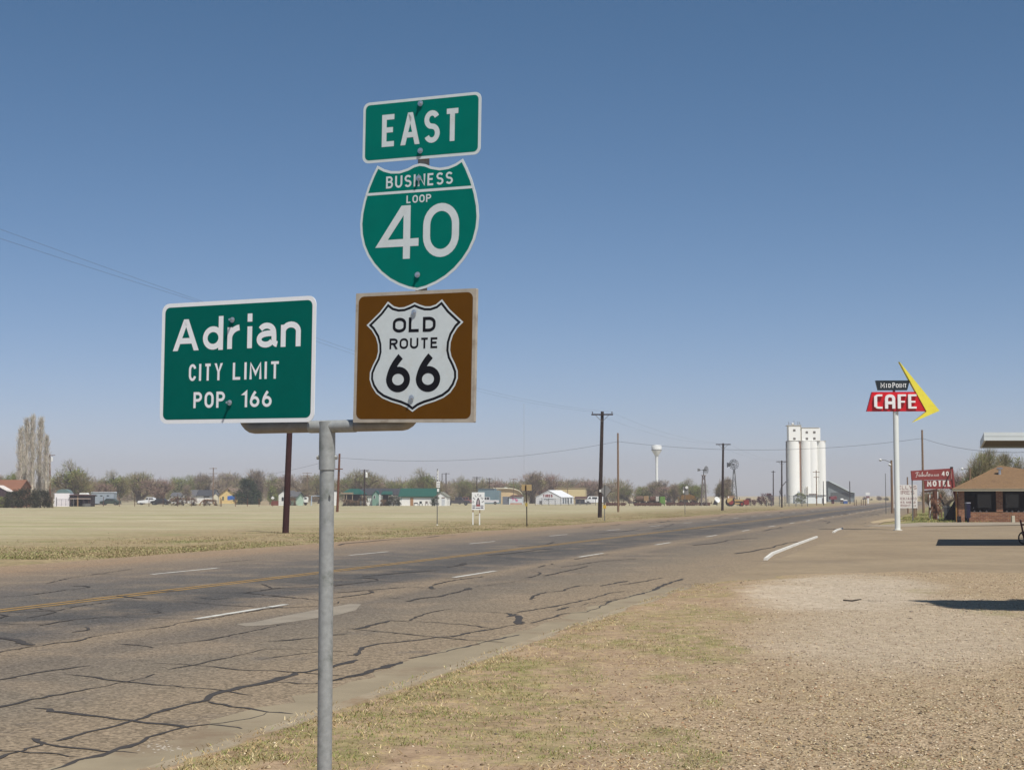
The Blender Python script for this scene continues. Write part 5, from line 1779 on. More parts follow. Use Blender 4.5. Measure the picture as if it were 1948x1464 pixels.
for x in (737,):
    MB().lathe([(.25, L.z(212)), (.6, L.z(205)), (.55, L.z(197)), (.1, L.z(192))], 10, (L.x(x), 3)).build('roof_vent', whitep, t, smooth=True)
L = Loc(860, 900, 7.215, 500, 415)
t = thing('metal_shed', 'tall blue grey corrugated metal shed behind the welcome sign', 'shed', L.loc, R(-4))
cm = MB()
x = L.x(358)
i = 0
while x < L.x(648):
    cm.box(x, x + .24, -.05 if i % 2 else .0, 6, -.3, L.z(214 + (4 if i % 3 == 0 else 0) + (22 if x > L.x(580) else 0)))
    x += .245
    i += 1
cm.build('wall', teal_metal, t)
MB().box(L.x(355), L.x(585), -.2, 6.1, L.z(212), L.z(208)).build('roof', grey_metal, t)
L = Loc(860, 900, 7.215, 870, 385)
t = thing('painted_shed', 'small pale shed with a pink mural and rusty roof below the arched roof', 'shed', L.loc, R(-6))
wl = MB().box(L.x(780), L.x(958), 0, 4, -.3, L.z(322)).build('wall', mat('pale_blue_white', (206, 214, 218), .7, .08, .6), t)
rr5 = rnd(8)
mm = MB()
for i in range(14):
    x, z = L.x(rr5.uniform(800, 895)), L.z(rr5.uniform(338, 385))
    s = rr5.uniform(.08, .3)
    mm.flat([(x + s * math.cos(q) * rr5.uniform(.6, 1.2), z + s * math.sin(q) * rr5.uniform(.6, 1.2)) for q in (0, 1.2, 2.4, 3.6, 4.9)], -.004 - .0015 * i)
mm.build('mural', mat('mural_pink', (196, 120, 150), .8, .3, 3), wl)
MB().add([(L.x(772), -.2, L.z(324)), (L.x(965), -.2, L.z(324)), (L.x(945), 4.2, L.z(296)), (L.x(800), 4.2, L.z(296))], [(0, 1, 2, 3)]).build('roof', rust, t)
MB().box(L.x(690), L.x(779), .3, 4, -.3, L.z(318)).build('side_annex', mat('annex_grey', (112, 116, 124), .8, .12), t)
MB().box(L.x(800), L.x(960), -.5, -.3, -.3, L.z(405)).build('brick_planter', mat('planter_tan', (190, 150, 128)), t)

# yellow house with the blue tarp
L = Loc(240, 900, 8.117, 1588, 430)
t = thing('house', 'yellow cream gabled house with a blue tarp on its front', 'house', L.loc, R(-6))
wl, rf = gable_front(t, L.x(1722) - L.x(1462), 12, L.z(335), L.z(234) - L.z(335), w_stucco, roof_brown, over=.35, thick=.15)
tp2 = [(1588, 350), (1650, 344), (1714, 346), (1718, 400), (1690, 407), (1650, 404), (1610, 412), (1585, 405)]
MB().prism([L.p(*q) for q in tp2], -.05, -.003).build('blue_tarp', mat('tarp_blue', (42, 104, 190), .5, .15, 2), wl)
window(wl, L.x(1502), L.x(1532), L.z(415), L.z(357), -.01, .1, fm=mat('olive_frame', (120, 116, 84)), pm=mat('olive_pane', (104, 108, 84), .4))
MB().box(L.x(1596), L.x(1624), -.06, -.003, L.z(278), L.z(250)).build('gable_vent', dirty, wl)
# white houses in the trees
L = Loc(240, 900, 8.117, 985, 455)
t = thing('house', 'white gabled house half hidden by bare trees left of the dark roofed house', 'house', L.loc, R(-25))
wl, rf = gable_front(t, L.x(1070) - L.x(870), 9, L.z(345), L.z(262) - L.z(345), w_white, roof_grey, over=.3, thick=.14)
MB().box(L.x(915), L.x(965), -.06, -.003, L.z(385), L.z(345)).build('garage_opening', dirty, wl)
L = Loc(240, 900, 8.117, 1250, 455)
t = thing('house', 'low house with wide dark grey roof among trees left of the yellow house', 'house', L.loc, R(-4))
wl, rf = gable_side(t, L.x(1100), L.x(1360), 0, 8, L.z(345), L.z(262) - L.z(345), w_white, roof_dark)
MB().box(L.x(1220), L.x(1310), -.05, -.003, L.z(372), L.z(352)).build('window', glass, wl)
L = Loc(240, 900, 8.117, 1405, 450)
t = thing('shed', 'narrow pale shed at the left edge of the yellow house', 'shed', L.loc, 0)
gable_front(t, L.x(1435) - L.x(1370), 4, L.z(345), L.z(310) - L.z(345), mat('pale_plaster', (214, 208, 184)), roof_grey, over=.1)
L = Loc(240, 900, 8.117, 800, 455)
t = thing('house', 'low pale house behind scrub left of the white gabled house', 'house', L.loc, 0)
wl, _ = gable_side(t, L.x(720), L.x(860), 0, 7, L.z(350), L.z(300) - L.z(350), w_white, roof_grey)
MB().box(L.x(760), L.x(800), -.05, -.003, L.z(385), L.z(360)).build('window', glass, wl)
L = Loc(320, 840, 5.411, 1195, 330)
t = thing('house', 'small white gabled house partly hidden behind the dark red pole', 'house', L.loc, R(-14))
wl, _ = gable_front(t, L.x(1260) - L.x(1160), 6, L.z(545), L.z(508) - L.z(545), w_white, roof_grey, over=.1)
MB().box(L.x(1180), L.x(1200), -.05, -.003, L.z(605), L.z(570)).build('window', glass, wl)
gable_side(t, L.x(1262), L.x(1320), 1, 4, L.z(565), .9, mat('pale_green_wall', (176, 200, 182)), roof_grey, names=('annex_wall', 'annex_roof'))
L = Loc(320, 840, 5.411, 1425, 335)
t = thing('caravan', 'small white caravan with dark window left of the sign post', 'caravan', L.loc, R(4))
b = MB().prism([L.p(1402, 622), L.p(1448, 622), L.p(1450, 585), L.p(1444, 566), L.p(1405, 566), L.p(1399, 585)], 0, 2).build('body', whitep, t)
MB().box(L.x(1412), L.x(1436), -.03, -.003, L.z(590), L.z(574)).build('window', glass, t)
MB().cyl((L.x(1425), -.02, .3), (L.x(1425), .2, .3), .3, n=12).build('wheel', tyre, t)
t = thing('swing_set', 'pale blue tubular frame standing left of the sign post', 'swing', at(603, 330), R(15))
fr = MB()
for x in (-1.0, 1.0):
    for y in (-.7, .7):
        fr.cyl((x, y, -.1), (x * .9, 0, 2.0), .05, n=6)
fr.cyl((-.95, 0, 2.0), (.95, 0, 2.0), .05, n=6)
fr.build('frame', mat('pale_blue_tube', (176, 196, 214)), t)
for x in (-.4, .4):
    MB().box(x - .2, x + .2, -.1, .1, .5, .54).box(x - .19, x - .17, -.01, .01, .54, 1.98).box(x + .17, x + .19, -.01, .01, .54, 1.98).build('swing_seat', dirty, t)

# left edge: orange roofed house, sheds, poplars' neighbours
L = Loc(0, 900, 8.117, 60, 268)
t = thing('house', 'brown orange roofed house with a white edged porch gable at the left edge', 'house', L.loc, R(0))
wl, rf = gable_side(t, L.x(-260), L.x(255), 2, 8, L.z(270), L.z(108) - L.z(270), mat('tan_brick', (150, 110, 92), .9, .15, 1), mat('roof_orange_brown', (130, 90, 70), .9, .12, .8))
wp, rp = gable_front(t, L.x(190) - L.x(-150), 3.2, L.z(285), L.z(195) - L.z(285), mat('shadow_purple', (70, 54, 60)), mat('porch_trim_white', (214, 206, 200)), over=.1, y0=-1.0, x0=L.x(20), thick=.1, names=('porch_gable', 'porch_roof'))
MB().box(L.x(-120), L.x(-60), 1.9, 1.997, -.1, L.z(320)).build('door', dirty, wl)
L = Loc(0, 900, 8.117, 1010, 300)
t = thing('shed', 'bright white shed with dark domed roof end behind a pipe gate', 'shed', L.loc, R(3))
wl = MB().box(L.x(880), L.x(1112), 0, 3.2, -.2, L.z(308)).build('wall', mat('shed_bright_white', (236, 232, 236), .6, .04), t)
MB().box(L.x(862), L.x(879), .2, 3.0, -.2, L.z(395)).build('side_panel', whitep, t)
MB().prism([L.p(900, 306)] + [(L.x(1000 + 100 * math.cos(R(q))), L.z(305 - 62 * math.sin(R(q)))) for q in range(170, 5, -15)] + [L.p(1108, 306)], .1, 3.0).build('roof', mat('roof_slate_green', (104, 124, 124), .7, .12), t)
L = Loc(0, 900, 8.117, 1290, 300)
t = thing('open_shed', 'dark open fronted cattle shed right of the white shed', 'shed', L.loc, R(2))
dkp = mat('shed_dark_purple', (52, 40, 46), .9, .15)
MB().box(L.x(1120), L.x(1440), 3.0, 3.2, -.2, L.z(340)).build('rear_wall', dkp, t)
MB().prism([L.p(1110, 340), L.p(1452, 345), L.p(1452, 330), L.p(1180, 322), L.p(1110, 330)], -.4, 3.4).build('roof', mat('shed_roof_brown', (92, 70, 70), .8, .15), t)
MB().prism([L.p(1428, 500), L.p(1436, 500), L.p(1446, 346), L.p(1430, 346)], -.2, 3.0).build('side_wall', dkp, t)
MB().box(L.x(1120), L.x(1440), -.2, -.1, L.z(396), L.z(384)).build('cross_rail', mat('rail_pale', (176, 160, 150)), t)
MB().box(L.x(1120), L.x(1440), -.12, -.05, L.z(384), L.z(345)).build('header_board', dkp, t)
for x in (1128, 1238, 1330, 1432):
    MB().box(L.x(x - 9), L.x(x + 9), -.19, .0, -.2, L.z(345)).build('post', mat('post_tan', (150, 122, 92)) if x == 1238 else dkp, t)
L = Loc(0, 900, 8.117, 1610, 345)
t = thing('trailer_home', 'long low blue grey trailer behind the cattle shed', 'trailer', L.loc, R(1))
b = MB().box(L.x(1435), L.x(1785), 0, 3, .3, L.z(300)).build('body', mat('trailer_blue_grey', (156, 166, 176), .6, .08), t)
MB().prism([L.p(1430, 300), L.p(1790, 300), L.p(1782, 286), L.p(1440, 286)], -.1, 3.1).build('roof', mat('trailer_roof', (186, 192, 198)), t)
for x in (1500, 1580, 1680):
    MB().box(L.x(x), L.x(x + 34), -.04, -.003, L.z(352), L.z(338)).build('window', glass, b)
L = Loc(0, 900, 8.117, 1315, 325)
o = MB().prism([L.p(1250, 325), L.p(1375, 325), L.p(1360, 300), L.p(1265, 300)], 0, 2).build('camper_top', whitep)
o.location = L.loc
tag(o, 'white camper top showing above the cattle shed roof', 'camper top')
L = Loc(0, 900, 8.117, 1370, 294)
t = thing('water_trough', 'low grey water trough in front of the cattle shed', 'trough', L.loc, 0)
MB().lathe([(.75, -.1), (.78, .55), (.7, .55), (.68, .1)], 16).build('tank', steelg, t)

# pipe gate and fences
L = Loc(0, 900, 8.117, 1010, 292)
t = thing('pipe_gate', 'grey tubular farm gate with six rails in front of the white shed', 'gate', L.loc, 0)
gt = MB()
for z in range(6):
    zz = .25 + .23 * z
    gt.cyl((L.x(915), 0, zz), (L.x(1108), 0, zz), .025, n=6)
for x in (915, 985, 1050, 1108):
    gt.cyl((L.x(x), 0, .1), (L.x(x), 0, 1.42), .03, n=6)
gt.build('frame', mat('gate_grey', (112, 104, 116), .6), t)
MB().cyl((L.x(905), 0, -.2), (L.x(905), 0, 1.7), .07, n=8).build('post', steelg, t)


def fence(label, px0, px1, Y, h, n, m, rails=3, mesh=None, tall=()):
    t = thing('wire_fence', label, 'fence', at((px0 + px1) / 2, Y), 0)
    x0, x1 = (px0 - px1) / 2 * K(Y), (px1 - px0) / 2 * K(Y)
    rf_ = rnd(int(px0))
    for i in range(n + 1):
        x = x0 + (x1 - x0) * i / n + rf_.uniform(-.3, .3)
        hh = h * (1.35 if i in tall else rf_.uniform(.9, 1.1))
        MB().cyl((x, 0, -.3), (x + rf_.uniform(-.05, .05), 0, hh), .07, .06, 6).build('post', m, t)
    wm = MB()
    for k in range(rails):
        z = h * (.3 + .65 * k / max(1, rails - 1))
        wm.cyl((x0, .0, z), (x1, .0, z), .013, n=4)
    if mesh:
        q = 0.22
        nn = int((x1 - x0) / q)
        for i in range(nn):
            x = x0 + q * i
            wm.add([(x, .01, .05), (x + .02, .01, .05), (x + .02 + q * 2, .01, h * .97), (x + q * 2, .01, h * .97)], [(0, 1, 2, 3)])
            wm.add([(x + q * 2, .015, .05), (x + .02 + q * 2, .015, .05), (x + .02, .015, h * .97), (x, .015, h * .97)], [(0, 1, 2, 3)])
    wm.build('wire', mesh or steelg, t)
    return t


fence('rusty wire fence with dark posts in front of the parked white truck', 176, 420, 300, 1.7, 9, rust, 4, tall=(3, 5, 6))
fence('low wire fence with brown posts in front of the yellow house', 425, 545, 300, 1.5, 5, redw, 3, tall=(1,))
chain = mat('chain_link', (132, 134, 140), .6, .1, metal=.3)
fence('grey chain link fence left of the white building by the silos', 1456, 1533, 300, 2.1, 7, steelg, 2, chain)
fence('thin wire fence in front of the tire shop', 1020, 1130, 340, 1.5, 9, steelg, 3, chain)
fence('low wire fence along the rusty machinery', 1150, 1345, 330, 1.3, 12, rust, 3)
fence('short dark fence beyond the blue box by the grain shed', 1622, 1644, 330, 1.3, 4, rust, 3)

# ---------------------------------------------------------------- silos, tower, windmills
L = Loc(1490, 780, 7.707, 340, 450)
conc = mat('silo_white', (249, 249, 244), .7, .04, .12, stain=(222, 216, 202), sscale=.12, samt=.3)
t = thing('grain_elevator', 'tall white concrete grain elevator with round silos and square head houses', 'grain elevator', L.loc, 0)
for cx, r, y, ztop in ((150, 94, 0.0, 460), (336, 80, 0, 456), (424, 80, 0.15, 456), (562, 64, .7, 456)):
    rr = r * L.k
    MB().cyl((L.x(cx), y + rr, -.3), (L.x(cx), y + rr, L.z(ztop)), rr, n=40).build('silo', conc, t, smooth=True)
MB().box(L.x(218), L.x(252), 1.0, 3.2, -.3, L.z(452)).build('rusty_leg', mat('rust_orange', (150, 116, 94), .8, .15, .3), t)
MB().box(L.x(48), L.x(64), 1.4, 2.6, -.3, L.z(456)).build('edge_shade_strip', mat('edge_shade_grey', (112, 108, 106), .7, .12), t)  # grey strip painting the shaded left edge of the silo
MB().box(L.x(56), L.x(622), .9, 3.4, L.z(457), L.z(450)).build('roof_slab', mat('slab_grey', (190, 182, 166), .8), t)
hh = MB().box(L.x(75), L.x(246), .35, 3.4, L.z(450), L.z(230)).build('head_house', conc, t)
MB().box(L.x(58), L.x(262), .2, 3.6, L.z(230), L.z(222)).build('roof', mat('slab_grey', (190, 182, 166)), hh)
dw = mat('louvre_grey', (110, 104, 96), .7)
for x, z in ((157, 297), (157, 420)):
    MB().box(L.x(x - 17), L.x(x + 17), .28, .345, L.z(z + 15), L.z(z - 15)).build('window', dw, hh)
hb = MB().box(L.x(268), L.x(540), .6, 3.2, L.z(450), L.z(262)).build('head_house', conc, t)
MB().box(L.x(262), L.x(524), .5, 3.3, L.z(262), L.z(256)).build('roof', mat('slab_grey', (190, 182, 166)), hb)
for x, z in ((342, 326), (452, 325), (342, 420), (452, 417)):
    MB().box(L.x(x - 17), L.x(x + 17), .53, .595, L.z(z + 15), L.z(z - 15)).build('window', dw, hb)
MB().box(L.x(247), L.x(267), .9, 3.0, L.z(450), L.z(235)).build('joint_panel', mat('slab_grey', (190, 182, 166)), t)
eq = MB().lathe([(.3, L.z(222)), (.42, L.z(212)), (.42, L.z(195)), (.2, L.z(184))], 12, (L.x(152), 2)).build('roof_fan', whitep, t, smooth=True)
rl = MB()
for x0, z0, x1, z1 in ((85, 222, 85, 165), (165, 222, 165, 150), (215, 222, 215, 165), (235, 222, 240, 172), (240, 172, 262, 222), (85, 195, 130, 195)):
    rl.cyl((L.x(x0), 1.6, L.z(z0)), (L.x(x1), 1.6, L.z(z1)), .05, n=5)
rl.build('roof_rail', steelg, t)
sp = MB().tube([(L.x(50), .3, L.z(1020)), (L.x(-40), .1, L.z(1120)), (L.x(-62), .0, L.z(1190)), (L.x(-40), 0, L.z(1255))], [.16, .16, .22, .3], 8)
sp.cyl((L.x(-38), .1, L.z(1240)), (L.x(-38), .1, -.2), .07, n=6).cyl((L.x(-75), .1, L.z(1180)), (L.x(-60), .1, -.2), .05, n=6)
sp.build('loading_spout', mat('spout_dark', (104, 102, 104), .7, .15), t)
MB().cyl((L.x(-70), .1, L.z(758)), (L.x(50), .3, L.z(762)), .05, n=5).build('guy_pipe', steelg, t)
for x in (312, 334):
    MB().cyl((L.x(x), -.25, 1.5), (L.x(x), -.25, L.z(1115)), .09, n=6).build('vent_pipe', mat('slab_grey', (190, 182, 166)), t)

L = Loc(1490, 780, 7.707, 355, 440)
t = thing('office_building', 'low white building with dark roof at the foot of the silos', 'building', L.loc, 0)
wl = MB().box(L.x(150), L.x(560), 0, 3, -.2, L.z(1262)).build('wall', mat('wall_bright_white', (226, 232, 234), .7, .05, .5), t)
MB().prism([L.p(140, 1262), L.p(340, 1262), L.p(255, 1215), L.p(215, 1215)], .2, 3).build('roof', mat('roof_slate', (96, 100, 104)), t)
MB().box(L.x(340), L.x(600), -.15, 3, L.z(1260), L.z(1242)).build('flat_roof', mat('roof_slate', (96, 100, 104)), t)
MB().box(L.x(190), L.x(225), -.3, -.02, L.z(1285), L.z(1185)).build('chimney', mat('pale_chimney', (206, 212, 218)), t)
MB().box(L.x(362), L.x(480), .3, 1, L.z(1240), L.z(1224)).build('rust_box', rust, t)
MB().box(L.x(560), L.x(604), .1, 2.8, L.z(1256), L.z(1248)).build('awning', steelg, t)
for x, w2 in ((278, 40), (452, 26)):
    MB().box(L.x(x), L.x(x + w2), -.04, -.003, L.z(1288), L.z(1270)).build('window', glass, wl)
MB().box(L.x(545), L.x(562), -.06, -.003, -.1, L.z(1285)).build('door', mat('grey_door', (110, 108, 108)), wl)
L = Loc(1490, 780, 7.707, 830, 458)
t = thing('grain_shed', 'grey metal grain shed with one long sloping roof right of the silos', 'shed', L.loc, 0)
MB().prism([L.p(634, 1345), L.p(634, 1040), L.p(945, 1200), L.p(1022, 1214), L.p(1022, 1345)], 0, 9).build('wall', mat('shed_grey_metal', (124, 132, 134), .6, .1, .3), t)
rp_ = [(628, 1036), (945, 1196), (1030, 1213)]
MB().prism([L.p(628, 1036), L.p(945, 1197), L.p(1030, 1213), L.p(1030, 1203), L.p(965, 1190), L.p(660, 1030)], -.8, 9.6).build('roof', mat('roof_pale_metal', (190, 200, 204), .45, .06, .3), t)
MB().prism([L.p(672, 1338), L.p(672, 1205), L.p(900, 1205), L.p(940, 1225), L.p(940, 1338)], -.04, -.003).build('doorway', mat('doorway_dark', (88, 92, 92), .8, .1), t)

L = Loc(940, 760, 5.856, 1805, 520)
t = thing('water_tower', 'white single pedestal water tower on the horizon', 'water tower', L.loc, 0)
r = lambda v: v * L.k
MB().lathe([(r(22), -.3), (r(15), L.z(960)), (r(14.5), L.z(720)), (r(17), L.z(640)), (r(22), L.z(620)), (r(54), L.z(575)), (r(56), L.z(560)), (r(57), L.z(518)), (r(52), L.z(510)), (r(20), L.z(507)), (r(3), L.z(505))], 40).build('tank_and_stem', mat('tower_white', (230, 232, 230), .5, .03, .2), t, smooth=True)
MB().lathe([(r(57.5), L.z(566)), (r(58.5), L.z(564)), (r(58.5), L.z(561)), (r(57.5), L.z(559))], 40).build('walkway', steelg, t)


def windmill(label, Lm, hub, rad, top, base_w, tail, yaw, blades, m, taper_top, wood=False):
    t = thing('windmill', label, 'windmill', Lm.loc, 0)
    hz, hr = Lm.z(hub[1]), rad * Lm.k
    zt_ = Lm.z(top)
    tw_ = MB()
    b2, t2 = base_w * Lm.k / 2, taper_top * Lm.k / 2
    lr = .1 if wood else .06
    for sx in (-1, 1):
        for sy in (-1, 1):
            tw_.cyl((sx * b2, sy * b2, -.2), (sx * t2, sy * t2, zt_), lr, n=5)
    n = 5
    for i in range(n):
        z0, z1 = zt_ * i / n, zt_ * (i + 1) / n
        w0, w1 = b2 + (t2 - b2) * i / n, b2 + (t2 - b2) * (i + 1) / n
        for sy in (-1, 1):
            tw_.cyl((-w1, sy * w1, z1), (w1, sy * w1, z1), lr * .6, n=4)
            tw_.cyl((sy * w1, -w1, z1), (sy * w1, w1, z1), lr * .6, n=4)
            tw_.cyl((-w0, sy * w0, z0), (w1, sy * w1, z1), lr * .45, n=4)
            tw_.cyl((w0, sy * w0, z0), (-w1, sy * w1, z1), lr * .45, n=4)
    tw_.build('tower', mat('weathered_grey_wood', (122, 112, 108), .9, .2) if wood else steelg, t)
    if wood:
        MB().box(-t2 * 2.2, t2 * 2.2, -t2 * 2.2, t2 * 2.2, zt_, zt_ + .1).build('platform', greyw, t)
    hx = Lm.x(hub[0])
    T = Matrix.Translation((hx, 0, hz)) @ Matrix.Rotation(yaw, 4, 'Z')
    wh = MB(T)
    for i in range(blades):
        a = 2 * math.pi * i / blades
        w_ = 2 * math.pi * hr / blades * .24
        c_, s_ = math.cos(a), math.sin(a)
        pts = []
        for rr, ww in ((hr * .38, w_ * .45), (hr, w_)):
            for sg in (-1, 1):
                pts.append((rr * c_ - sg * ww * s_, -.5 + sg * ww * .45, rr * s_ + sg * ww * c_))
        wh.add(pts, [(0, 1, 3, 2)])
    for rr in (hr * .55, hr * .93):
        wh.tube([(rr * math.cos(q), -.47, rr * math.sin(q)) for q in [2 * math.pi * i / 24 for i in range(25)]], .03, 4)
    for i in range(0, blades, 3):
        a = 2 * math.pi * i / blades
        wh.cyl((0, -.5, 0), (hr * .95 * math.cos(a), -.47, hr * .95 * math.sin(a)), .03, n=4)
    wh.build('wheel', m, t)
    MB(T).cyl((0, -.6, 0), (0, .3, 0), .16, n=8).build('hub', m, t)
    vx, vz0, vz1, vx1 = (Lm.x(tail[0]), Lm.z(tail[1]), Lm.z(tail[2]), Lm.x(tail[3]))
    vn_ = MB().prism([(vx, vz0), (vx1, hz - .18), (vx1, hz + .18), (vx, vz1)], .5, .54)
    vn_.cyl((vx1, .52, hz), (hx, .1, hz), .05, n=5)
    vn_.build('tail_vane', m, t)
    MB().cyl((0, 0, zt_ - .1), (0, 0, hz), .09, n=6).build('mast', steelg, t)
    return t


mill_m = mat('mill_grey', (112, 112, 112), .5, .12, 1.0, metal=.3)
windmill('shorter wooden windmill with small turned wheel and tail', Loc(1300, 860, 8.8545, 328, 322), (340, 300), 66, 395, 92, (232, 322, 272, 278), R(48), 18, mill_m, 36, True)
windmill('taller steel windmill with many bladed wheel facing the road', Loc(1300, 860, 8.8545, 840, 325), (824, 208), 88, 290, 108, (726, 260, 172, 790), R(12), 16, mat('mill_dark', (84, 86, 90), .5, .12, 1.0, metal=.3), 20)

t = thing('radio_mast', 'very thin tall radio mast rising behind the trees', 'radio mast', at(996.5, 900), 0)
ms = MB()
ht = EYE + (945 - 768) * K(900)
for i in range(3):
    a = 2.1 * i
    ms.cyl((.22 * math.cos(a), .22 * math.sin(a), -.3), (.22 * math.cos(a), .22 * math.sin(a), ht), .045, n=4)
for k in range(60):
    z = ht * k / 60
    a = 2.1 * (k % 3)
    ms.cyl((.22 * math.cos(a), .22 * math.sin(a), z), (.22 * math.cos(a + 2.1), .22 * math.sin(a + 2.1), z + ht / 60), .03, n=4)
ms.build('lattice', mat('mast_grey', (150, 152, 160), .6), t)

L = Loc(1440, 920, 8.8545, 1838, 430)
t = thing('pillar_sign', 'white roadside sign on a single white post far down the road', 'sign', L.loc, 0)
MB().box(L.x(1828), L.x(1852), -.15, .15, -.2, L.z(240)).build('post', whitep, t)
MB().prism([L.p(1800, 190), L.p(1868, 190), L.p(1874, 145), L.p(1795, 145)], -.12, .12).build('board', whitep, t)
MB().box(L.x(1812), L.x(1866), -.1, .1, L.z(235), L.z(205)).build('lower_board', mat('dull_red', (120, 84, 84)), t)


# ---------------------------------------------------------------- vehicles and farm machinery
def wheel(par, x, y, r, w, m=tyre, hubm=None):
    o = MB().cyl((x, y - w / 2, r), (x, y + w / 2, r), r, n=14).build('wheel', m, par)
    MB().cyl((x, y - w / 2 - .02, r), (x, y - w / 2 - .004, r), r * .55, n=10).build('rim', hubm or steelg, o)
    return o


def vehicle(label, px, base_py, k, length, prof, glassp, wheels, m, yaw=0.0, cat='pickup truck', name='pickup_truck', Y=None, group=None):
    """side view profile in metres, front to the left"""
    Y = Y or 5250 / (base_py - 945)
    t = thing(name, label, cat, at(px, Y), yaw, group)
    b = MB().prism(prof, -.9, .9).build('body', m, t)
    for g in glassp:
        MB().prism(g, -.915, -.905).build('window', glass, t)
    for x in wheels:
        for y in (-.78, .78):
            wheel(t, x, y, .36, .24)
    return t


PICK = [(-2.6, .45), (2.6, .45), (2.65, .75), (2.6, 1.05), (.55, 1.05), (.45, 1.75), (-.75, 1.78), (-1.25, 1.15), (-2.5, 1.02), (-2.65, .7)]
PG = [[(-1.05, 1.15), (-.3, 1.15), (-.3, 1.68), (-.72, 1.68)], [(-.2, 1.15), (.38, 1.15), (.32, 1.68), (-.2, 1.68)]]
flipx = lambda P: [(-x, z) for x, z in P]
vehicle('white crew truck with boxy rear parked before the trees on the left', 285, 957, 1, 5, [(-3.0, .6), (2.7, .6), (3.0, 1.1), (2.4, 1.9), (1.6, 2.35), (-.2, 2.4), (-.7, 1.5), (-2.8, 1.3), (-3.1, .9)],
        [[(-.55, 1.6), (.2, 1.6), (.2, 2.2), (-.25, 2.2)], [(.4, 1.7), (2.0, 1.7), (1.6, 2.1), (.4, 2.1)]], (-2.0, 1.8), mat('truck_white', (232, 234, 236), .4, .03), Y=355).scale = (.72, .72, .72)
vehicle('dark grey pickup truck parked right of the white gabled shed', 871, 960.5, 1, 5, flipx(PICK), [flipx(g) for g in PG], (-1.7, 1.75), mat('car_dark_grey', (78, 76, 80), .4, .08), Y=335)
vehicle('white and maroon pickup truck parked behind the welcome sign', 928, 959, 1, 5, PICK, PG, (-1.7, 1.75), mat('car_white_dull', (206, 204, 206), .4, .05), Y=372)
vehicle('faded red pickup truck half hidden left of the welcome sign', 888, 958.5, 1, 5, PICK, PG, (-1.7, 1.75), mat('car_faded_red', (140, 92, 90), .6, .1), Y=392)
vehicle('white van parked right of the open shed beside the tall dark pole', 1129, 958.5, 1, 5, [(-2.3, .4), (2.3, .4), (2.3, 1.9), (-1.3, 1.95), (-1.9, 1.2), (-2.35, 1.0)], [[(-1.6, 1.25), (-.8, 1.25), (-.8, 1.75), (-1.2, 1.75)], [(-.5, 1.25), (.8, 1.25), (.8, 1.75), (-.5, 1.75)]], (-1.5, 1.5), mat('truck_white', (232, 234, 236)), cat='van', name='van', Y=400)
vehicle('small white car parked by the bare trees before the pale house', 333, 956.5, 1, 4, [(-2.1, .35), (2.1, .35), (2.15, .85), (1.4, .95), (.8, 1.4), (-.7, 1.42), (-1.2, .95), (-2.1, .85)], [[(-.95, .98), (-.1, .98), (-.1, 1.32), (-.6, 1.32)], [(.05, .98), (1.0, .98), (.7, 1.32), (.05, 1.32)]], (-1.3, 1.3), mat('truck_white', (232, 234, 236)), cat='car', name='parked_car', Y=410)
vehicle('dark green car parked right of the long trailer', 214, 957.5, 1, 4, [(-2.1, .35), (2.1, .35), (2.15, .85), (1.4, .95), (.8, 1.4), (-.7, 1.42), (-1.2, .95), (-2.1, .85)], [[(-.95, .98), (-.1, .98), (-.1, 1.32), (-.6, 1.32)], [(.05, .98), (1.0, .98), (.7, 1.32), (.05, 1.32)]], (-1.3, 1.3), mat('car_dark_green', (58, 72, 66), .4, .08), cat='car', name='parked_car', Y=345)
vehicle('dark car parked in the shade right of the white crew truck', 309, 957.5, 1, 4, [(-2.1, .35), (2.1, .35), (2.15, .85), (1.4, .95), (.8, 1.4), (-.7, 1.42), (-1.2, .95), (-2.1, .85)], [[(-.95, .98), (-.1, .98), (-.1, 1.32), (-.6, 1.32)], [(.05, .98), (1.0, .98), (.7, 1.32), (.05, 1.32)]], (-1.3, 1.3), mat('car_black', (48, 46, 50), .4, .08), cat='car', name='parked_car', Y=352)

# tractor
L = Loc(1300, 860, 8.8545, 900, 303)
t = thing('tractor', 'yellow and red tractor with big rear wheels left of the purple bush', 'tractor', L.loc, 0)
ty = mat('tractor_yellow', (186, 156, 104), .6, .12, 1.0)
trd = mat('tractor_red', (128, 48, 42), .7, .15, 1.0)
MB().prism([L.p(805, 870), L.p(985, 870), L.p(985, 798), L.p(805, 790)], -.45, .45).build('hood', ty, t)
MB().box(L.x(850), L.x(970), -.47, -.455, L.z(845), L.z(822)).build('grille', dirty, t)
MB().prism([L.p(720, 850), L.p(800, 800), L.p(800, 770), L.p(718, 770), L.p(705, 830)], -1.0, -.5).build('fender', ty, t)
MB().box(L.x(718), L.x(830), -.5, .6, L.z(770), L.z(735)).build('cab_roof', mat('cab_tan', (148, 118, 96)), t)
MB().box(L.x(728), L.x(745), -.55, -.45, L.z(770), L.z(740)).build('lamp', whitep, t)
MB().box(L.x(985), L.x(1075), -.7, .7, L.z(880), L.z(800)).build('front_weight', trd, t)
for y in (-.95, .75):
    w_ = MB().cyl((L.x(770), y, .78), (L.x(770), y + .35, .78), .78, n=20).build('rear_wheel', tyre, t)
    MB().cyl((L.x(770), y - .03, .78), (L.x(770), y - .005, .78), .5, n=16).build('rim', trd, w_)
    w_ = MB().cyl((L.x(955), y + .1, .42), (L.x(955), y + .35, .42), .42, n=16).build('front_wheel', tyre, t)
    MB().cyl((L.x(955), y + .07, .42), (L.x(955), y + .095, .42), .25, n=12).build('rim', trd, w_)
MB().cyl((L.x(925), 0, L.z(795)), (L.x(925), 0, L.z(760)), .05, n=6).build('exhaust_pipe', dirty, t)
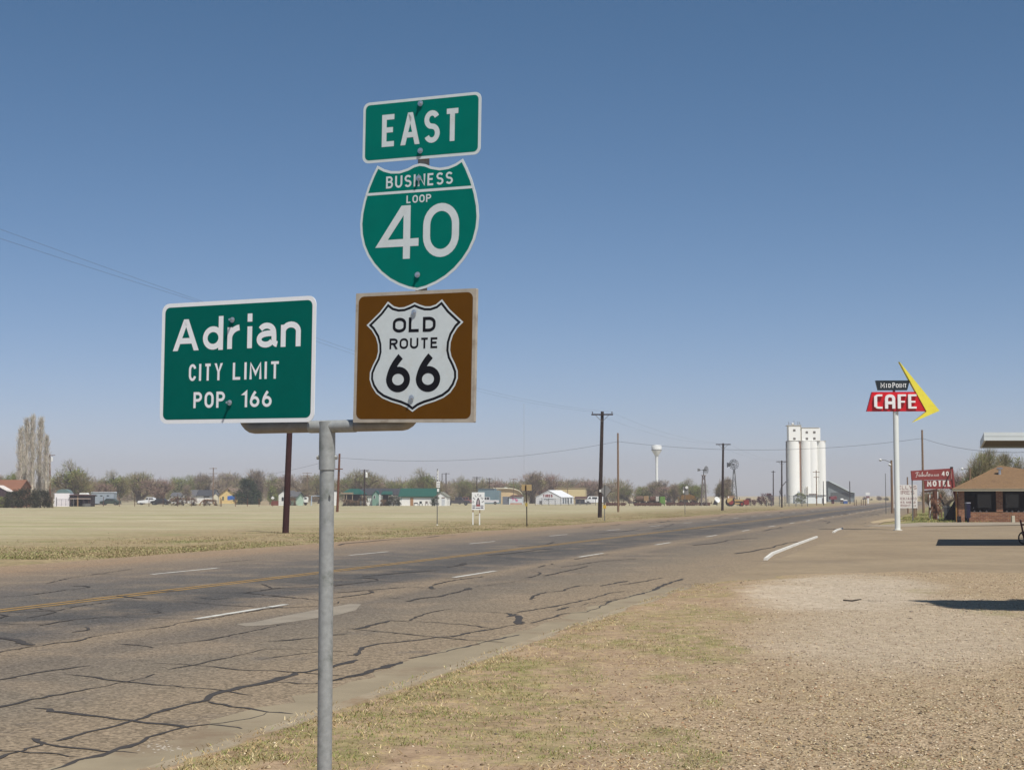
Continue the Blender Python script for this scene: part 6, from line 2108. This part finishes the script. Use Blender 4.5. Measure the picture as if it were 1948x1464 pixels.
MB().cyl((L.x(820), -.2, L.z(790)), (L.x(838), .2, L.z(760)), .15, n=10).build('steering_wheel', dirty, t)


def implement(label, px0, px1, Y, h, m, seed, kind):
    t = thing('farm_implement', label, 'farm machine', at((px0 + px1) / 2, Y), 0, 'old farm machinery by the field')
    w = (px1 - px0) * K(Y)
    q = rnd(seed)
    fr = MB()
    fr.box(-w / 2, w / 2, -.12, .0, h * .5, h * .58)
    fr.box(-w / 2, w / 2, .5, .62, h * .45, h * .53)
    n = max(3, int(w / 1.2))
    for i in range(n + 1):
        x = -w / 2 + w * i / n
        fr.cyl((x, -.1, h * .5), (x + q.uniform(-.3, .3), .6, h * q.uniform(.7, 1.0)), .05, n=5)
        fr.box(x - .05, x + .05, -.2, .65, h * .3, h * .5)
    fr.build('frame', m, t)
    if kind == 'disc':
        for i in range(int(w / .5)):
            x = -w / 2 + .5 * i + .2
            MB(Matrix.Translation((x, -.2, .32)) @ Matrix.Rotation(R(q.uniform(20, 50)), 4, 'Z')).cyl((0, -.015, 0), (0, .015, 0), q.uniform(.3, .4), n=12).build('disc', rust, t)
    elif kind == 'drum':
        MB().cyl((-w * .35, 0, h * .62), (w * .1, 0, h * .66), h * .3, n=14).build('drum', m, t)
        MB().box(w * .14, w * .45, -.3, .5, h * .45, h * .95).build('hopper', mat('hopper_tan', (150, 124, 92), .8, .2) if seed % 2 else mat('hopper_white', (190, 186, 176), .8, .15), t)
        for x in (-w * .4, w * .05, w * .4):
            wheel(t, x, -.35, .42, .2, tyre, rust)
    else:
        MB().prism([(-w * .4, h * .5), (w * .35, h * .5), (w * .45, h * .8), (w * .1, h * 1.0), (-w * .35, h * .9)], -.4, .5).build('body', m, t)
        MB().cyl((w * .2, 0, h * .9), (w * .2, 0, h * 1.25), .07, n=6).build('exhaust_pipe', dirty, t)
        for x in (-w * .35, w * .3):
            for y in (-.6, .6):
                wheel(t, x, y, .5, .3, tyre, rust)
    return t


implement('dark old combine with tan panels left of the white hopper', 1204, 1234, 325, 2.1, mat('machine_brown', (96, 76, 62), .8, .25), 3, 'drum')
implement('rusty machine with a white hopper just left of the lime green bin', 1232, 1254, 326, 2.0, rust, 4, 'drum')
implement('long low rusty disc harrow right of the lime green bin', 1266, 1352, 322, 1.1, rust, 5, 'disc')
implement('low rusty disc plough beneath the diamond sign', 1152, 1190, 318, .9, rust, 6, 'disc')
implement('yellow and black road grader behind the thin grey post', 1289, 1322, 334, 2.4, mat('machine_dark_yellow', (116, 88, 48), .7, .3), 7, 'tractor')
implement('dark rusty seed drill below the windmill', 1205, 1260, 315, .8, dirty, 8, 'disc')
L = Loc(1120, 900, 6.957, 968, 322)
t = thing('seed_bin', 'lime green upright bin among the rusty machinery', 'bin', L.loc, R(8))
lg = mat('lime_green', (96, 132, 58), .6, .12, 1)
bn = MB()
for i in range(5):
    z0 = L.z(405 - 20 * i)
    bn.box(L.x(936) - .03 * (i % 2), L.x(1000) + .03 * (i % 2), 0, 1.2, z0, z0 + 20 * L.k - .01)
bn.build('body', lg, t)
for x in (940, 994):
    MB().box(L.x(x) - .06, L.x(x) + .06, .1, .2, -.2, L.z(405)).build('leg', lg, t)
L = Loc(1300, 860, 8.8545, 548, 330)
t = thing('satellite_dish', 'white satellite dish tilted on a short post between the windmills', 'satellite dish', L.loc, 0)
T = Matrix.Translation((0, -.2, L.z(797))) @ Matrix.Rotation(R(28), 4, 'Z') @ Matrix.Rotation(R(70), 4, 'X')
MB(T).lathe([(.02, -.12), (.3, -.09), (.5, -.03), (.68, .08), (.66, .11), (.48, .02), (.02, -.04)], 20).build('dish', whitep, t, smooth=True)
MB().cyl((0, .1, -.2), (0, .0, L.z(800)), .08, n=8).build('post', steelg, t)
L = Loc(1490, 780, 7.707, 705, 420)
t = thing('grain_auger', 'dark red farm machine standing in front of the grain shed', 'farm machine', L.loc, R(10))
MB().box(L.x(655), L.x(752), -.6, .6, L.z(1306), L.z(1262)).build('body', mat('auger_red', (124, 58, 64), .7, .15), t)
MB().cyl((L.x(735), -.7, L.z(1272)), (L.x(735), .7, L.z(1272)), .28, n=12).build('drum', mat('auger_red', (140, 50, 60)), t)
for x in (692, 712):
    MB().box(L.x(x) - .1, L.x(x) + .1, -.3, .3, -.1, L.z(1306)).build('leg', mat('auger_dark', (92, 44, 48)), t)
L = Loc(1490, 780, 7.707, 862, 425)
t = thing('tank_trailer', 'white rounded tank on a cart beside the blue box', 'tank', L.loc, 0)
MB().cyl((L.x(818), .3, L.z(1308)), (L.x(858), .3, L.z(1308)), .3, n=14).build('tank', whitep, t, smooth=True)
MB().box(L.x(816), L.x(860), .05, .55, L.z(1335), L.z(1322)).build('cart', rust, t)
for x in (824, 852):
    wheel(t, L.x(x), .05, .2, .12)
t = thing('blue_bin', 'blue box with a white lid in front of the grain shed', 'bin', at(1605, 422), 0)
MB().box(-.55, .5, -.4, .4, -.1, .75).build('body', mat('bin_blue', (62, 92, 150), .6, .1), t)
MB().prism([(-.6, .76), (.55, .76), (.4, 1.02), (-.35, 1.06)], -.45, .45).build('lid', whitep, t)
t = thing('hay_hoop', 'rusty half hoop frame lying in the scrub left of the yellow house', 'metal hoop', at(397, 330), R(8))
hp = MB().tube([(1.5 * math.cos(R(q)), 0, 1.25 * math.sin(R(q))) for q in range(0, 181, 15)], .09, 6)
hp.tube([(1.5 * math.cos(R(q)), 1.2, 1.25 * math.sin(R(q))) for q in range(0, 181, 15)], .09, 6)
for q in (30, 60, 90, 120, 150):
    hp.cyl((1.5 * math.cos(R(q)), 0, 1.25 * math.sin(R(q))), (1.5 * math.cos(R(q)), 1.2, 1.25 * math.sin(R(q))), .04, n=5)
hp.build('frame', mat('hoop_rust', (150, 116, 78), .9, .2), t)
L = Loc(320, 840, 5.411, 1088, 345)
t = thing('road_sign', 'white diamond sign on a short post left of the dark red pole', 'road sign', L.loc, 0)
MB().prism([L.p(1070, 578), L.p(1088, 598), L.p(1107, 578), L.p(1088, 558)], -.05, -.03).build('sign_plate', whitep, t)
MB().cyl((0, 0, -.2), (0, 0, L.z(565)), .05, n=6).build('post', steelg, t)
for px, lab, c in ((526, 'rusty red low cart left of the dark red pole', (120, 66, 52)), (506, 'pale concrete block left of the white diamond sign', (176, 160, 136))):
    o = MB().box(-.9, .9, 0, 1, -.1, .75).box(-.7, .7, .1, .9, .75, .95).build('farm_box', mat('box_%d' % c[0], c, .8, .2, 2))
    o.location = at(px, 335)
    tag(o, lab, 'box')
# ---------------------------------------------------------------- trees and shrubs
bark = mat('bark_grey_brown', (104, 92, 80), .95, .2, 2.0)
bark_pale = mat('bark_pale_poplar', (206, 196, 180), .9, .2, 2.0, stain=(120, 106, 92), sscale=1.0)
TW = {'grey': [(112, 98, 84), (128, 112, 96), (98, 86, 74), (120, 110, 86), (138, 122, 104)],
      'olive': [(112, 106, 72), (124, 116, 84), (104, 96, 68), (120, 104, 84), (98, 100, 62)],
      'green': [(104, 112, 58), (118, 124, 70), (92, 98, 54), (112, 104, 76)],
      'pink': [(124, 98, 90), (136, 112, 102), (110, 90, 82), (126, 112, 92)],
      'poplar': [(164, 158, 146), (178, 170, 158), (146, 138, 126), (148, 148, 126), (160, 148, 142)],
      'ever': [(46, 60, 36), (56, 70, 42), (38, 50, 32), (64, 76, 46)],
      'bush': [(48, 52, 36), (58, 58, 40), (42, 44, 32), (66, 60, 44)],
      'brownbush': [(92, 72, 62), (106, 84, 70), (80, 66, 56), (84, 82, 56)],
      'purple': [(84, 54, 58), (98, 62, 64), (70, 48, 50), (110, 78, 76)]}


def slivers(P, D, Ln, Wd, cols, rs_):
    n = len(P)
    side = np.cross(D, rs_.randn(n, 3))
    side /= np.linalg.norm(side, axis=1)[:, None] + 1e-9
    side *= Wd[:, None] / 2
    Q = P + D * Ln[:, None]
    V = np.stack([P - side, P + side, Q + side * .4, Q - side * .4], 1)
    F = np.arange(4 * n).reshape(n, 4)
    return V.reshape(-1, 3), F, np.repeat(cols, 4, 0)


def pickc(key, n, rs_):
    c = np.array([lin(q) for q in TW[key]]) * {'ever': 1.1, 'bush': 1.5, 'brownbush': 2.2, 'purple': 1.2}.get(key, 1.4)
    return c[rs_.randint(0, len(c), n)] * (.8 + .4 * rs_.rand(n, 1))


def limb_tree(seed, H, W, lean=0.0, spread=.75, depth=4, base=.16, kids=4):
    """trunk and limbs as tapered tubes; returns builder and the twig ends"""
    r_ = rnd(seed)
    mb = MB()
    tips = []

    def grow(p, d, ln, rad, lv):
        pts, rr = [p], [rad]
        q, dd = p, d.copy()
        for i in range(3):
            dd = (dd + Vector((r_.uniform(-.22, .22) + lean * .1, r_.uniform(-.22, .22), r_.uniform(-.02, .16)))).normalized()
            q = q + dd * (ln / 3)
            pts.append(q)
            rr.append(rad * (1 - .2 * (i + 1)))
        mb.tube(pts, rr, 6 if lv < 2 else 4 if lv < 3 else 3)
        if lv >= depth:
            tips.append((q, dd, ln))
            return
        if lv >= 2:
            tips.append((pts[2], dd, ln))
        k = kids + (1 if lv == 1 else 0)
        for i in range(k):
            a = 6.28 * (i + r_.uniform(-.3, .3)) / k
            sp_ = spread * r_.uniform(.6, 1.25)
            o = dd.orthogonal().normalized()
            b = dd.cross(o)
            nd_ = (dd + (o * math.cos(a) + b * math.sin(a)) * sp_ + Vector((lean * .15, 0, .12))).normalized()
            at_ = pts[-1] if i < 2 else pts[1 + (i % 2)].lerp(pts[2 + (i % 2)], r_.random())
            grow(at_, nd_, ln * r_.uniform(.60, .82), rad * .5, lv + 1)

    grow(Vector((0, 0, -.2)), Vector((lean * .2, 0, 1)).normalized(), base * H, .045 * H, 1)
    zs = max(t[0].z for t in tips)
    xs_ = sorted([abs(t[0].x - lean * .0) for t in tips] + [abs(t[0].y) for t in tips])[int(len(tips) * 2 * .95)] * 2
    fz, fx = H * .93 / zs, W * .95 / xs_
    mb.v = [(x * fx, y * fx, z * fz) for x, y, z in mb.v]
    tips = [(np.array((p.x * fx, p.y * fx, p.z * fz)), np.array(d), l * fz) for p, d, l in tips]
    return mb, tips


def tree_proto(seed, H=7.0, W=7.0, key='grey', n_per=26, lean=0.0, spread=.75, leaf=.25, base=.16, kids=4, wd=.05):
    rs_ = np.random.RandomState(seed)
    mb, tips = limb_tree(seed, H, W, lean, spread, base=base, kids=kids)
    P, D, Ln = [], [], []
    for p, d, l in tips:
        k = rs_.randint(int(n_per * .8), int(n_per * 2.4))
        off = rs_.randn(k, 3) * np.array([.42, .42, .36]) * (H / 7)
        pp = p + off
        dd = d * .6 + off * .9 + rs_.randn(k, 3) * .45 + np.array([lean * .3, 0, .35])
        dd /= np.linalg.norm(dd, axis=1)[:, None]
        P.append(pp)
        D.append(dd)
        Ln.append((.35 + .6 * rs_.rand(k)) * H / 7)
    P, D, Ln = np.concatenate(P), np.concatenate(D), np.concatenate(Ln)
    n = len(P)
    hue = pickc(key, n, rs_)
    # budding clumps: some sides of the crown carry more leaf
    cl = vn1(P[:, 0] + P[:, 1] * .7 + seed, P[:, 2] * 1.1, .55, 3)
    lf = cl > np.quantile(cl, 1 - leaf)
    alt = pickc('green' if key in ('olive', 'green') else 'olive', n, rs_)
    hue = np.where(lf[:, None], alt, hue)
    Wd = np.where(lf, .11, wd) * (.7 + .6 * rs_.rand(n)) * (H / 7)
    Ln = np.where(lf, Ln * .4, Ln)
    return mb, slivers(P, D, Ln, Wd, hue, rs_)


twig_m = colmat('twigs_and_buds')


def make_tree(name, label, px, Y, hpx, wpx, proto, cat='tree', group=None, flip=1, rz=0.0, base_z=-.03):
    """proto: (trunk mesh, crown mesh, H, W)"""
    tm, cm, H, W = proto
    t = thing(name, label, cat, at(px, Y, base_z), rz, group)
    h, w = hpx * K(Y), wpx * K(Y)
    t.scale = (w / W * flip, w / W, h / H)
    for nm, me in (('trunk', tm), ('crown', cm)):
        if me:
            o = bpy.data.objects.new(nm, me)
            C.objects.link(o)
            o.parent = t
    return t


def protos(seed, H, W, tm, **kw):
    mb, (V, F, cols) = tree_proto(seed, H, W, **kw)
    a = mb.build('trunk', tm, None, smooth=True)
    b = npmesh('crown', V, F, twig_m, cols)
    out = (a.data, b.data, H, W)
    bpy.data.objects.remove(a)
    bpy.data.objects.remove(b)
    return out


TA = protos(21, 7, 8, bark, key='grey', n_per=26, leaf=.2)
TB = protos(22, 7, 8, bark, key='olive', n_per=34, leaf=.4)
TC = protos(23, 7, 7, bark, key='pink', n_per=24, leaf=.15, spread=.6)
TD = protos(24, 7, 9, bark, key='olive', n_per=30, leaf=.3, spread=.95)
TE = protos(25, 7, 6, bark, key='grey', n_per=22, leaf=.25, spread=.5, base=.2)
TG = protos(26, 7, 8, bark, key='green', n_per=36, leaf=.6)
TL = protos(27, 7, 10, bark, key='grey', n_per=30, leaf=.25, lean=1.6, spread=.7)
TBIG = protos(28, 9, 13, bark, key='olive', n_per=95, leaf=.14, lean=-.8, spread=.85, kids=4, wd=.032)


def columnar(seed, H=14.0, W=2.4):
    rs_ = np.random.RandomState(seed)
    r_ = rnd(seed)
    mb = MB()
    mb.tube([(0, 0, -.3), (r_.uniform(-.1, .1), 0, H * .3), (r_.uniform(-.15, .15), 0, H * .7), (0, 0, H * .97)], [.36, .27, .14, .03], 8)
    P, D, Ln = [], [], []
    for i in range(110):
        z = H * (.10 + .85 * i / 110)
        a = r_.uniform(0, 6.28)
        rad = W / 2 * min(1, (H - z) / H * 2.2 + .12) * (.55 + .45 * min(1, z / (H * .25)))
        ln = r_.uniform(.7, 1.1)
        d = Vector((math.cos(a) * .36, math.sin(a) * .36, 1)).normalized()
        L_ = rad / .36 * ln * .9
        L_ = min(L_, H * .22)
        p1 = Vector((0, 0, z)) + d * L_
        if p1.z > H:
            continue
        mb.tube([(0, 0, z), Vector((0, 0, z)).lerp(p1, .5) + Vector((r_.uniform(-.05, .05),) * 3), p1], [.06, .04, .012], 3)
        k = 19
        f = rs_.rand(k)[:, None] ** .7
        pp = np.array((0, 0, z)) * (1 - f) + np.array(p1) * f + rs_.randn(k, 3) * .2
        dd = np.array(d) + rs_.randn(k, 3) * .3
        dd /= np.linalg.norm(dd, axis=1)[:, None]
        P.append(pp)
        D.append(dd)
        Ln.append(.35 + .5 * rs_.rand(k))
    P, D, Ln = np.concatenate(P), np.concatenate(D), np.concatenate(Ln)
    n = len(P)
    V, F, cols = slivers(P, D, Ln, .055 * (.7 + .6 * rs_.rand(n)), pickc('poplar', n, rs_), rs_)
    a = mb.build('trunk', bark_pale, None, smooth=True)
    b = npmesh('crown', V, F, twig_m, cols)
    out = (a.data, b.data, H, W)
    bpy.data.objects.remove(a)
    bpy.data.objects.remove(b)
    return out


def clump_proto(seed, H, W, key, n, shape='round', size=.22):
    """dense shrub or conifer: leaf sprays gathered in uneven clumps"""
    rs_ = np.random.RandomState(seed)
    P, D = [], []
    nc = max(14, n // 60)
    for i in range(nc):
        u = rs_.rand()
        z = H * (.06 + .9 * u ** (1.25 if shape == 'cone' else 1.0))
        a = rs_.rand() * 6.28
        if shape == 'cone':
            rad = W / 2 * (1 - z / H) ** .75 + .06 * W
            rad *= min(1, .55 + z / H * 3)
        else:
            rad = W / 2 * math.sqrt(max(.05, 1 - (z / H - .38) ** 2 / .42))
        rr = rad * (.45 + .55 * rs_.rand() ** .5)
        c = np.array((rr * math.cos(a), rr * math.sin(a), z))
        k = n // nc
        s = (.10 + .08 * rs_.rand()) * min(W, H)
        off = rs_.randn(k, 3) * s * .6
        P.append(c + off)
        D.append(off / (s + 1e-6) + np.array((math.cos(a), math.sin(a), .4)) * .8 + rs_.randn(k, 3) * .5)
    P, D = np.concatenate(P), np.concatenate(D)
    P[:, 2] = np.maximum(P[:, 2], .03)
    D /= np.linalg.norm(D, axis=1)[:, None]
    m = len(P)
    V, F, cols = slivers(P, D, size * (.6 + .8 * rs_.rand(m)), size * .55 * (.6 + .8 * rs_.rand(m)), pickc(key, m, rs_), rs_)
    b = npmesh('crown', V, F, twig_m, cols)
    mb = MB()
    mb.tube([(0, 0, -.2), (.03, 0, H * .3), (0, 0, H * .75)], [.05 * H * .5 + .04, .04 * H * .5, .02], 7)
    r_ = rnd(seed)
    for i in range(6):
        a = r_.uniform(0, 6.28)
        mb.tube([(0, 0, H * .12), (W * .15 * math.cos(a), W * .15 * math.sin(a), H * .35), (W * .3 * math.cos(a), W * .3 * math.sin(a), H * .5)], [.04, .03, .015], 4)
    a = mb.build('trunk', bark, None)
    out = (a.data, b.data, H, W)
    bpy.data.objects.remove(a)
    bpy.data.objects.remove(b)
    return out


PO1, PO2 = columnar(31), columnar(32)
EV = clump_proto(41, 6, 5, 'ever', 5200, 'cone', .26)
BU = clump_proto(42, 2.4, 3.2, 'bush', 3600, 'round', .16)
BB = clump_proto(43, 2.0, 2.6, 'brownbush', 2200, 'round', .16)
RB = clump_proto(44, 2.4, 1.8, 'ever', 2600, 'round', .13)
PB = clump_proto(45, 1.8, 2.6, 'purple', 2000, 'round', .15)
GB = clump_proto(46, 2.6, 2.4, 'green', 2000, 'round', .18)

GP = 'poplars at the left'
for px, top, wd, pr, lab in ((42, 812, 20, PO1, 'shortest tall pale poplar, outermost on the left of the clump'), (53, 795, 21, PO2, 'tall pale poplar second from the left in the clump'),
                             (64, 789, 20, PO1, 'tallest pale poplar in the middle of the clump'), (79, 794, 22, PO2, 'tall pale poplar second from the right in the clump'),
                             (91, 828, 19, PO1, 'shorter pale poplar nearest the bent utility pole')):
    Y = 275 + (px % 7) * 2
    make_tree('poplar_tree', lab, px, Y, EYE / K(Y) + 945 - top, wd, pr, 'poplar tree', GP, 1 if px % 2 else -1, px * .3)


def T(label, px, top, wpx, proto, Y, flip=1, group='bare trees round the town', name='bare_tree', cat='tree', base=None):
    if name == 'bare_tree':
        wpx *= 1.3
    return make_tree(name, label, px, Y, EYE / K(Y) + 945 - top if base is None else base - top, wpx, proto, cat, group, flip, px * .37)


T('dense brown budding tree behind the white and dark sheds', 142, 881, 72, TB, 330)
T('olive tree at the left foot of the poplars', 32, 897, 40, TG, 300)
T('dark round tree showing above the orange roof at the left edge', 3, 904, 20, TA, 360)
T('low pinkish tree behind the long trailer', 190, 918, 44, TC, 370)
T('olive spreading tree above the right end of the long trailer', 228, 899, 62, TB, 380)
T('wide olive tree behind the white crew truck', 273, 900, 60, TD, 400, -1)
T('pink grey tree right of the white crew truck', 308, 911, 40, TC, 380)
T('green budding tree behind the pale house in the scrub', 340, 906, 44, TG, 480)
T('upright grey tree behind the white gabled house', 371, 902, 36, TE, 480)
T('bare tree in front of the white gabled house', 358, 922, 20, TE, 440, -1)
T('grey tree behind the dark roofed house', 402, 905, 42, TA, 485)
T('tall pale grey tree above the yellow house roof', 443, 900, 52, TA, 540, -1)
T('tall grey tree behind the dark evergreen', 484, 896, 48, TE, 470)
T('olive grey tree right of the dark evergreen', 513, 903, 48, TB, 450)
T('pinkish bare tree just left of the dark red pole', 538, 906, 42, TC, 455, -1)
T('grey tree between the dark red pole and the sign post', 580, 904, 54, TA, 440)
T('small bare pale tree in front of the caravan', 573, 925, 16, TE, 345)
T('bushy grey tree hidden partly by the sign post', 612, 903, 44, TD, 430)
T('olive tree left of the carport behind the red brown pole', 660, 904, 44, TB, 430)
T('broad olive tree behind the pole with the white transformer', 688, 897, 62, TD, 420, -1)
T('small pink grey tree behind the green gable', 720, 916, 34, TC, 430)
T('low yellow green tree behind the house and barn', 758, 917, 44, TG, 430)
T('large grey brown tree rising behind the white barn', 802, 896, 62, TB, 400, -1)
T('bare tree behind the white gabled shed', 838, 917, 40, TA, 410)
T('olive tree behind the dark grey pickup', 868, 908, 44, TB, 440)
T('low grey tree left of the blue metal shed', 895, 915, 44, TD, 450)
T('grey brown tree behind the blue metal shed', 930, 917, 50, TC, 470)
T('low olive tree behind the arched roof', 968, 917, 46, TG, 480)
T('tall wind bent tree behind the tan square sign', 1012, 900, 44, TE, 440, -1)
T('broad pinkish tree left of the tire shop roof', 1037, 902, 50, TC, 450)
T('grey tree behind the beige block building', 1084, 913, 46, TA, 520)
T('pink grey tree left of the tall dark pole', 1118, 915, 46, TC, 470)
T('dark grey tree behind the diamond sign', 1150, 919, 48, TA, 470, -1)
T('low olive tree right of the bleached brown pole', 1200, 923, 46, TB, 450)
T('low green grey tree left of the water tower stem', 1222, 924, 42, TG, 450)
T('bare pale tree in front of the water tower stem', 1252, 914, 40, TA, 440)
T('low pinkish tree behind the lime green bin', 1270, 924, 40, TC, 430)
T('olive tree behind the thin grey post and grader', 1304, 913, 50, TB, 420)
T('small dark branched tree behind the road grader', 1281, 922, 22, TE, 400)
T('leafy olive tree left of the shorter windmill', 1322, 922, 34, TG, 400)
T('leaning grey tree between the windmills', 1357, 910, 44, TL, 370)
T('low leaning bare tree below the taller windmill', 1400, 926, 52, TL, 380)
T('large wind swept olive tree behind the brick building', 1862, 861, 118, TBIG, 150, name='budding_tree')
T('second budding tree at the right edge above the brown roof', 1944, 868, 110, TBIG, 158, -1, name='budding_tree')
T('low pinkish tree left of the large budding tree', 1825, 898, 40, TC, 165)
T('bare grey tree behind the brown cut trunk', 1792, 929, 56, TA, 190)
T('small bare tree behind the hanging plank sign', 1768, 936, 30, TE, 200, -1)
T('conical dark evergreen tree right of the yellow house', 472, 905, 44, EV, 380, name='evergreen_tree', cat='evergreen tree', group='evergreens', base=955)
T('low dark evergreen beside the larger one', 490, 928, 26, EV, 385, name='evergreen_tree', cat='evergreen tree', group='evergreens', base=955)
T('yellow green bush right of the evergreens', 522, 927, 20, GB, 380, name='bush', cat='bush', group='bushes')
for px, top, w, Y, pr, lab in ((30, 935, 34, 262, BU, 'dark bush at the porch of the orange roofed house'), (56, 932, 46, 258, BU, 'large dark bush in front of the poplar trunks'),
                               (82, 934, 40, 260, BU, 'dark bush at the right end of the hedge below the poplars'), (10, 946, 26, 262, GB, 'low green bush at the left edge'),
                               (98, 944, 16, 261, BB, 'small brown bush beside the white shed')):
    T(lab, px, top, w, pr, Y, name='bush', cat='bush', group='bushes')
for px, top, w, Y, pr, lab in ((750, 945, 26, 318, BU, 'round dark bush at the corner of the barn'), (693, 946, 18, 318, BB, 'brown bush below the pole with the transformer'), (731, 950, 14, 318, BB, 'thin brown bush under the green porch'),
                               (663, 950, 22, 316, BB, 'dark brown shrub in front of the carport'), (677, 952, 18, 315, BB, 'low brown shrub right of the carport post'), (828, 943, 15, 318, RB, 'round trimmed dark green shrub before the white gabled shed'),
                               (555, 946, 20, 330, BB, 'grey brown scrub right of the dark red pole'), (1453, 940, 30, 330, PB, 'purple red bush left of the chain link fence'), (1425, 948, 20, 325, PB, 'low purple bush between tractor and tall purple bush'),
                               (352, 946, 50, 330, BB, 'wide grey brown scrub in front of the white gabled house'), (402, 950, 28, 328, BB, 'low grey scrub beside the rusty half hoop'), (1520, 938, 18, 435, GB, 'green bush left of the white building by the silos')):
    T(lab, px, top, w, pr, Y, name='bush', cat='bush', group='bushes')


# the mass of scrub and tree tops behind, which nobody could count
def tree_belt(name, label, x0, x1, Y0, Y1, n, top, key1, key2, seed):
    rs_ = np.random.RandomState(seed)
    P, D, Ln, cc = [], [], [], []
    for i in range(n):
        px = x0 + (x1 - x0) * rs_.rand()
        Y = Y0 + (Y1 - Y0) * rs_.rand()
        h = (945 - top + 14 * (rs_.rand() - .75)) * K(Y) + EYE
        w = h * (.5 + .4 * rs_.rand())
        X = (px - 974) * K(Y)
        k = 420
        u = rs_.randn(k, 3)
        u /= np.linalg.norm(u, axis=1)[:, None]
        rr = rs_.rand(k, 1) ** .45
        pp = np.array((X, Y, h * .52)) + u * rr * np.array((w * .6, w * .6, h * .46)) * (.8 + .4 * rs_.rand(k, 1))
        dd = u + rs_.randn(k, 3) * .5 + np.array((0, 0, .5))
        P.append(pp)
        D.append(dd / np.linalg.norm(dd, axis=1)[:, None])
        Ln.append(.5 + .8 * rs_.rand(k))
        cc.append(pickc(key1 if rs_.rand() < .6 else key2, k, rs_))
    P, D, Ln, cc = np.concatenate(P), np.concatenate(D), np.concatenate(Ln), np.concatenate(cc)
    P[:, 2] = np.maximum(P[:, 2], 0)
    V, F, cols = slivers(P, D, Ln, .12 * (.6 + .8 * rs_.rand(len(P))), cc, rs_)
    tag(npmesh(name, V, F, twig_m, cols), label, 'trees', kind='stuff')


tree_belt('tree_belt', 'hazy grey brown mass of bare tree tops behind the town', -30, 1190, 480, 620, 230, 912, 'grey', 'olive', 3)
tree_belt('scrub_belt', 'low brown scrub filling the gaps between the houses', -10, 1330, 520, 640, 110, 930, 'olive', 'pink', 4)
tree_belt('far_tree_belt', 'faint low line of trees on the far horizon', 1380, 1500, 1400, 1700, 14, 940, 'grey', 'olive', 5)
tree_belt('far_right_scrub', 'low scrub beyond the road on the right', 1640, 1720, 700, 900, 12, 944, 'grey', 'olive', 6)

# a big tree standing just outside the frame whose shade falls on the gravel
rsx = np.random.RandomState(9)
tr = thing('shade_tree', 'leaning tree beyond the right edge shading the gravel', 'tree', Vector((12.5, 21.8, 0)), 0)
mbt = MB()
mbt.tube([(0, 0, -.3), (-.3, .1, 2.2), (-1.0, .3, 4.6), (-2.2, .5, 6.2)], [.3, .24, .17, .1], 9)
mbt.tube([(-1.0, .3, 4.6), (-.3, .2, 6.2), (.6, .1, 7.6)], [.14, .1, .05], 7)
mbt.tube([(-2.2, .5, 6.2), (-3.3, .55, 6.7), (-4.7, .35, 7.0)], [.09, .06, .02], 6)
mbt.tube([(-2.0, .45, 6.0), (-3.2, -.25, 6.5), (-4.4, -.55, 6.6)], [.08, .06, .02], 6)
mbt.build('trunk', bark, tr, smooth=True)
P = []
for c, s, k in (((-2.6, -.3, 6.2), (1.2, .8, .5), 15000), ((-.6, -.4, 6.6), (1.5, 1.1, .6), 18000), ((1.2, -.3, 6.8), (1.4, .9, .7), 12000), ((-3.3, .5, 6.75), (.6, .10, .14), 2200), ((-3.1, -.25, 6.55), (.6, .16, .14), 2600)):
    P.append(np.array(c) + np.clip(rsx.randn(k, 3), -1.7, 1.7) * np.array(s) * .62)
P = np.concatenate(P)
D = rsx.randn(len(P), 3)
D /= np.linalg.norm(D, axis=1)[:, None]
V, F, cols = slivers(P, D, .09 + .12 * rsx.rand(len(P)), .035 + .035 * rsx.rand(len(P)), pickc('green', len(P), rsx), rsx)
cr_ = npmesh('crown', V, F, twig_m, cols)
cr_.parent = tr

# ---------------------------------------------------------------- dry dusty air
hz = MB().box(-1500, 1500, -60, 1900, -3.0, 42.0).build('haze', bpy.data.materials.new('dusty_air'))
hm = hz.data.materials[0]
hm.use_nodes = True
hn = hm.node_tree
for n in list(hn.nodes):
    hn.nodes.remove(n)
ho = hn.nodes.new('ShaderNodeOutputMaterial')
hv = hn.nodes.new('ShaderNodeVolumePrincipled')
hv.inputs['Color'].default_value = (0.89, 0.87, 0.91, 1)
hv.inputs['Density'].default_value = 0.00045
hv.inputs['Anisotropy'].default_value = 0.0
hn.links.new(hv.outputs[0], ho.inputs['Volume'])
tag(hz, kind='stuff')
